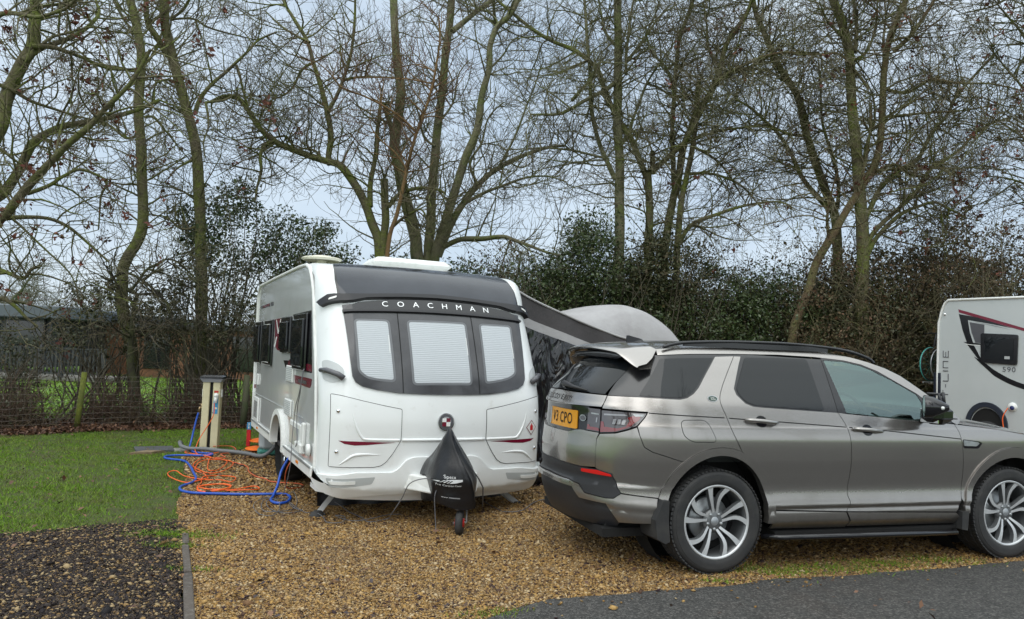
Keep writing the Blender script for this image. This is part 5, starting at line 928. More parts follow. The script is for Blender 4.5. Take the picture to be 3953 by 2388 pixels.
for s in (0, 1):
    f_ = (lambda y: -y) if s == 0 else (lambda y: y)
    MB().add([(-.445, f_(.86), .535), (-.50, f_(.86), .40), (-.485, f_(.86), .27), (-.42, f_(.86), .235), (-.385, f_(.86), .25), (-.40, f_(.86), .40), (-.398, f_(.86), .535)]+[(-.46, f_(.62), .535), (-.51, f_(.62), .40), (-.495, f_(.62), .27), (-.44, f_(.62), .235), (-.42, f_(.62), .25), (-.43, f_(.62), .40), (-.43, f_(.62), .535)], [tuple(range(7)), tuple(range(13, 6, -1))]+[(i, i+7, (i+1) % 7+7, (i+1) % 7) for i in range(7)]).build('mud_flap', M_rub, car)
    MB().add([(2.225, f_(.865), .40), (2.22, f_(.865), .26), (2.28, f_(.865), .25), (2.295, f_(.865), .40)]+[(2.225, f_(.64), .40), (2.22, f_(.64), .26), (2.28, f_(.64), .25), (2.295, f_(.64), .40)], [(0,1,2,3), (7,6,5,4)]+[(i, i+4, (i+1) % 4+4, (i+1) % 4) for i in range(4)]).build('mud_flap', M_rub, car)
    b_ = MB(); b_.tube([(.40, f_(.80), .25), (.50, f_(.905), .262), (1.3, f_(.915), .258), (2.12, f_(.905), .25), (2.2, f_(.80), .24)], .021, 10); b_.build('side_step', M_blk, car, True)
# wheel wells and dark underbody
for cx in (.012, 2.765):
    for s in (-1, 1):
        b_ = MB(); R = Matrix.Rotation(math.pi/2, 3, 'X'); b_.lathe([(0,-.265), (.47,-.265), (.47,0)], 28, R, (cx, s*.84 if s > 0 else -.58, .40)); b_.build('wheel_well', M_dark, car, fix=False)
b_ = MB(); b_.box((1.3, 0, .62), (4.1, 1.12, .66)); b_.box((1.40, 0, .56), (1.75, 1.60, .48)); b_.box((-.66, 0, .62), (.3, .8, .6)); b_.box((3.15, 0, .6), (.3, 1.2, .5)); b_.box((1.37, 0, .25), (1.72, 1.62, .06)); b_.box((-.62, 0, .27), (.36, 1.25, .06)); b_.box((1.3, 0, .25), (4.1, 1.1, .05)); b_.build('underbody', M_dark, car)
b_ = MB(); b_.tube([(.0, -.7, .35), (0, .7, .35)], .05, 8); b_.box((-.55, 0, .36), (.5, .9, .14)); b_.build('axle', M_mblk, car)
# wheels
M_alloy = mat('machined_alloy', (.58,.59,.60), .34, metal=.45, bump=(200, .02, .001)); M_alloyd = mat('grey_alloy', (.16,.165,.17), .4, metal=.5)
def car_wheel(cx, s):
    wp = thing('wheel', None, None); wp.parent = car; wp.location = (cx, s*.725, .372)
    if s > 0: wp.rotation_euler = (0, 0, math.pi)
    R = Matrix.Rotation(math.pi/2, 3, 'X')   # local z -> -y (outward on the near side)
    c = (0, 0, 0); RT = .372
    t = MB(); t.lathe([(.262,-.115), (.285,-.125), (.33,-.125), (.36,-.112), (.370,-.09), (.372,-.03), (.372,.03), (.370,.085), (.362,.106), (.345,.119), (.335,.1195), (.334,.1225), (.30,.124), (.272,.119), (.262,.108)], 72, R, c)
    # tread blocks
    for k in range(72):
        a = k*2*math.pi/72
        for h, w2 in ((-.098,.026), (-.04,.026), (.04,.026), (.098,.026)):
            M_ = Matrix.Rotation(-a, 3, 'Y'); v = M_ @ Vector((.371, 0, 0)); t.box((v.x, -h, v.z), (.010, w2*1.2, .022), M=M_ @ Matrix.Rotation(.25 if h > 0 else -.25, 3, 'X'))
    t.build('tyre', M_rub, wp, False) if 0 else t.build('tyre', M_rub, wp, 'auto')
    r = MB(); r.lathe([(.245,-.10), (.240,.07), (.249,.100), (.262,.108), (.266,.112), (.264,.116), (.252,.110)], 60, R, c); rim = r.build('rim', M_alloyd, wp, True)
    r = MB(); r.lathe([(.268,.1125), (.262,.1175), (.255,.1145), (.249,.108)], 60, R, c); r.build('rim_edge', M_alloy, rim, True)
    r = MB(); r.lathe([(.0,.0), (.16,.0), (.165,-.01), (.165,-.03)], 40, R, c); r.build('brake_disc', M_galv, wp, True)
    r = MB(); r.lathe([(.245,-.06), (0,-.06)], 24, R, c); r.build('back_plate', M_dark, wp, True)
    sp = MB(); sd_ = MB()
    for k in range(10):
        base = math.radians(86+(k//2)*72+(13 if k % 2 else -13)); tw = math.radians(4 if k % 2 else -4)
        pt, pb = [], []
        for i in range(11):
            q = i/10; r_ = .062+.192*q; a = base+tw*q+math.radians(13 if k % 2 == 0 else 4)*math.sin(q*math.pi)*(1-.4*q); w_ = .0095+.0125*q**1.8
            h_ = .078+.030*q+.006*math.sin(q*math.pi)
            ca, sa = math.cos(a), math.sin(a)
            for dd in (-1, 1): pt.append((r_*ca-dd*w_*sa, -h_, r_*sa+dd*w_*ca)); pb.append((r_*ca-dd*(w_+.004)*sa, -h_+.034, r_*sa+dd*(w_+.004)*ca))
        sp.add(pt, [(2*i, 2*i+1, 2*i+3, 2*i+2) for i in range(10)])
        n2 = len(pt); sd_.add(pt+pb, [(2*i, 2*i+2, n2+2*i+2, n2+2*i) for i in range(10)]+[(2*i+1, n2+2*i+1, n2+2*i+3, 2*i+3) for i in range(10)])
    sd_.build('spoke_flank', M_alloyd, rim, False, fix=False)
    sp.build('spoke_face', M_alloy, rim, False, fix=False)
    h = MB(); h.lathe([(.0,.088), (.028,.088), (.032,.083)], 20, R, c); h.build('centre_cap', mat('cap_grey', (.34,.36,.38), .35, metal=.4), rim, True)
    h = MB(); h.lathe([(.032,.080), (.085,.076), (.088,.05)], 30, R, c); h.build('hub', M_alloyd, rim, True)
    h = MB()
    for k in range(5):
        a = math.radians(54+72*k); h.lathe([(.0,.088), (.010,.088), (.0125,.080), (.0125,.07)], 8, R, (.057*math.cos(a), 0, .057*math.sin(a)))
    h.build('wheel_nut', M_galv, rim, True)
    return wp
for cx in (0.0, 2.741):
    for s in (-1, 1): car_wheel(cx, s)
# roof, windscreen, spoiler
Eu = [-.53, -.3, -.1, .2, .5, .8, 1.0, 1.2, 1.35, 1.5, 1.65, 1.777, 1.9, 1.994, 2.09, 2.198]
Ez = [1.604, 1.616, 1.624, 1.634, 1.640, 1.640, 1.635, 1.622, 1.602, 1.568, 1.524, 1.468, 1.385, 1.318, 1.254, 1.178]
EP = CS(np.array(Eu), np.array(Ez))
band_low = [(-.50,1.558), (-.144,1.576), (.266,1.590), (.661,1.598), (.997,1.592), (1.268,1.574), (1.42,1.547), (1.563,1.498), (1.882,1.327), (2.007,1.227), (2.16,1.105)]
cp('roof_side', band_low+[(2.20,1.09), (2.245,1.13)]+list(zip(Eu, Ez))[::-1], gap=.001, thick=.01)
def roof_grid(i0, i1, name, m_, t0=-1, t1=1, crown=.05, lift=0):
    ts = np.linspace(t0, t1, 31); V = []
    for i in range(i0, i1+1):
        x, y, z = EP[i]; slope = 1-smooth01((x-1.15)/.5); cz = crown*(.25+.75*slope); bow = .16*(1-slope)
        for t in ts: k = 1-abs(t)**2.2; V.append((x+bow*k, -abs(y)*-t if 0 else y*-t*-1 if 0 else abs(y)*t, z+cz*k*1.0+lift-(.0 if slope > .5 else 0)))
    n_ = len(ts); F = [(i*n_+j, (i+1)*n_+j, (i+1)*n_+j+1, i*n_+j+1) for i in range(i1-i0) for j in range(n_-1)]
    return npmesh(name, V, F, m_, car, True)
EPf = EP.copy()
# refine stations
uu = np.linspace(-.53, 2.198, 60); zz_ = pch(uu, Eu, Ez); EP = CS(uu, zz_)
iw = int(np.argmin(abs(uu-1.18)))
roof_grid(0, iw, 'roof', P_); roof_grid(iw, 59, 'windscreen', M_glass)
for s in (-1, 1):
    V = []; 
    for i in range(iw, 60):
        x, y, z = EP[i]
        for t in (1.0, .93):
            k = 1-t**2.2; slope = 1-smooth01((x-1.15)/.5); V.append((x+.16*(1-slope)*k, s*abs(y)*t, z+.05*(.25+.75*slope)*k+.003))
    F = [(2*j, 2*j+2, 2*j+3, 2*j+1) for j in range(59-iw)]; npmesh('windscreen_edge', V, F, M_blk, car, True)
for s in (-1, 1):
    rp = [(-.33,.575,1.620), (-.19,.57,1.655), (.02,.565,1.672), (.33,.56,1.684), (.70,.56,1.688), (.95,.56,1.682), (1.22,.565,1.666), (1.40,.58,1.638), (1.53,.60,1.595), (1.57,.61,1.560)]
    b_ = MB(); b_.tube([(x, s*y, z) for x, y, z in catmull(rp, 4)], .0135, 8); b_.build('roof_rail', M_blk, car, True)
    b_ = MB(); b_.box((0.5, s*.56, 1.655), (1.3, .022, .04)); b_.build('rail_foot', M_blk, car)
ys = np.linspace(-.66, .66, 67); V = []; rows = [(-.40,.004), (-.52,-.004), (-.66,-.022), (-.745,-.040), (-.755,-.052), (-.73,-.066), (-.58,-.060), (-.45,-.06)]
for y in ys:
    e = abs(y)/.66
    for x, dz in rows:
        xe = x+(.13*e**2.4)*smooth01((-x-.4)/.35); q_ = smooth01((e-.80)/.20)*smooth01((-x-.38)/.22); V.append((xe+.045*q_, y*.91+math.copysign(.060, y)*q_, 1.604+.05*(1-e**2.2)+dz-.085*q_-.006*e**6))
nr = len(rows); F = [(i*nr+j, i*nr+(j+1) % nr, (i+1)*nr+(j+1) % nr, (i+1)*nr+j) for i in range(len(ys)-1) for j in range(nr)]
spo = npmesh('rear_spoiler', V, F, P_, car, True); md = spo.modifiers.new('split', 'EDGE_SPLIT'); md.split_angle = .7
for V in (1,):
    ys2 = np.linspace(-.56, .56, 20); Vv = []
    for y in ys2:
        e = abs(y)/.66
        Vv += [(-.70+.11*e**2.4, y*.88, 1.585+.04*(1-e**2)-.050), (-.60, y*.88, 1.545+.03*(1-e**2)), (-.66, y*.86, 1.510+.02*(1-e*e))]
    npmesh('spoiler_underside', Vv, [(3*i+j, 3*i+j+1, 3*i+j+4, 3*i+j+3) for i in range(19) for j in (0, 1)], M_blk, spo, True)
MB().add([(-.36,-.012,1.64), (-.36,.012,1.64), (-.19,.022,1.648), (-.19,-.022,1.648), (-.362,0,1.712), (-.34,0,1.714), (-.22,0,1.688)], [(0,1,4), (1,2,6,5,4), (2,3,6), (3,0,4,5,6)]).build('aerial_fin', M_blk, car)
# wiper
b_ = MB(); q = [tuple(CS(-1.50, 1.305, .02)), tuple(CS(-1.44, 1.312, .045)), tuple(CS(-1.25, 1.293, .04)), tuple(CS(-1.08, 1.275, .02))]; b_.tube(q, [.022, .024, .014, .006], 8); b_.build('rear_wiper', M_mblk, car, True)
# bonnet
hx = np.linspace(2.167, 3.42, 24); V = []
for x in hx:
    zE = np.interp(x, [2.167, 2.368, 2.888, 3.1, 3.25, 3.42], [1.100, 1.080, 1.023, .985, .94, .86]); p = CS(x if x < 3.2 else 3.2, zE, -.002); yE = abs(p[1])*(1-.10*smooth01((x-3.0)/.45))
    for t in np.linspace(-1, 1, 25): k = 1-abs(t)**2.4; V.append((x+.0+.10*k*smooth01((x-2.9)/.5), yE*t, zE+.07*k*(1-.3*smooth01((x-3.2)/.2))+.002))
npmesh('bonnet', V, [(i*25+j, (i+1)*25+j, (i+1)*25+j+1, i*25+j+1) for i in range(23) for j in range(24)], P_, car, True)
# front end
cp('headlight', rnd([(3.10,.975), (3.26,.945), (3.62,.90), (3.62,.82), (3.30,.80), (3.215,.84)], .02), M_smk, off=.004, gap=0)
half = [(UF,.86), (3.72,.88), (3.64,.90), (3.62,.815), (3.28,.79), (3.215,.80), (3.26,.72)]+frontc(16, -2)+[(3.28,.30), (UF,.28)]
def cpf(name, poly, m_, off=0., thick=.02):
    for s in (1, -1):
        fn = (lambda u, z, o=0, s=s: CS(u, z, o)*np.array([1, s, 1])); patch(name, poly, fn, m_, car, off=off, thick=thick, step=(.05,.05))
cpf('front_bumper', half, P_); cpf('grille', [(UF,.84), (3.72,.86), (3.70,.70), (UF,.68)], M_mblk, .006); cpf('lower_grille', [(UF,.56), (3.66,.56), (3.58,.38), (UF,.36)], M_mblk, .006)
# mirror
mm = MB(); 
for s in (-1, 1):
    b_ = MB(); b_.box((1.815, s*1.0, 1.185), (.20, .20, .155), bev=.045, rz=s*-.12); b_.box((1.845, s*.885, 1.125), (.07, .12, .035), bev=.01); wm = b_.build('wing_mirror', M_blk, car, False, .012)
    MB().box((1.748, s*1.0, 1.17), (.008, .155, .105), bev=.003, rz=s*-.12).build('mirror_glass', M_chrome, wm)
    MB().box((1.83, s*1.005, 1.158), (.153, .204, .008), rz=s*-.12).build('mirror_seam', M_mblk, wm)
# interior
M_seat = mat('seat_cloth', (.10,.11,.11), .8); M_dash = mat('dash_dark', (.03,.033,.033), .6)
b_ = MB()
for s in (-1, 1):
    st = MB(); st.box((1.18, s*.36, .82), (.5, .5, .14), bev=.05); st.box((.95, s*.36, 1.12), (.14, .48, .56), bev=.06, M=Matrix.Rotation(-.18, 3, 'Y')); st.box((.90, s*.36, 1.44), (.09, .26, .16), bev=.035); st.build('seat', M_seat, car, False, .02)
st = MB(); st.box((.25, 0, .82), (.5, 1.2, .14), bev=.05); st.box((-.02, 0, 1.08), (.14, 1.2, .5), bev=.05); st.build('rear_seat', M_seat, car, False, .02)
b_.box((1.98, 0, 1.02), (.42, 1.42, .16), bev=.06); b_.build('dashboard', M_dash, car, False, .02)
R = Matrix.Rotation(math.radians(62), 3, 'Y'); sw = MB(); sw.tube([tuple(R @ Vector((.18*math.cos(a*math.pi/16), .18*math.sin(a*math.pi/16), 0))+Vector((1.56,-.36,1.14))) for a in range(33)], .016, 8, cap=False); sw.box((1.56,-.36,1.14), (.03,.12,.10), M=R, bev=.01); sw.box((1.56,-.36,1.14), (.02,.34,.03), M=R); sw.build('steering_wheel', M_dash, car, True)
# towing mirror clipped to the wing mirror
tm = thing('towing_mirror', 'black clip-on towing mirror with white dot strapped to the driver side wing mirror', 'mirror', toworld(CAR, 1.68, -1.12, 1.25), CAR[2])
b_ = MB(); R = Matrix.Rotation(math.radians(-38), 3, 'Z') @ Matrix.Rotation(-math.pi/2, 3, 'Y'); b_.lathe([(.020,-.11), (.030,-.095), (.055,-.05), (.078,0), (.086,.05), (.083,.058)], 28, R, (-.06, -.03, .0)); hd = b_.build('mirror_head', M_blk, tm, True)
MB().lathe([(0,.055), (.080,.056)], 28, R, (-.06,-.03,0)).build('mirror_glass', M_chrome, hd)
MB().lathe([(.0,.012), (.012,.010), (.013,0)], 14, Matrix.Rotation(math.pi/2, 3, 'X'), (-.045,-.108,-.003)).build('white_dot', M_trim, hd, True)
b_ = MB(); b_.tube([(.04,-.03,0), (.09,-.01,-.01), (.10,.06,.0)], .011, 8); b_.tube([(.045,.02,.10), (.05,.0,.06), (.04,-.02,.02)], .010, 8); b_.tube([(-.02,.06,.095), (.03,.03,.095), (.07,.0,.09)], .010, 8); b_.tube([(.07,.0,.11), (.075,-.01,.02)], .012, 8); b_.build('clamp_arm', M_mblk, tm, True)
# ---------------------------------------------------------------- motorhome
MHT = (8.151549877, 14.6, -1.0821041362)
mh = thing('motorhome', 'white motorhome with black and burgundy side graphics parked beyond the grey car', 'motorhome', (MHT[0], MHT[1], 0), MHT[2])
M_mh = mat('motorhome_white', (.50,.53,.53), .22, coat=.4, var=(1.2, (.45,.48,.48), .4, .8))
prof = [(0,.45), (0,1.43), (.02,2.41), (.07,2.62), (.13,2.78), (.20,2.845), (6.2,2.80), (6.9,2.3), (7.1,1.4), (7.1,.45)]
b_ = MB(); b_.prism(prof, 1, .0, 2.2); b_.build('body', M_mh, mh, False, .03)
sf = lambda u, v, off=0: np.stack([u, -off+0*u, v], -1)
def md_(name, poly, m_, off=.003, par=None, th=0): return patch(name, poly, sf, m_, par or mh, off=off, thick=th, step=0)
b_ = MB(); b_.tube([(x, -.005, z) for x, z in ((.005,.5), (.005,1.43), (.025,2.41), (.08,2.63), (.14,2.78), (.21,2.84), (1.2,2.835), (4,2.815), (6.2,2.79))], .022, 8); b_.build('corner_trim', M_trim, mh, True)
b_ = MB(); b_.box((.0,-.003,1.0), (.14,.03,.92), bev=.01); b_.build('rear_light_cluster', mat('navy_plastic', (.012,.016,.03), .35), mh)
md_('window', rnd([(.83,2.21), (1.47,2.18), (1.45,1.65), (.83,1.68)], .04), M_blk, .03, th=.03); md_('pane', rnd([(.90,2.14), (1.40,2.12), (1.39,1.72), (.90,1.74)], .03), M_gshade, .035)
md_('window_label', [(1.25,1.80), (1.34,1.80), (1.34,1.75), (1.25,1.75)], M_vent, .037)
md_('burgundy_stripe', [(.40,2.66), (1.01,2.47), (1.7,2.25), (5.5,1.9), (5.5,1.86), (1.7,2.20), (1.01,2.41), (.41,2.60)], M_red)
md_('black_blade', [(.41,2.57), (.75,2.50), (1.35,2.30), (1.05,2.365), (.58,2.455), (.62,2.22), (.70,1.98), (.82,1.75), (.83,1.68), (.73,1.79), (.58,1.99), (.48,2.28)], M_blk)
md_('grey_panel', [(.61,2.415), (.88,2.365), (.88,2.2), (.82,2.19), (.82,2.03), (.72,2.035), (.65,2.22)], M_dgrey)
md_('black_tail', [(.64,2.43), (.95,2.36), (1.38,2.26), (1.05,2.345)], M_dgrey, .004)
md_('black_swoosh', catmull([(.69,1.785), (.89,1.675), (1.12,1.515), (1.56,1.325), (2.6,1.08), (4,1.0)], 5)+catmull([(4,.93), (2.6,1.0), (1.56,1.235), (1.12,1.41), (.94,1.55), (.76,1.71)], 5), M_blk)
md_('white_line', [(.50,2.05), (.83,2.02), (.83,1.995), (.56,2.02)], M_blk, .004)
md_('pale_line', [(.52,2.015), (.83,1.985), (.83,1.975), (.56,2.0)], M_trim, .005)
Rt = Matrix(((1,0,0,0), (0,0,-1,0), (0,1,0,0), (0,0,0,1)))
textflat('lettering', '590', .125, M_dgrey, mh, Matrix.Translation((1.31,-.006,1.565)) @ Rt, spacing=1.1, ext=.001, font_scale=(1.15, 1))
# vertical T-LINE built from strokes, reading upwards
tl_ = MB(); x0, x1 = .115, .215
def st_(a, b): tl_.tube([(a[0], -.004, a[1]), (b[0], -.004, b[1])], .008, 4)
for a, b in [((x0,.98),(x0,1.14)), ((x0,1.06),(x1,1.06)), ((.165,1.19),(.165,1.25)), ((x0,1.31),(x1,1.31)), ((x1,1.31),(x1,1.45)), ((x0,1.50),(x1,1.50)), ((x0,1.56),(x1,1.56)), ((x0,1.56),(x0,1.68)), ((x0,1.68),(x1,1.68)), ((x0,1.76),(x1,1.76)), ((x0,1.76),(x0,1.88)), ((.165,1.76),(.165,1.86)), ((x1,1.76),(x1,1.88))]: st_(a, b)
tl_.build('vertical_lettering', M_dgrey, mh)
a1 = arc(.93, .55, .37, .42, 190, -10, 24); a2 = arc(.93, .55, .29, .33, -10, 190, 24)
md_('wheel_arch', a1+a2, mat('navy_arch', (.02,.026,.04), .4), .04, th=.06); md_('wheel_void', arc(.93, .5, .29, .36, 200, -20, 20), M_dark, .004)
b_ = MB(); b_.lathe([(0,.01), (.17,.02), (.19,.0), (.31,.0), (.335,-.05), (.335,-.2)], 28, Matrix.Rotation(math.pi/2, 3, 'X'), (.93,-.01,.32)); b_.build('wheel', M_rub, mh, True)
b_ = MB(); b_.lathe([(0,.05), (.05,.048), (.075,.02), (.08,0)], 20, Matrix.Rotation(math.pi/2, 3, 'X'), (1.37,-.0,.92)); so = b_.build('mains_socket', M_trim, mh, True)
MB().lathe([(0,.056), (.035,.055), (.04,.045)], 16, Matrix.Rotation(math.pi/2, 3, 'X'), (1.385,-.0,.905)).build('blue_plug', mat('navy', (.02,.03,.12), .4), so, True)
MB().lathe([(0,.022), (.022,.018), (.026,0)], 16, Matrix.Rotation(math.pi/2, 3, 'X'), (.14,0,2.57)).build('marker_light', M_chrome, mh, True)
MB().box((1.15,.5,2.86), (.5,.45,.05), bev=.02).build('rooflight', M_trim, mh); MB().box((1.75,.45,2.87), (.4,.4,.08), bev=.02).build('rooflight', M_trim, mh)
MB().box((-.03, 1.1, .95), (.06, 2.1, .9), bev=.02).build('rear_bumper', mat('navy_bumper', (.015,.018,.028), .4), mh)
oc = MB(); P = catmull([toworld(MHT, 1.33, -.07, .90), toworld(MHT, 1.27, -.12, .72), toworld(MHT, 1.30, -.12, .45), toworld(MHT, 1.33, -.15, .05), toworld(MHT, 1.2, -.5, .02), toworld(MHT, .9, -.9, .02)], 5)
tag(oc.tube(P, .009, 6).build('mains_cable', M_orange, None, True), 'orange mains cable hanging from the motorhome socket', 'cable')
# bicycles on the rear rack
M_teal = mat('teal_rim', (.06,.38,.34), .4)
def bicycle(yo, xo, teal, lab):
    bk = thing('bicycle', lab, 'bicycle', toworld(MHT, xo, yo, 1.62), MHT[2], 'bicycles on the motorhome rear rack')
    for dx, yy in ((0, 0), (0, 1.05)):
        w_ = MB(); R = Matrix.Rotation(math.pi/2, 3, 'Y'); c = (0, yy, 0)
        w_.tube([(0, yy+.315*math.cos(a*math.pi/18), .315*math.sin(a*math.pi/18)) for a in range(37)], .016, 8, cap=False); wo = w_.build('tyre', M_rub, bk, True)
        r_ = MB(); r_.tube([(.004 if not teal else -.012, yy+.325*math.cos(a*math.pi/18), .325*math.sin(a*math.pi/18)) for a in range(37)], .013, 6, cap=False)
        for k in range(14): a = k*math.pi/7; r_.tube([(0, yy, 0), (0, yy+.30*math.cos(a), .30*math.sin(a))], .0015, 3)
        r_.build('rim', M_teal if teal else M_galv, wo, True)
    f = MB(); f.tube([(0,0,0), (0,.12,.48), (0,.16,.62)], .016, 6); f.tube([(0,.12,.42), (0,.60,-.02), (0,.68,.50)], .017, 6); f.tube([(0,.14,.46), (0,.68,.48)], .016, 6); f.tube([(0,1.05,0), (0,.60,-.02)], .012, 6); f.tube([(0,1.05,0), (0,.68,.45)], .010, 6); f.tube([(-.25,.15,.62), (.25,.15,.62)], .012, 6); f.build('frame', M_mblk, bk, True)
    MB().box((0,.70,.56), (.12,.26,.05), bev=.02).build('saddle', M_mblk, bk)
bicycle(.45, -.42, True, 'outer bicycle with a teal tyre edge on motorhome rack'); bicycle(.50, -.25, False, 'inner grey wheeled bicycle closest to motorhome rear wall')
br = thing('bicycle_rack', 'grey cycle rack rails fixed across the rear of motorhome', 'rack', toworld(MHT, -.3, .3, 0), MHT[2])
b_ = MB(); b_.tube([(-.12,-.1,1.26), (-.12,1.7,1.26)], .02, 6); b_.tube([(.05,-.1,1.26), (.05,1.7,1.26)], .02, 6); b_.tube([(-.2,.2,1.24), (.32,.2,1.24)], .02, 6); b_.tube([(-.2,1.4,1.24), (.32,1.4,1.24)], .02, 6); b_.build('rail', M_galv, br)
# ---------------------------------------------------------------- awning
M_awd = mat('charcoal_canvas', (.060,.055,.057), .8, bump=(26, .35, .012), var=(4, (.045,.042,.044), .4, .7)); M_awl = mat('pale_canvas', (.36,.355,.36), .8, bump=(20, .35, .012), var=(3, (.30,.29,.295), .4, .7))
M_pvc = mat('black_pvc', (.012,.012,.015), .14, coat=.4)
_t = M_pvc.node_tree; _n2 = _t.nodes.new('ShaderNodeTexNoise'); _n2.inputs['Scale'].default_value = 2.2; _n2.inputs['Detail'].default_value = 2; _n2.inputs['Distortion'].default_value = 1.6
_m = _t.nodes.new('ShaderNodeMapping'); _m.inputs['Rotation'].default_value = (0, .8, 0); _m.inputs['Scale'].default_value = (2.6, 1, .9); _tc = _t.nodes.new('ShaderNodeTexCoord'); _t.links.new(_tc.outputs['Object'], _m.inputs[0]); _t.links.new(_m.outputs[0], _n2.inputs['Vector'])
_b = _t.nodes.new('ShaderNodeBump'); _b.inputs['Strength'].default_value = 1.0; _b.inputs['Distance'].default_value = .08; _t.links.new(_n2.outputs['Fac'], _b.inputs['Height']); _t.links.new(_b.outputs[0], _t.nodes['Principled BSDF'].inputs['Normal']); _t.links.new(_b.outputs[0], _t.nodes['Principled BSDF'].inputs['Coat Normal'])
aw = thing('awning', 'charcoal and pale grey caravan awning with shiny black wall sloping down behind the car', 'awning', (CVN[0], CVN[1], 0), CVN[2])
AX = [1.17,1.4,1.82,2.45,2.81,3.3,3.9]; AZ = [2.30,2.19,2.04,1.845,1.76,1.72,1.70]
topz = lambda X: pch(X, AX, AZ)
def wallfn(u, v, off=0):
    u = np.asarray(u, float); v = np.asarray(v, float); zt = topz(u); 
    y = .60+.10*np.sin(u*2.3)*(1-v)+.05*np.sin(u*7+v*5)*(1-v)*v*2-off
    return np.stack([u, y, -.08+(zt+.08)*v], -1)
nu = 50; 
def wall(name, v0, v1, m_):
    us = np.linspace(1.17, 3.9, 60); vs = np.linspace(v0, v1, 20); U, V = np.meshgrid(us, vs, indexing='ij')
    P = wallfn(U, V); P[...,1] += .035*np.sin(U*9+V*14)*np.clip(1-V, .15, 1)+.02*np.sin(U*23-V*9)*np.clip(1-V, .15, 1)
    n_ = len(vs); return npmesh(name, P.reshape(-1, 3), [(i*n_+j, (i+1)*n_+j, (i+1)*n_+j+1, i*n_+j+1) for i in range(59) for j in range(n_-1)], m_, aw, True)
wall('dark_band', .893, 1.0, M_awd); wall('pale_band', .845, .893, M_awl); wall('pvc_wall', 0, .845, M_pvc)
us = np.linspace(1.17, 3.9, 30); ys_ = np.linspace(.60, 4.3, 14); V = []
for y in ys_:
    for u in us: V.append((u, y, float(topz(u))+.06*math.sin((y-.6)/3.7*math.pi)*0-.05*math.sin((u-1.17)/2.7*math.pi)*math.sin((y-.6)/3.7*math.pi*3)**2+.0))
npmesh('roof_canvas', V, [(i*30+j, i*30+j+1, (i+1)*30+j+1, (i+1)*30+j) for i in range(13) for j in range(29)], M_awd, aw, True)
b_ = MB(); b_.tube([(float(u), .595, float(topz(u))) for u in us], .014, 6); b_.build('piping', M_awl, aw, True)
b_ = MB(); b_.tube([(3.88,.62,0), (3.88,.62,1.7)], .016, 6); b_.tube([(3.88,4.28,0), (3.88,4.28,1.7)], .016, 6); b_.build('pole', M_galv, aw, True)
npmesh('side_canvas', [(3.9,.6,-.05), (3.9,4.3,-.05), (3.9,4.3,1.7), (3.9,.6,1.7)], [(0,1,2,3)], M_awd, aw)
sk = MB(); sk.add([(-1.0+2.1*i/30, .36+.03*math.sin(i*1.3)+.02*(j), -.08+.36*j/4) for i in range(31) for j in range(5)], [(i*5+j, (i+1)*5+j, (i+1)*5+j+1, i*5+j+1) for i in range(30) for j in range(4)]); o = sk.build('draught_skirt', mat('black_fabric', (.014,.014,.016), .45, bump=(14, .5, .02)), None, True); o.location = (CVN[0], CVN[1], 0); o.rotation_euler = (0,0,CVN[2]); tag(o, 'black draught skirt hanging beneath the caravan floor', 'skirt')
# pale tent behind
tn = thing('tent', 'pale grey domed tent top rising behind the charcoal awning', 'tent', (CVN[0], CVN[1], 0), CVN[2])
dp_ = catmull([(2.6,1.95), (3.14,2.17), (3.48,2.215), (3.82,2.30), (4.20,2.385), (4.50,2.375), (4.80,2.28), (5.14,2.09), (5.34,1.90), (5.5,1.60), (5.6,0.9), (5.65,0.0)], 5)
V = []; ny = 13
for X, Z in dp_:
    for k in range(ny):
        t = -1+2*k/(ny-1); V.append((X, 3.6+1.0*math.sin(t*math.pi/2), (Z*(abs(math.cos(t*math.pi/2))**.45 if abs(t) < 1 else .02)) if 0 else Z-(.9*(abs(t)**4)*min(1, Z))))
npmesh('tent_canvas', V, [(i*ny+j, (i+1)*ny+j, (i+1)*ny+j+1, i*ny+j+1) for i in range(len(dp_)-1) for j in range(ny-1)], M_awl, tn, True)
for yy in (2.6, 4.6):
    pts = [(x, yy, z-.9*min(1, z)) for x, z in dp_]; MB().add(pts+[(2.6, yy, 0)], [tuple(range(len(pts)+1))]).build('end_panel', M_awl, tn)
b_ = MB(); b_.tube([(x, 3.0, z-.9*(abs(-.58)**4)*min(1,z)+.004) for x, z in dp_], .008, 5); b_.build('seam', M_vent, tn, True)
# ---------------------------------------------------------------- service bollard and pitch kit
bo = thing('service_bollard', 'cream electric and water bollard with black cap by the fence', 'bollard', (-4.515, 11.72, -.1), math.radians(8))
b_ = MB(); b_.box((-.075,0,.515), (.105,.17,1.03), bev=.008); b_.box((.075,0,.515), (.105,.17,1.03), bev=.008); b_.build('pillar', mat('cream_metal', (.60,.55,.36), .4, var=(6, (.52,.47,.31), .45, .75)), bo)
MB().box((0,.01,.51), (.05,.15,1.02)).build('channel', M_dark, bo)
MB().add([(-.13,-.10,1.01), (.13,-.10,1.01), (.13,.10,1.01), (-.13,.10,1.01), (-.165,-.13,1.065), (.165,-.13,1.065), (.165,.13,1.065), (-.165,.13,1.065)], [(3,2,1,0), (4,5,6,7), (0,1,5,4), (1,2,6,5), (2,3,7,6), (3,0,4,7)]).build('lamp_housing', mat('grey_lens', (.32,.33,.38), .3), bo)
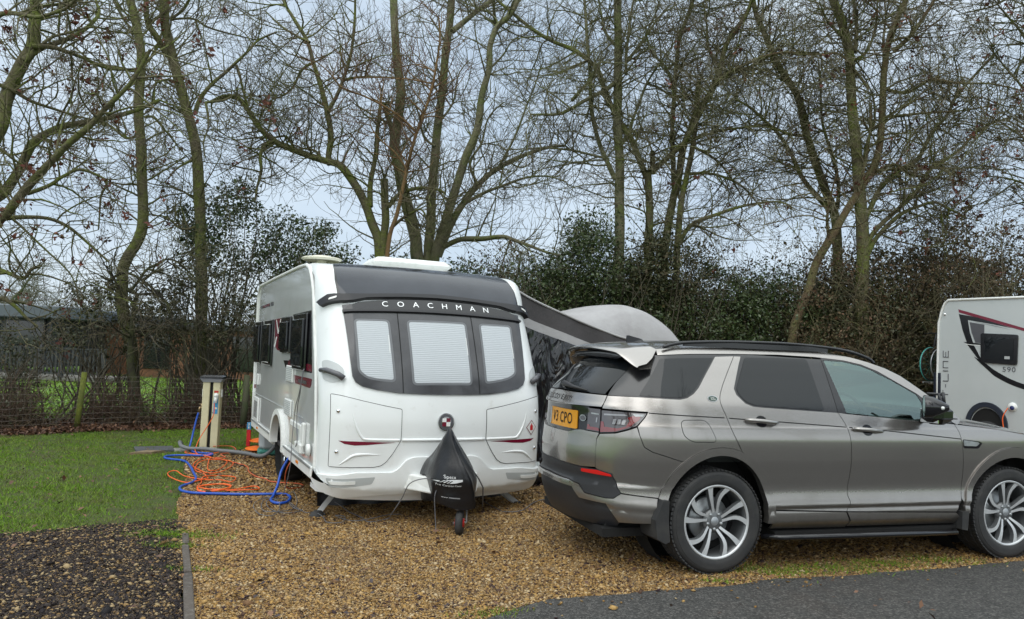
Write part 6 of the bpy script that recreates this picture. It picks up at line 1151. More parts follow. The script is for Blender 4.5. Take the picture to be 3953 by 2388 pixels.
MB().add([(-.17,-.135,1.065), (.17,-.135,1.065), (.17,.135,1.065), (-.17,.135,1.065), (-.165,-.13,1.09), (.165,-.13,1.09), (.165,.13,1.09), (-.165,.13,1.09), (-.12,-.09,1.115), (.12,-.09,1.115), (.12,.09,1.115), (-.12,.09,1.115)], [(3,2,1,0), (0,1,5,4), (1,2,6,5), (2,3,7,6), (3,0,4,7), (4,5,9,8), (5,6,10,9), (6,7,11,10), (7,4,8,11), (8,9,10,11)]).build('cap', M_blk, bo)
MB().box((.075,-.088,.66), (.065,.006,.25)).build('blue_label', mat('label_blue', (.05,.30,.55), .4), bo); MB().box((.075,-.092,.62), (.045,.002,.03)).build('label_mark', M_trim, bo)
MB().box((.075,-.088,.868), (.06,.005,.03)).build('red_label', mat('label_red', (.45,.03,.02), .4), bo)
b_ = MB(); b_.lathe([(0,.06), (.03,.058), (.036,.03), (.036,0)], 16, Matrix.Rotation(math.pi/2-.4, 3, 'X'), (.08,-.085,.80)); sk_ = b_.build('socket', M_trim, bo, True)
b_ = MB(); b_.tube([(.08,-.11,.80), (.08,-.13,.75), (.085,-.135,.70)], [.03,.026,.016], 10); b_.build('plug', M_trim, sk_, True); MB().box((.08,-.115,.825), (.05,.04,.02), bev=.005).build('plug_lid', mat('plug_blue', (.03,.06,.30), .4), sk_)
for s in (-1, 1): MB().box((s*.135, .0, .84), (.02,.06,.12), bev=.005).build('side_box', M_trim, bo)
MB().lathe([(0,.004), (.012,.004)], 12, Matrix.Rotation(math.pi/2, 3, 'X'), (.045,-.086,.55)).build('lock', M_dark, bo)
tp = MB(); tp.tube([(-.13,0,.62), (-.17,-.02,.62), (-.175,-.03,.56)], .014, 8); tp.tube([(-.15,-.01,.62), (-.15,-.01,.67)], .008, 6); tp.tube([(-.185,-.01,.67), (-.115,-.01,.67)], .006, 6); tp.build('tap', mat('brass', (.35,.25,.14), .35, metal=.8), bo, True)
Z0 = lambda x: gz(x)+.012
def cable(name, pts, r, m_, lab, cat='cable', n=6, grp=None, z=None, seg=5):
    P = [(p[0], p[1], (p[2] if len(p) > 2 else gz(p[0])+r*1.0+.012)) for p in pts]
    return tag(MB().tube(catmull(P, seg), r, n).build(name, m_, None, True), lab, cat, grp)
cable('blue_hose', [(-4.695,11.68,.44), (-4.72,11.66,.30), (-4.74,11.6,.05), (-4.70,11.45,-.07), (-4.50,11.12), (-4.32,11.05), (-4.20,11.02), (-4.16,10.88), (-4.25,10.82), (-4.42,10.80), (-4.60,10.74), (-4.68,10.62), (-4.62,10.46), (-4.48,10.38), (-4.28,10.28), (-4.02,9.85), (-3.82,9.45), (-3.62,9.05), (-3.55,8.78), (-3.56,8.59), (-3.55,8.45), (-3.46,8.28), (-3.30,8.18), (-3.1,8.18), (-2.80,8.20), (-2.55,8.26), (-2.38,8.30), (-2.27,8.18), (-2.22,7.98), (-2.23,7.86), (-2.30,7.82), (-2.40,7.95), (-2.44,8.15), (-2.44,8.3,.02), (-2.44,8.42,.16), (-2.36,8.45,.32), (-2.28,8.43,.42), (-2.18,8.40,.465), (-2.09,8.37,.475)], .0145, M_blue, 'thick blue water hose running from the bollard tap to caravan', 'hose', 8)
cable('waste_pipe', [(-4.86,11.52,-.02), (-4.84,11.42,.02), (-4.76,11.30,-.02), (-4.6,11.22,-.04), (-4.4,11.25,-.04), (-4.2,11.15,-.04), (-3.9,11.12,-.05), (-3.68,11.0,-.05), (-3.5,10.84,-.05), (-3.38,10.80,-.03), (-3.28,10.85,.06), (-3.22,10.9,.17), (-3.15,10.95,.25)], .028, M_gpipe, 'grey ribbed waste pipe lying between the slabs and caravan', 'pipe', 10)
oc = [(-4.435,11.60,.60), (-4.425,11.59,.50), (-4.43,11.57,.40), (-4.50,11.55,.25), (-4.58,11.50,.08), (-4.55,11.3,-.03), (-4.45,11.05,-.06)]
seq = [(-4.30,10.90), (-4.15,11.1), (-4.2,11.35), (-4.42,11.45), (-4.62,11.35), (-4.58,11.0), (-4.3,10.85), (-4.1,10.7), (-4.0,10.4), (-3.82,9.9), (-3.66,9.55), (-3.62,9.75), (-3.72,10.3), (-4.0,10.65), (-4.15,10.55), (-4.05,10.0), (-3.8,9.58), (-3.6,9.4), (-3.5,9.6), (-3.6,10.2), (-3.85,10.5), (-4.05,10.3), (-3.88,9.65), (-3.63,9.3), (-3.5,9.1), (-3.48,8.95), (-3.62,8.78), (-3.9,9.0), (-4.08,9.35), (-4.03,9.45), (-3.78,9.12), (-3.48,8.95), (-3.3,8.95), (-3.15,8.9), (-3.2,9.15), (-3.45,9.3), (-3.55,9.1), (-3.46,8.8), (-3.38,8.5), (-3.28,8.3), (-3.12,8.28), (-3.03,8.4), (-3.05,8.6), (-3.2,8.7), (-3.36,8.62), (-3.34,8.4), (-3.2,8.26), (-3.05,8.33), (-2.98,8.48), (-2.80,8.62), (-2.72,8.56), (-2.80,8.40), (-3.05,8.38), (-3.3,8.42), (-3.35,8.55), (-3.2,8.72), (-3.05,8.62), (-3.08,8.45), (-3.25,8.36)]
# coils stand a little off the ground where the turns cross
cc_ = oc+[(x, y, gz(x)+.016+.022*abs(math.sin(i*1.7))) for i, (x, y) in enumerate(seq)]
cable('extension_cable', cc_, .0065, M_orange, 'bright orange mains cable tangled in coils in front of bollard', 'cable', 6, seg=6)
cable('extension_cable', [(-4.42,11.62,-.05), (-4.25,11.80,-.06), (-4.07,11.60,-.07), (-3.98,11.2,-.07), (-4.05,10.95,-.06), (-3.86,10.62,-.06), (-3.95,10.5,-.05), (-3.74,10.45), (-3.39,10.1), (-3.22,9.69), (-3.02,9.36), (-2.86,9.22), (-2.76,9.07), (-2.62,9.02), (-2.40,8.99), (-2.31,8.85), (-2.36,8.70), (-2.42,8.55,-.04), (-2.40,8.45,.15), (-2.30,8.42,.32), (-2.15,8.40,.43)], .0065, mat('faded_orange', (.62,.12,.04), .5), 'orange mains cable trailing over the gravel up to caravan socket', 'cable', 6)
gc = [(-2.50,8.2), (-2.52,7.9), (-2.46,7.6), (-2.32,7.33), (-2.18,7.3), (-2.2,7.6), (-2.34,7.95), (-2.48,8.08), (-2.44,7.78), (-2.30,7.42), (-2.16,7.43), (-2.08,7.62), (-2.12,7.92), (-2.25,8.3), (-2.32,8.42), (-2.26,8.07), (-2.07,7.62), (-1.95,7.5), (-2.1,7.4), (-2.3,7.6), (-2.42,7.9), (-2.3,8.05), (-2.1,7.75), (-1.92,7.47), (-1.82,7.44), (-1.70,7.28), (-1.62,7.12), (-1.48,7.1), (-1.5,7.3), (-1.6,7.36), (-1.42,7.22), (-1.26,7.27), (-1.12,7.45), (-1.0,7.55)]
cable('aerial_cable', [(x, y, gz(x)+.012+.02*abs(math.sin(i*2.3))) for i, (x, y) in enumerate(gc)], .0042, M_gcable, 'thin grey cable coiled on gravel beside the blue hose', 'cable', 5)
cable('drawbar_cable', [toworld(CVN, -.14, -.93, .36), toworld(CVN, -.30, -.88, .375), toworld(CVN, -.42, -.80, .32), toworld(CVN, -.46, -.72, .18), toworld(CVN, -.52, -.62, .02), (-1.10,7.35,-.08), (-1.25,7.2,-.085), (-1.35,7.35,-.08), (-1.5,7.55,-.08), (-1.65,7.8,-.07), (-1.78,7.85,-.03), (-1.80,7.6,-.05), (-1.72,7.42,-.08)], .0048, M_gcable, 'grey cable drooping from the left side of drawbar fairing', 'cable', 5)
cable('drawbar_cable', [toworld(CVN, -.10, -.95, .345), toworld(CVN, -.19, -.97, .33), toworld(CVN, -.24, -.98, .24), toworld(CVN, -.23, -.98, .08), toworld(CVN, -.22, -1.0, -.09)], .0045, M_gcable, 'short grey cable hanging straight down beside the hitch cover', 'cable', 5)
cable('ground_cable', [(-.22,8.3), (-.12,8.0), (0,7.70), (.17,7.68), (.29,8.0), (.40,8.15), (.52,8.1)], .0045, M_gcable, 'thin grey cable curling on gravel beneath right corner of caravan', 'cable', 5)
wc = [(-1.181,.46,1.29), (-1.20,.47,1.15), (-1.20,.52,1.02), (-1.19,.66,.92), (-1.19,.68,.78), (-1.20,.58,.66), (-1.21,.48,.55), (-1.22,.50,.50)]
cable('window_cable', [toworld(CVN, *p) for p in wc], .005, M_gcable, 'black cable fed out of the front side window of caravan', 'cable', 5)
wc = [(-1.181,.50,1.28), (-1.20,.55,1.05), (-1.20,.72,.90), (-1.20,.78,.76), (-1.22,.72,.55), (-1.24,.62,.30), (-1.26,.70,.08), (-1.3,.8,-.07), (-1.4,1.0,-.085)]
cable('window_cable', [toworld(CVN, *p) for p in wc], .0045, M_gcable, 'grey cable dropping from the caravan window down to gravel', 'cable', 5)
# number post, ramps, waste tub, slabs
np_ = thing('pitch_marker', 'small red pitch marker post with a blue number top', 'marker post', (-4.055, 12.1, -.1), math.radians(10))
MB().box((0,0,.135), (.058,.058,.27), bev=.004).build('post', mat('marker_red', (.62,.012,.02), .4), np_)
tp_ = MB().box((0,0,.325), (.062,.062,.11), bev=.003).build('number_sleeve', mat('marker_blue', (.05,.28,.55), .4), np_)
textflat('number', '3', .05, M_trim, tp_, Matrix.Translation((0,-.033,.350)) @ Rt, ext=.001, bold=.002); textflat('number', '6', .05, M_trim, tp_, Matrix.Translation((0,-.033,.302)) @ Rt, ext=.001, bold=.002)
for i, (x, y, z, lab) in enumerate(((-3.90,12.15,.0, 'orange levelling disc further back beside the red marker post'), (-3.74,11.52,-.04, 'orange levelling disc nearest the waste container'))):
    o = MB(); o.lathe([(0,.03), (.05,.03), (.15,.004), (.16,0), (.15,-.01), (0,-.01)], 24, Matrix.Scale(1, 3)); q = o.build('levelling_disc', mat('disc_orange', (.85,.16,.01), .4), None, True); q.location = (x, y, z); q.rotation_euler = (.08, 0, .3); tag(q, lab, 'disc', 'orange discs by the marker post')
tb = thing('waste_container', 'grey plastic waste water container with a green base behind caravan wheel', 'container', (-3.40, 11.42, -.1), math.radians(20))
MB().box((0,0,.21), (.52,.40,.30), bev=.06).build('tank', mat('tank_grey', (.38,.41,.42), .4), tb, False, .02); MB().box((0,0,.045), (.55,.42,.09), bev=.03).build('base', mat('tank_green', (.05,.22,.18), .5), tb)
b_ = MB(); b_.tube([(-.1,-.05,.36), (-.1,-.05,.41), (.1,-.05,.41), (.1,-.05,.36)], .018, 6); b_.build('carry_handle', M_mblk, tb, True)
M_slab = mat('slate_slab', (.075,.078,.085), .6, var=(5, (.05,.05,.052), .4, .7), bump=(30, .3, .01))
o = patch('access_cover', [(-5.55,11.48), (-5.08,11.72), (-4.86,11.30), (-5.30,11.05)], gfn(.012), M_slab, None, off=.01, thick=.03, step=0); tag(o, 'dark grey inspection slab set in lawn left of bollard', 'slab')
o = patch('drain_cover', [(-4.98,11.50), (-4.66,11.66), (-4.56,11.42), (-4.84,11.26)], gfn(.012), mat('pale_cover', (.30,.30,.28), .6, bump=(30, .3, .01)), None, off=.006, thick=.03, step=0); tag(o, 'small pale drain cover at the foot of bollard', 'cover')
o = patch('paving_stone', rough([(-5.28,10.80), (-5.02,10.93), (-4.93,11.14), (-5.18,11.13)], .02, .05), gfn(.02), mat('buff_stone', (.22,.16,.09), .8, var=(8, (.13,.10,.06), .4, .7), bump=(20, .5, .01)), None, off=.012, thick=.04, step=0); tag(o, 'rough buff stone slab on the grass before inspection slab', 'stone')
# ---------------------------------------------------------------- wire fence
fn_ = thing('wire_fence', 'low stock fence of rusty wire mesh with mossy wooden posts behind the lawn', 'fence', (-7.49, 13.45, 0))
FP = [(-10.8,10.4), (-8.75,12.0), (-7.49,13.45), (-5.05,14.75), (-2.6,16.3), (1.5,18.3)]; rel = lambda x, y, z: (x+7.49, y-13.45, z)
M_post = mat('mossy_post', (.15,.17,.025), .9, var=[(6, (.07,.08,.03), .4, .7), (20, (.22,.25,.03), .5, .8)], bump=(30, .6, .01)); M_postd = mat('damp_post', (.075,.07,.045), .9, var=(5, (.05,.07,.025), .4, .7), bump=(30, .6, .01))
for i, (x, y) in enumerate(FP[1:5]):
    o = MB().tube([rel(x-.03, y, -.15), rel(x+.0, y, .3), rel(x+.045 if i == 1 else x+.01, y, .90 if i < 3 else 1.0)], [.062,.058,.055] if i != 1 else [.05,.047,.046], 10).build('post', M_post if i == 1 else M_postd, fn_, True)
    if i == 1: o['label'] = 'bright lime green mossy post'
wz = [.86,.78,.68,.56,.44,.33,.23,.14,.06]
mw = MB()
def fpt(t):
    seg = min(int(t), len(FP)-2); k = t-seg; a, b = FP[seg], FP[seg+1]; return a[0]+(b[0]-a[0])*k, a[1]+(b[1]-a[1])*k
NT = 60
for z in wz: mw.tube([rel(*fpt((len(FP)-1)*i/NT), z+.012*math.sin(i*.9+z*9)-.04) for i in range(NT+1)], .0030, 3, cap=False)
for i in range(95):
    x, y = fpt((len(FP)-1)*(i+.5)/95); mw.tube([rel(x+.008*math.sin(i), y, -.05), rel(x, y, .40), rel(x+.008*math.cos(i*2), y, .82)], .0016, 3, cap=False)
mw.build('wire_mesh', mat('rusty_wire', (.15,.125,.11), .7), fn_)
# ---------------------------------------------------------------- lodges beyond the field
M_ldark = mat('dark_cladding', (.030,.034,.038), .5); M_lgls = mat('lodge_glass', (.008,.009,.010), .08, coat=.5); M_lor = mat('cedar_cladding', (.17,.075,.035), .7, var=(3, (.11,.05,.025), .4, .7), bump=(10, .3, .02))
lg = thing('lodge', 'dark flat roofed holiday lodge with railed deck beyond left end of fence', 'lodge', (-21, 30, 0))
MB().box((-1.2,2.5,2.40), (9.4,5.8,.52), bev=.05).build('roof', mat('lead_roof', (.075,.09,.105), .45), lg); MB().box((-1.3,2.6,1.2), (8.6,5.2,1.9)).build('wall', M_ldark, lg)
for x in (-4.5,-2.9,-1.3,.3,1.9): MB().box((x,-.03,1.15), (1.35,.05,1.75)).build('window', M_lgls, lg)
for x in (-3.7,-.5,2.7): MB().box((x,-.12,1.1), (.16,.12,2.1)).build('pillar', mat('lodge_pillar', (.045,.045,.05), .6), lg)
dk = MB(); dk.box((.4,-1.2,-.05), (12,2.6,.12)); dk.build('deck_edge', mat('deck_edge', (.13,.125,.11), .7), lg); MB().box((.4,-1.1,-.42), (11.9,2.4,.55)).build('deck_base', M_ldark, lg)
rl = MB(); rl.box((.4,-2.45,1.05), (12,.06,.06)); rl.box((.4,-2.45,.15), (12,.05,.05))
for i in range(80): rl.box((-5.5+i*.15,-2.45,.6), (.07,.03,.9))
for i in range(9): rl.box((-5.6+i*1.5,-2.45,.52), (.14,.14,1.15))
rl.build('railing', mat('rail_grey', (.030,.032,.036), .7), lg)
l2 = thing('lodge', 'cedar clad lodge end wall glimpsed through bushes left of mossy trunk', 'lodge', (-17.4, 34, 0)); MB().box((0,2,1.0), (3.2,4,2.6)).build('wall', M_lor, l2); MB().box((0,2,2.4), (3.8,4.6,.22)).build('roof', M_ldark, l2); MB().box((.9,-.03,1.3), (.9,.06,1.7)).build('window', M_lgls, l2)
l3 = thing('lodge', 'long cedar clad lodge glimpsed low between the trunks left of caravan', 'lodge', (-13.0, 33, 0)); MB().box((0,2,.9), (6.4,4,2.2)).build('wall', M_lor, l3); MB().box((0,2,2.1), (7.0,4.6,.22)).build('roof', M_ldark, l3)
for x in (-2.2,-.2,1.6): MB().box((x,-.03,1.0), (1.1,.06,1.5)).build('window', M_lgls, l3)
# ---------------------------------------------------------------- trees
def tube_batch(P, R, k=3):
    """P (N,m,3) centre lines, R (N,m) radii -> verts, quads"""
    N_, m_ = P.shape[:2]; T = np.gradient(P, axis=1); T /= np.linalg.norm(T, axis=2, keepdims=True)+1e-9
    ref = np.where(np.abs(T[:,:1,2:3]) < .9, np.array([0,0,1.]), np.array([1.,0,0])); A = np.cross(T, np.broadcast_to(ref, T.shape)); A /= np.linalg.norm(A, axis=2, keepdims=True)+1e-9; B = np.cross(T, A)
    q = np.arange(k)*2*np.pi/k; V = P[:,:,None]+R[:,:,None,None]*(A[:,:,None]*np.cos(q)[None,None,:,None]+B[:,:,None]*np.sin(q)[None,None,:,None])
    idx = np.arange(N_*m_*k).reshape(N_, m_, k); a = idx[:,:-1]; b = idx[:,1:]
    F = np.stack([a, np.roll(a, -1, 2), np.roll(b, -1, 2), b], -1).reshape(-1, 4)
    return V.reshape(-1, 3), F
def grow(P0, D0, L, r0, r1, m, up, wig, droop=0):
    """vectorised branches: start points, directions, lengths"""
    N_ = len(P0); P = np.zeros((N_, m, 3)); P[:,0] = P0; d = D0/np.linalg.norm(D0, axis=1, keepdims=True); st = (L/(m-1))[:,None]
    for i in range(1, m):
        t = i/(m-1); d = d+rng.normal(0, wig, (N_,3)); d[:,2] += up*t-droop*(1-t); d /= np.linalg.norm(d, axis=1, keepdims=True); P[:,i] = P[:,i-1]+d*st
    R = r0[:,None]*(1-np.linspace(0, 1, m)[None])+r1[:,None]*np.linspace(0, 1, m)[None]
    return P, R
def along(P, R, n, tmin=.15, tmax=1.0, pw=1.0):
    """n random points on random branches of a batch"""
    N_, m = P.shape[:2]; w_ = np.linalg.norm(np.diff(P, axis=1), axis=2).sum(1); b = rng.choice(N_, n, p=w_/w_.sum()); t = (tmin+(tmax-tmin)*rng.random(n)**pw)*(m-1); i = np.minimum(t.astype(int), m-2); f = (t-i)[:,None]
    Q = P[b,i]*(1-f)+P[b,i+1]*f; T = P[b,i+1]-P[b,i]; T /= np.linalg.norm(T, axis=1, keepdims=True)+1e-9; r = R[b,i]*(1-f[:,0])+R[b,i+1]*f[:,0]
    return Q, T, r
def side_dir(T, spread, up=0):
    v = rng.normal(size=T.shape); v -= T*np.sum(v*T, 1)[:,None]; v /= np.linalg.norm(v, axis=1)[:,None]; d = T*(1-spread)+v*spread; d[:,2] += up; return d
M_bark = mat('mossy_bark', (.105,.090,.052), .95, var=[(2.2, (.115,.14,.024), .42, .62), (14, (.055,.045,.032), .5, .72)], bump=(22, .9, .03))
M_barkg = mat('pale_bark', (.155,.145,.090), .95, var=[(2.5, (.115,.14,.04), .42, .65), (14, (.08,.07,.05), .5, .72)], bump=(22, .9, .03))
M_barko = mat('ochre_bark', (.15,.09,.035), .9, var=(6, (.10,.06,.03), .45, .7), bump=(30, .6, .02))
M_barkr = mat('russet_bark', (.10,.045,.028), .9, var=(6, (.06,.035,.02), .45, .7))
M_barkd = mat('dark_bark', (.035,.030,.020), .95, var=(3, (.055,.065,.018), .45, .65), bump=(22, .9, .03))
M_twig = mat('twig', (.11,.088,.060), .9, var=(.8, (.125,.125,.05), .4, .65)); M_twigp = mat('pale_twig', (.16,.14,.10), .9, var=(.8, (.15,.15,.075), .4, .65)); M_twigd = mat('dark_twig', (.085,.075,.05), .9)
M_seed = mat('seed_cluster', rough=.8, island=[(.11,.028,.018), (.06,.02,.015), (.17,.05,.025), (.04,.018,.014)])
def tree(key, name, lab, bark, twig, nb=150, dens=(7, 6), Lb=(.8, 2.2), up=.10, droop=.0, seeds=0, group='bare winter trees behind the pitches', spread=.72, cat='tree', tw=1.0, tk=.0046):
    limbs = [list(l) for l in TREES[key]]; b0 = limbs[0][0]; limbs[0] = [(b0[0], b0[1], -.2, b0[3]*1.25), (b0[0], b0[1], b0[2]*.5, b0[3]*1.08)]+limbs[0] if b0[2] > .1 else limbs[0]; base = limbs[0][0]; o = thing(name, lab, cat, (base[0], base[1], 0), 0, group); B = np.array([base[0], base[1], 0.])
    allP, allR = [], []
    for li, pts in enumerate(limbs):
        A = np.array(pts); n_ = 4; c = np.array(catmull([tuple(a) for a in A], n_)); 
        rr = c[:,3]*.94
        j = np.array([[noise.noise(Vector((p[0]*.9+k*9, p[2]*.9, p[1]))) for k in range(3)] for p in c])*.05; P = c[:,:3]+j*np.minimum(1, np.arange(len(c))/6)[:,None]
        kk = 12 if rr.max() > .05 else 7
        # knobbly girth
        rr = rr*(1+.10*np.array([noise.noise(Vector((p[0]*2, p[2]*2.2, li))) for p in c]))
        V, F = tube_batch((P-B)[None], rr[None], kk)
        npmesh('trunk' if li == 0 else 'limb', V, F, bark, o, True)
        L_ = np.linalg.norm(np.diff(P, axis=0), axis=1).sum(); allP.append((P, rr, L_, li))
    # level 1
    tot = sum(l*(.6 if li == 0 else 1) for _, _, l, li in allP); S0, D0, r0 = [], [], []
    for P, R, l, li in allP:
        n_ = int(nb*l*(.6 if li == 0 else 1)/tot)+2; Q, T, r = along(P[None], R[None], n_, .42 if li == 0 else .12, 1.0); S0.append(Q); D0.append(T); r0.append(r)
        S0.append(P[-1:]); D0.append((P[-1:]-P[-3:-2])/np.linalg.norm(P[-1]-P[-3])); r0.append(R[-1:])
    S0, D0, r0 = map(np.concatenate, (S0, D0, r0)); L1 = rng.uniform(*Lb, len(S0)); P1, R1 = grow(S0, side_dir(D0, spread, .15), L1, np.minimum(r0*.6, .011+.012*L1/Lb[1]), np.full(len(S0), .005), 9, up, .16, droop)
    n2 = int(len(S0)*dens[0]*.62); Q, T, r = along(P1, R1, n2, .08, 1); L2 = rng.uniform(.3, 1.15, n2)*tw; P2, R2 = grow(Q, side_dir(T, .62), L2, np.minimum(r*.7, .009), np.full(n2, .0035), 7, up*1.3, .15, droop)
    n3 = int(n2*dens[1]*.60); Q, T, r = along(P2, R2, n3, .1, 1); L3 = rng.uniform(.10, .42, n3)*tw; P3, R3 = grow(Q, side_dir(T, .55, .08), L3, np.full(n3, tk), np.full(n3, tk*.62), 4, up*1.6+.08, .12)
    V1, F1 = tube_batch(P1-B, R1, 4); x = npmesh('branches', V1, F1, bark, o, True); x['kind'] = 'stuff'
    V2, F2 = tube_batch(P2-B, R2, 3); V3, F3 = tube_batch(P3-B, R3, 3); x = npmesh('twigs', np.vstack([V2, V3]), np.vstack([F2, F3+len(V2)]), twig, o); x['kind'] = 'stuff'
    if seeds:
        Q, T, r = along(P2, R2, seeds, .5, 1); Q = np.repeat(Q, 9, 0)+rng.normal(0, .045, (seeds*9, 3))-np.array([0,0,.07])-B
        x = leaves('seed_clusters', Q, .075, M_seed, 0, parent=o); x['kind'] = 'stuff'
    return o
tree('A', 'bare_tree', 'mossy bare tree whose boughs reach in from left edge with red seed clusters', M_bark, M_twig, 150, (6, 5), (.6, 1.9), .06, .03, seeds=150)
tree('B', 'bare_tree', 'slender tall tree with a kinked trunk left of the thick mossy one', M_bark, M_twig, 90, (6, 5), (.6, 1.8), .08, .02, seeds=60)
tree('C', 'bare_tree', 'tall straight mossy tree rising behind the service bollard', M_bark, M_twig, 110, (6, 6), (.6, 1.9), .10, seeds=25)
tree('D', 'bare_tree', 'dark stunted tree with crooked looping boughs in the left hedge', M_barkd, M_twig, 70, (5, 4), (.4, 1.2), .02, .05)
tree('E', 'bare_tree', 'spreading tree with long bowed bough left of centre behind caravan roof', M_bark, M_twig, 210, (7, 6), (.6, 1.9), .12, .05)
tree('F', 'bare_tree', 'thin orange barked tree leaning in front of many stemmed one', M_barko, M_barkr, 70, (5, 5), (.5, 1.5), .12)
tree('G', 'bare_tree', 'big tree dividing into several pale trunks directly above the caravan roof', M_barkg, M_twig, 230, (7, 6), (.6, 2.0), .15, .02)
tree('H', 'bare_tree', 'straight tall tree with ivy at its foot right of the caravan', M_barkg, M_twig, 170, (8, 7), (.7, 2.2), .04, .08)
tree('I', 'bare_tree', 'tree with a knobbly pruned stub and wide pale bough over the awning', M_bark, M_twigp, 130, (8, 7), (.7, 2.0), .06, .08)
tree('J', 'bare_tree', 'leaning mossy tree with cut stub above the car roof', M_bark, M_twig, 150, (8, 7), (.7, 2.1), .06, .06, seeds=45)
tree('K', 'bare_tree', 'slim straight tree standing close beside leaning mossy tree', M_bark, M_twigp, 80, (7, 6), (.6, 1.8), .05, .06, seeds=30)
tree('L', 'bare_tree', 'pale barked tree slanting up to the right above car bonnet', mat('tan_bark', (.12,.082,.045), .95, var=[(2.5, (.12,.125,.045), .42, .65), (14, (.07,.05,.03), .5, .72)], bump=(22, .9, .03)), M_twigp, 170, (8, 7), (.7, 2.1), .04, .07, seeds=40)
tree('M', 'bare_tree', 'thick ivy-footed tree with dark boughs fanning out right of slanting one', M_bark, M_twig, 220, (8, 7), (.7, 2.1), .05, .05, seeds=170)
tree('N', 'bare_tree', 'mossy tree curving up leftwards behind the slanting pale tree', M_bark, M_twig, 160, (8, 7), (.7, 2.0), .05, .05)
tree('R', 'bare_tree', 'bare tree outside right edge sending seed hung branches into view', M_bark, M_twig, 150, (7, 6), (.8, 2.3), .06, .04, seeds=170)
# far trees
def far_tree(name, x, y, h, rad, n1, lab, bark, twig, group=None, lean=0):
    o = thing(name, lab, 'tree', (x, y, -.1), 0, group); tr = np.array([[(0,0,0), (lean*.1,0,h*.12), (lean*.15,0,h*.25), (lean*.2,0,h*.38)]], float); R = np.array([[.045*h,.038*h,.034*h,.028*h]])
    V, F = tube_batch(tr, R, 8); npmesh('trunk', V, F, bark, o, True)
    Q, T, r = along(tr, R, 16, .45, 1); D = rng.normal(size=(16,3)); D[:,2] = np.abs(D[:,2])*.7+.25; P0_, R0_ = grow(Q, D, rng.uniform(.4, .75, 16)*rad*1.3, np.full(16, .018*h), np.full(16, .004*h), 9, .08, .22)
    Q, T, r = along(P0_, R0_, n1, .1, 1); P1_, R1_ = grow(Q, side_dir(T, .6, .1), rng.uniform(.12, .38, n1)*rad, np.full(n1, .004*h), np.full(n1, .0016*h), 7, .06, .25)
    n2 = n1*9; Q, T, r = along(P1_, R1_, n2, .1, 1); P2_, R2_ = grow(Q, side_dir(T, .6, .1), rng.uniform(.05, .16, n2)*rad, np.full(n2, .0016*h), np.full(n2, .0009*h), 4, .05, .2)
    V, F = tube_batch(P0_, R0_, 5); npmesh('limbs', V, F, bark, o, True)['kind'] = 'stuff'
    V1, F1 = tube_batch(P1_, R1_, 3); V2, F2 = tube_batch(P2_, R2_, 3); npmesh('twigs', np.vstack([V1, V2]), np.vstack([F1, F2+len(V1)]), twig, o)['kind'] = 'stuff'
M_fbark = mat('far_bark', (.13,.13,.095), 1); M_ftwig = mat('far_twig', (.20,.20,.17), 1)
far_tree('oak_tree', -39.5, 60, 8.6, 6.6, 330, 'gnarled distant oak above the dark lodge roof at left', M_fbark, M_fbark); far_tree('oak_tree', -35.6, 66, 6.4, 5.0, 200, 'smaller distant tree right of gnarled oak by the lodge', M_fbark, M_ftwig)
far_tree('distant_tree', 1.3, 40, 10.6, 4.2, 420, 'hazy distant tree seen between the central trunks and hedge', M_fbark, M_ftwig)
far_tree('distant_tree', -22, 70, 7, 6, 160, 'faint far tree low behind kinked slender trunk', M_fbark, M_ftwig)
for i, (x, y, h) in enumerate(((-60,90,7), (-48,95,6), (-30,95,6.5), (-12,90,7), (12,80,8), (26,75,8), (40,80,8))):
    far_tree('distant_tree', x, y, h, 8, 120, ('low distant horizon tree at far left edge', 'low distant horizon tree left of dark lodge', 'low distant horizon tree behind kinked trunk', 'low distant horizon tree behind caravan', 'low distant horizon tree behind car roof', 'low distant horizon tree behind slanting trunk', 'low distant horizon tree behind motorhome')[i], M_fbark, M_ftwig, 'horizon hedgerow trees')
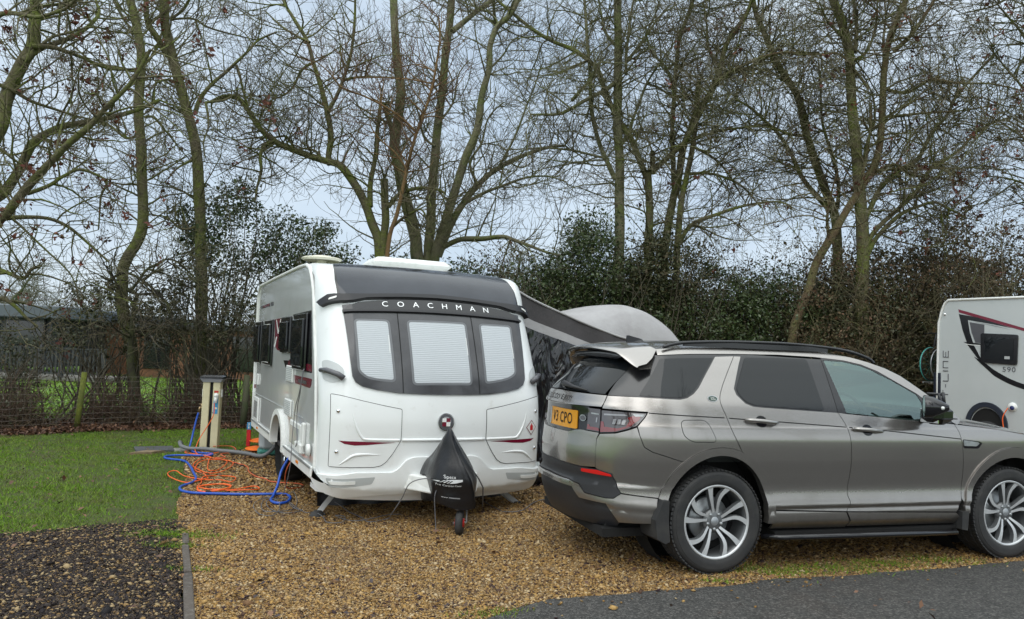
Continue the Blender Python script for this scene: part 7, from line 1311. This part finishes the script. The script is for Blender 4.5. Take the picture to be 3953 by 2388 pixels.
# ---------------------------------------------------------------- hedges and shrubs
GREEN = [(.034,.060,.018), (.050,.080,.024), (.025,.042,.014), (.068,.095,.030), (.042,.060,.020), (.075,.075,.030), (.07,.055,.028)][:6]
M_ivy = mat('evergreen_leaf', rough=.38, spec=.5, island=GREEN); M_ivyd = mat('dark_leaf', rough=.5, spec=.4, island=[(.032,.046,.016), (.055,.060,.022), (.022,.030,.012), (.075,.070,.030), (.040,.050,.018), (.085,.055,.025)])
M_brn = mat('winter_leaf', rough=.7, island=[(.085,.065,.030), (.055,.048,.024), (.11,.07,.032), (.070,.075,.028), (.13,.06,.03), (.045,.038,.02)])
def bush(name, lab, x, y, rx, ry, z0, h, n, size, mt, twig=M_twigd, stems=60, grp='evergreen hedge shrubs behind the pitches', clumps=60, tight=.30, cat='shrub', spread=1.0, fine=5):
    o = thing(name, lab, cat, (x, y, gz(x)), 0, grp)
    c = rng.normal(size=(clumps, 3)); c /= np.linalg.norm(c, axis=1)[:,None]; c *= rng.uniform(.25, 1.0, (clumps, 1))**.5; hz = (h-z0)/2
    c = c*np.array([rx, ry, hz])+np.array([0, 0, z0+hz]); k = rng.integers(0, clumps, n); s = rng.uniform(.5, 1.3, clumps)[k][:,None]*tight
    g_ = rng.normal(size=(n, 3)); g_ *= (np.minimum(np.linalg.norm(g_, axis=1), 1.75)/np.linalg.norm(g_, axis=1))[:,None]; P = c[k]+g_*s*np.array([1, 1, .8]); P[:,2] = np.maximum(P[:,2], .02)
    x_ = leaves('leaves', P, size, mt, .3, parent=o); x_['kind'] = 'stuff'
    S = np.stack([rng.normal(0, rx*.35, stems), rng.normal(0, ry*.35, stems), np.zeros(stems)], -1); tgt = c[rng.integers(0, clumps, stems)]*np.array([1.05,1.05,1.0]); D = tgt-S; L_ = np.linalg.norm(D, axis=1)*rng.uniform(.8, 1.15, stems)
    P1_, R1_ = grow(S, D, L_, rng.uniform(.010, .028, stems), np.full(stems, .005), 9, 0, .13); n2 = stems*fine; Q, T, r = along(P1_, R1_, n2, .2, 1); P2_, R2_ = grow(Q, side_dir(T, .6, .1), rng.uniform(.2, .9, n2), np.full(n2, .005), np.full(n2, .0025), 6, .04, .2)
    V1, F1 = tube_batch(P1_, R1_, 4); V2, F2 = tube_batch(P2_, R2_, 3); x_ = npmesh('stems', np.vstack([V1, V2]), np.vstack([F1, F2+len(V1)]), twig, o); x_['kind'] = 'stuff'
    return o
for x, h, lab in ((5.2,4.7,'open twiggy undergrowth above the middle of car roof'), (6.9,4.9,'open twiggy undergrowth around slanting tree foot'), (8.4,5.2,'open twiggy undergrowth just left of motorhome roof'), (3.6,4.6,'open twiggy undergrowth around the pruned stub tree'), (-.4,4.3,'open twiggy undergrowth low right of the big divided tree'), (10.2,5.6,'open twiggy undergrowth over the motorhome corner')):
    bush('undergrowth', lab, x, 18.0, 1.4, .8, .3, h, 3800, .055, M_brn, twig=M_twig, clumps=90, tight=.32, stems=150, grp='twiggy undergrowth behind the hedge', fine=16)
E1 = 'evergreen hedge shrubs behind the pitches'
# right hand hedge, front rank
spec = [(-3.3,16.9,1.5,3.9,'holly like hedge shrub behind the rear of caravan roof'), (-1.2,17.2,1.4,3.6,'hedge shrub straight behind caravan rooflight'), (.9,17.4,1.4,3.7,'hedge shrub between the caravan and tall tree'), (2.6,17.3,1.4,3.8,'hedge shrub behind the pale tent top'), (4.3,17.2,1.5,3.75,'hedge shrub above the rear of car roof'), (6.1,17.0,1.5,3.6,'hedge shrub above the middle of car roof'), (7.9,16.9,1.5,3.9,'hedge shrub just left of the motorhome')]
for i, (x, y, r, h, lab) in enumerate(spec): bush('hedge_shrub', lab, x, y, r*1.15, .9, 0, h, 26000, .062, M_ivy if i != 6 else M_ivyd, clumps=110, tight=.26, stems=50, grp=E1)
for i, (x, y, h) in enumerate(((-2.2,18.6,3.7), (0,18.8,3.5), (2.2,18.8,3.9), (4.4,18.7,3.7), (6.6,18.5,3.6), (8.8,18.4,4.4), (11,18.3,5.0), (13.5,18,5.0))):
    bush('hedge_shrub', ('rear rank shrub behind caravan roof', 'rear rank shrub left of pale tent top', 'rear rank shrub over the pale tent', 'rear rank shrub behind car roof spoiler', 'rear rank shrub behind car roof rails', 'rear rank shrub left of motorhome', 'rear rank shrub above motorhome corner', 'rear rank shrub at far right edge')[i], x, y, 1.8, .6, 0, h, 15000, .085, M_ivyd, clumps=90, tight=.32, stems=30, grp='rear rank of the hedge')
bush('ivy', 'ivy thicket climbing around the foot of straight tall tree', 1.9, 17.0, .9, .7, 2.6, 4.75, 9000, .06, M_ivy, clumps=40, stems=40, grp=None)
bush('ivy', 'ivy mass around the pruned stub tree and its neighbour', 3.4, 16.9, .9, .6, 2.6, 4.35, 7000, .06, M_ivyd, clumps=36, stems=40, grp=None)
for x, h, lab in ((9.6,5.0,'tall brown twiggy shrub directly behind motorhome rear corner'), (11.3,5.4,'tallest brown twiggy shrub above the motorhome roof'), (13.3,5.2,'brown twiggy shrub at right edge of hedge'), (7.3,4.3,'olive twiggy shrub at the foot of slanting tree')):
    bush('hedge_shrub', lab, x, 16.6, 1.35, .9, .2, h, 16000, .05, M_brn, twig=M_twig, clumps=90, tight=.28, stems=130, grp='brown twiggy hedge shrubs on the right', fine=14)
# left side: holly and brambles, half transparent
bush('holly_bush', 'dark evergreen crown around the tall straight trunk left of caravan', -6.2, 16.6, 1.25, .8, 3.0, 5.15, 7500, .062, M_ivy, clumps=60, tight=.22, stems=60, grp=None)
bush('holly_bush', 'evergreen crown right of tall trunk near caravan rear corner', -4.7, 16.9, 1.1, .7, 2.6, 4.5, 7000, .06, M_ivy, clumps=55, tight=.22, stems=60, grp=None)
bush('shrub', 'rounded leafy shrub wrapping the base of kinked slender trunk', -8.0, 15.2, 1.1, .7, 1.2, 2.75, 3400, .055, M_ivyd, clumps=40, tight=.2, stems=45, grp=None)
bush('shrub', 'dark leafy shrub right behind the service bollard', -6.3, 15.3, 1.1, .7, 1.4, 3.1, 4200, .055, M_ivyd, clumps=50, tight=.22, stems=50, grp=None)
bush('shrub', 'leafy shrub against rear left corner of caravan', -4.4, 15.8, 1.0, .7, .6, 3.2, 7500, .055, M_ivyd, clumps=55, tight=.22, stems=60, grp=None)
bush('shrub', 'thin leafy shrub low behind the left end of fence', -9.3, 14.2, 1.1, .7, .2, 1.9, 2300, .05, M_ivyd, clumps=40, tight=.18, stems=60, grp=None)
M_bram = mat('bramble_stem', (.085,.050,.035), .9, var=(2, (.12,.09,.05), .4, .7)); M_brl = mat('bramble_leaf', rough=.5, island=[(.05,.085,.025), (.03,.05,.016), (.09,.12,.05), (.06,.045,.025), (.12,.14,.08), (.04,.03,.02)])
for i, (x, y, lab) in enumerate(((-8.6,13.2,'bramble thicket behind fence at far left'), (-7.2,14.2,'bramble thicket behind bright green fence post'), (-6.0,14.9,'bramble thicket behind the fence left of bollard'), (-4.7,15.4,'bramble thicket behind the fence right of bollard'), (-3.2,16.2,'bramble thicket hidden partly by caravan corner'))):
    bush('bramble', lab, x, y, 1.0, .35, .0, .62, 600, .045, M_brl, twig=M_bram, clumps=50, tight=.16, stems=110, grp='brambles along the fence', fine=5)
# overhead wires on far poles
pw = thing('power_line', 'faint overhead wires crossing the sky behind left trees', 'power line', (-60, 72, 0))
for z0 in (8.3, 8.15, 8.0, 13.9): MB().tube([(i*10, 0, z0-.0*i+(-.006*i if z0 < 13 else -.04*i*2)-.15*math.sin(i/12*math.pi)) for i in range(13)], .022, 3, cap=False).build('wire', M_twigd, pw)
for x_ in (-4, 124): MB().tube([(x_, 0, -1), (x_, 0, 14.5)], .16, 8).build('pole', M_barkd, pw)
# trees behind the camera: they are what the glass and paint reflect
src_ = [o for o in C.objects if o.name.startswith('bare_tree') and o.parent is None and ('pale trunks' in o['label'] or 'spreading' in o['label'] or 'dark boughs' in o['label'] or 'straight tall' in o['label'])]
for i, x in enumerate((-17, -8, 1, 10, 19, 28)):
    s_ = src_[i % len(src_)]; r = s_.copy(); C.objects.link(r); r.location = (x*.8+(i % 3), -9-(i*5 % 4), -1.2); r.scale = (1.4, 1.4, 1.9); r.rotation_euler = (0, 0, 1.3+i*1.1); r['label'] = 'bare tree number %s from the left across the lane, reflected in windows' % ('one', 'two', 'three', 'four', 'five', 'six')[i]; r['group'] = 'bare trees across the lane'
    for ch in s_.children:
        c = ch.copy(); C.objects.link(c); c.parent = r
for k in list(bpy.data.objects):
    if k.parent is None and k.type == 'EMPTY' and 'label' not in k: bpy.data.objects.remove(k)
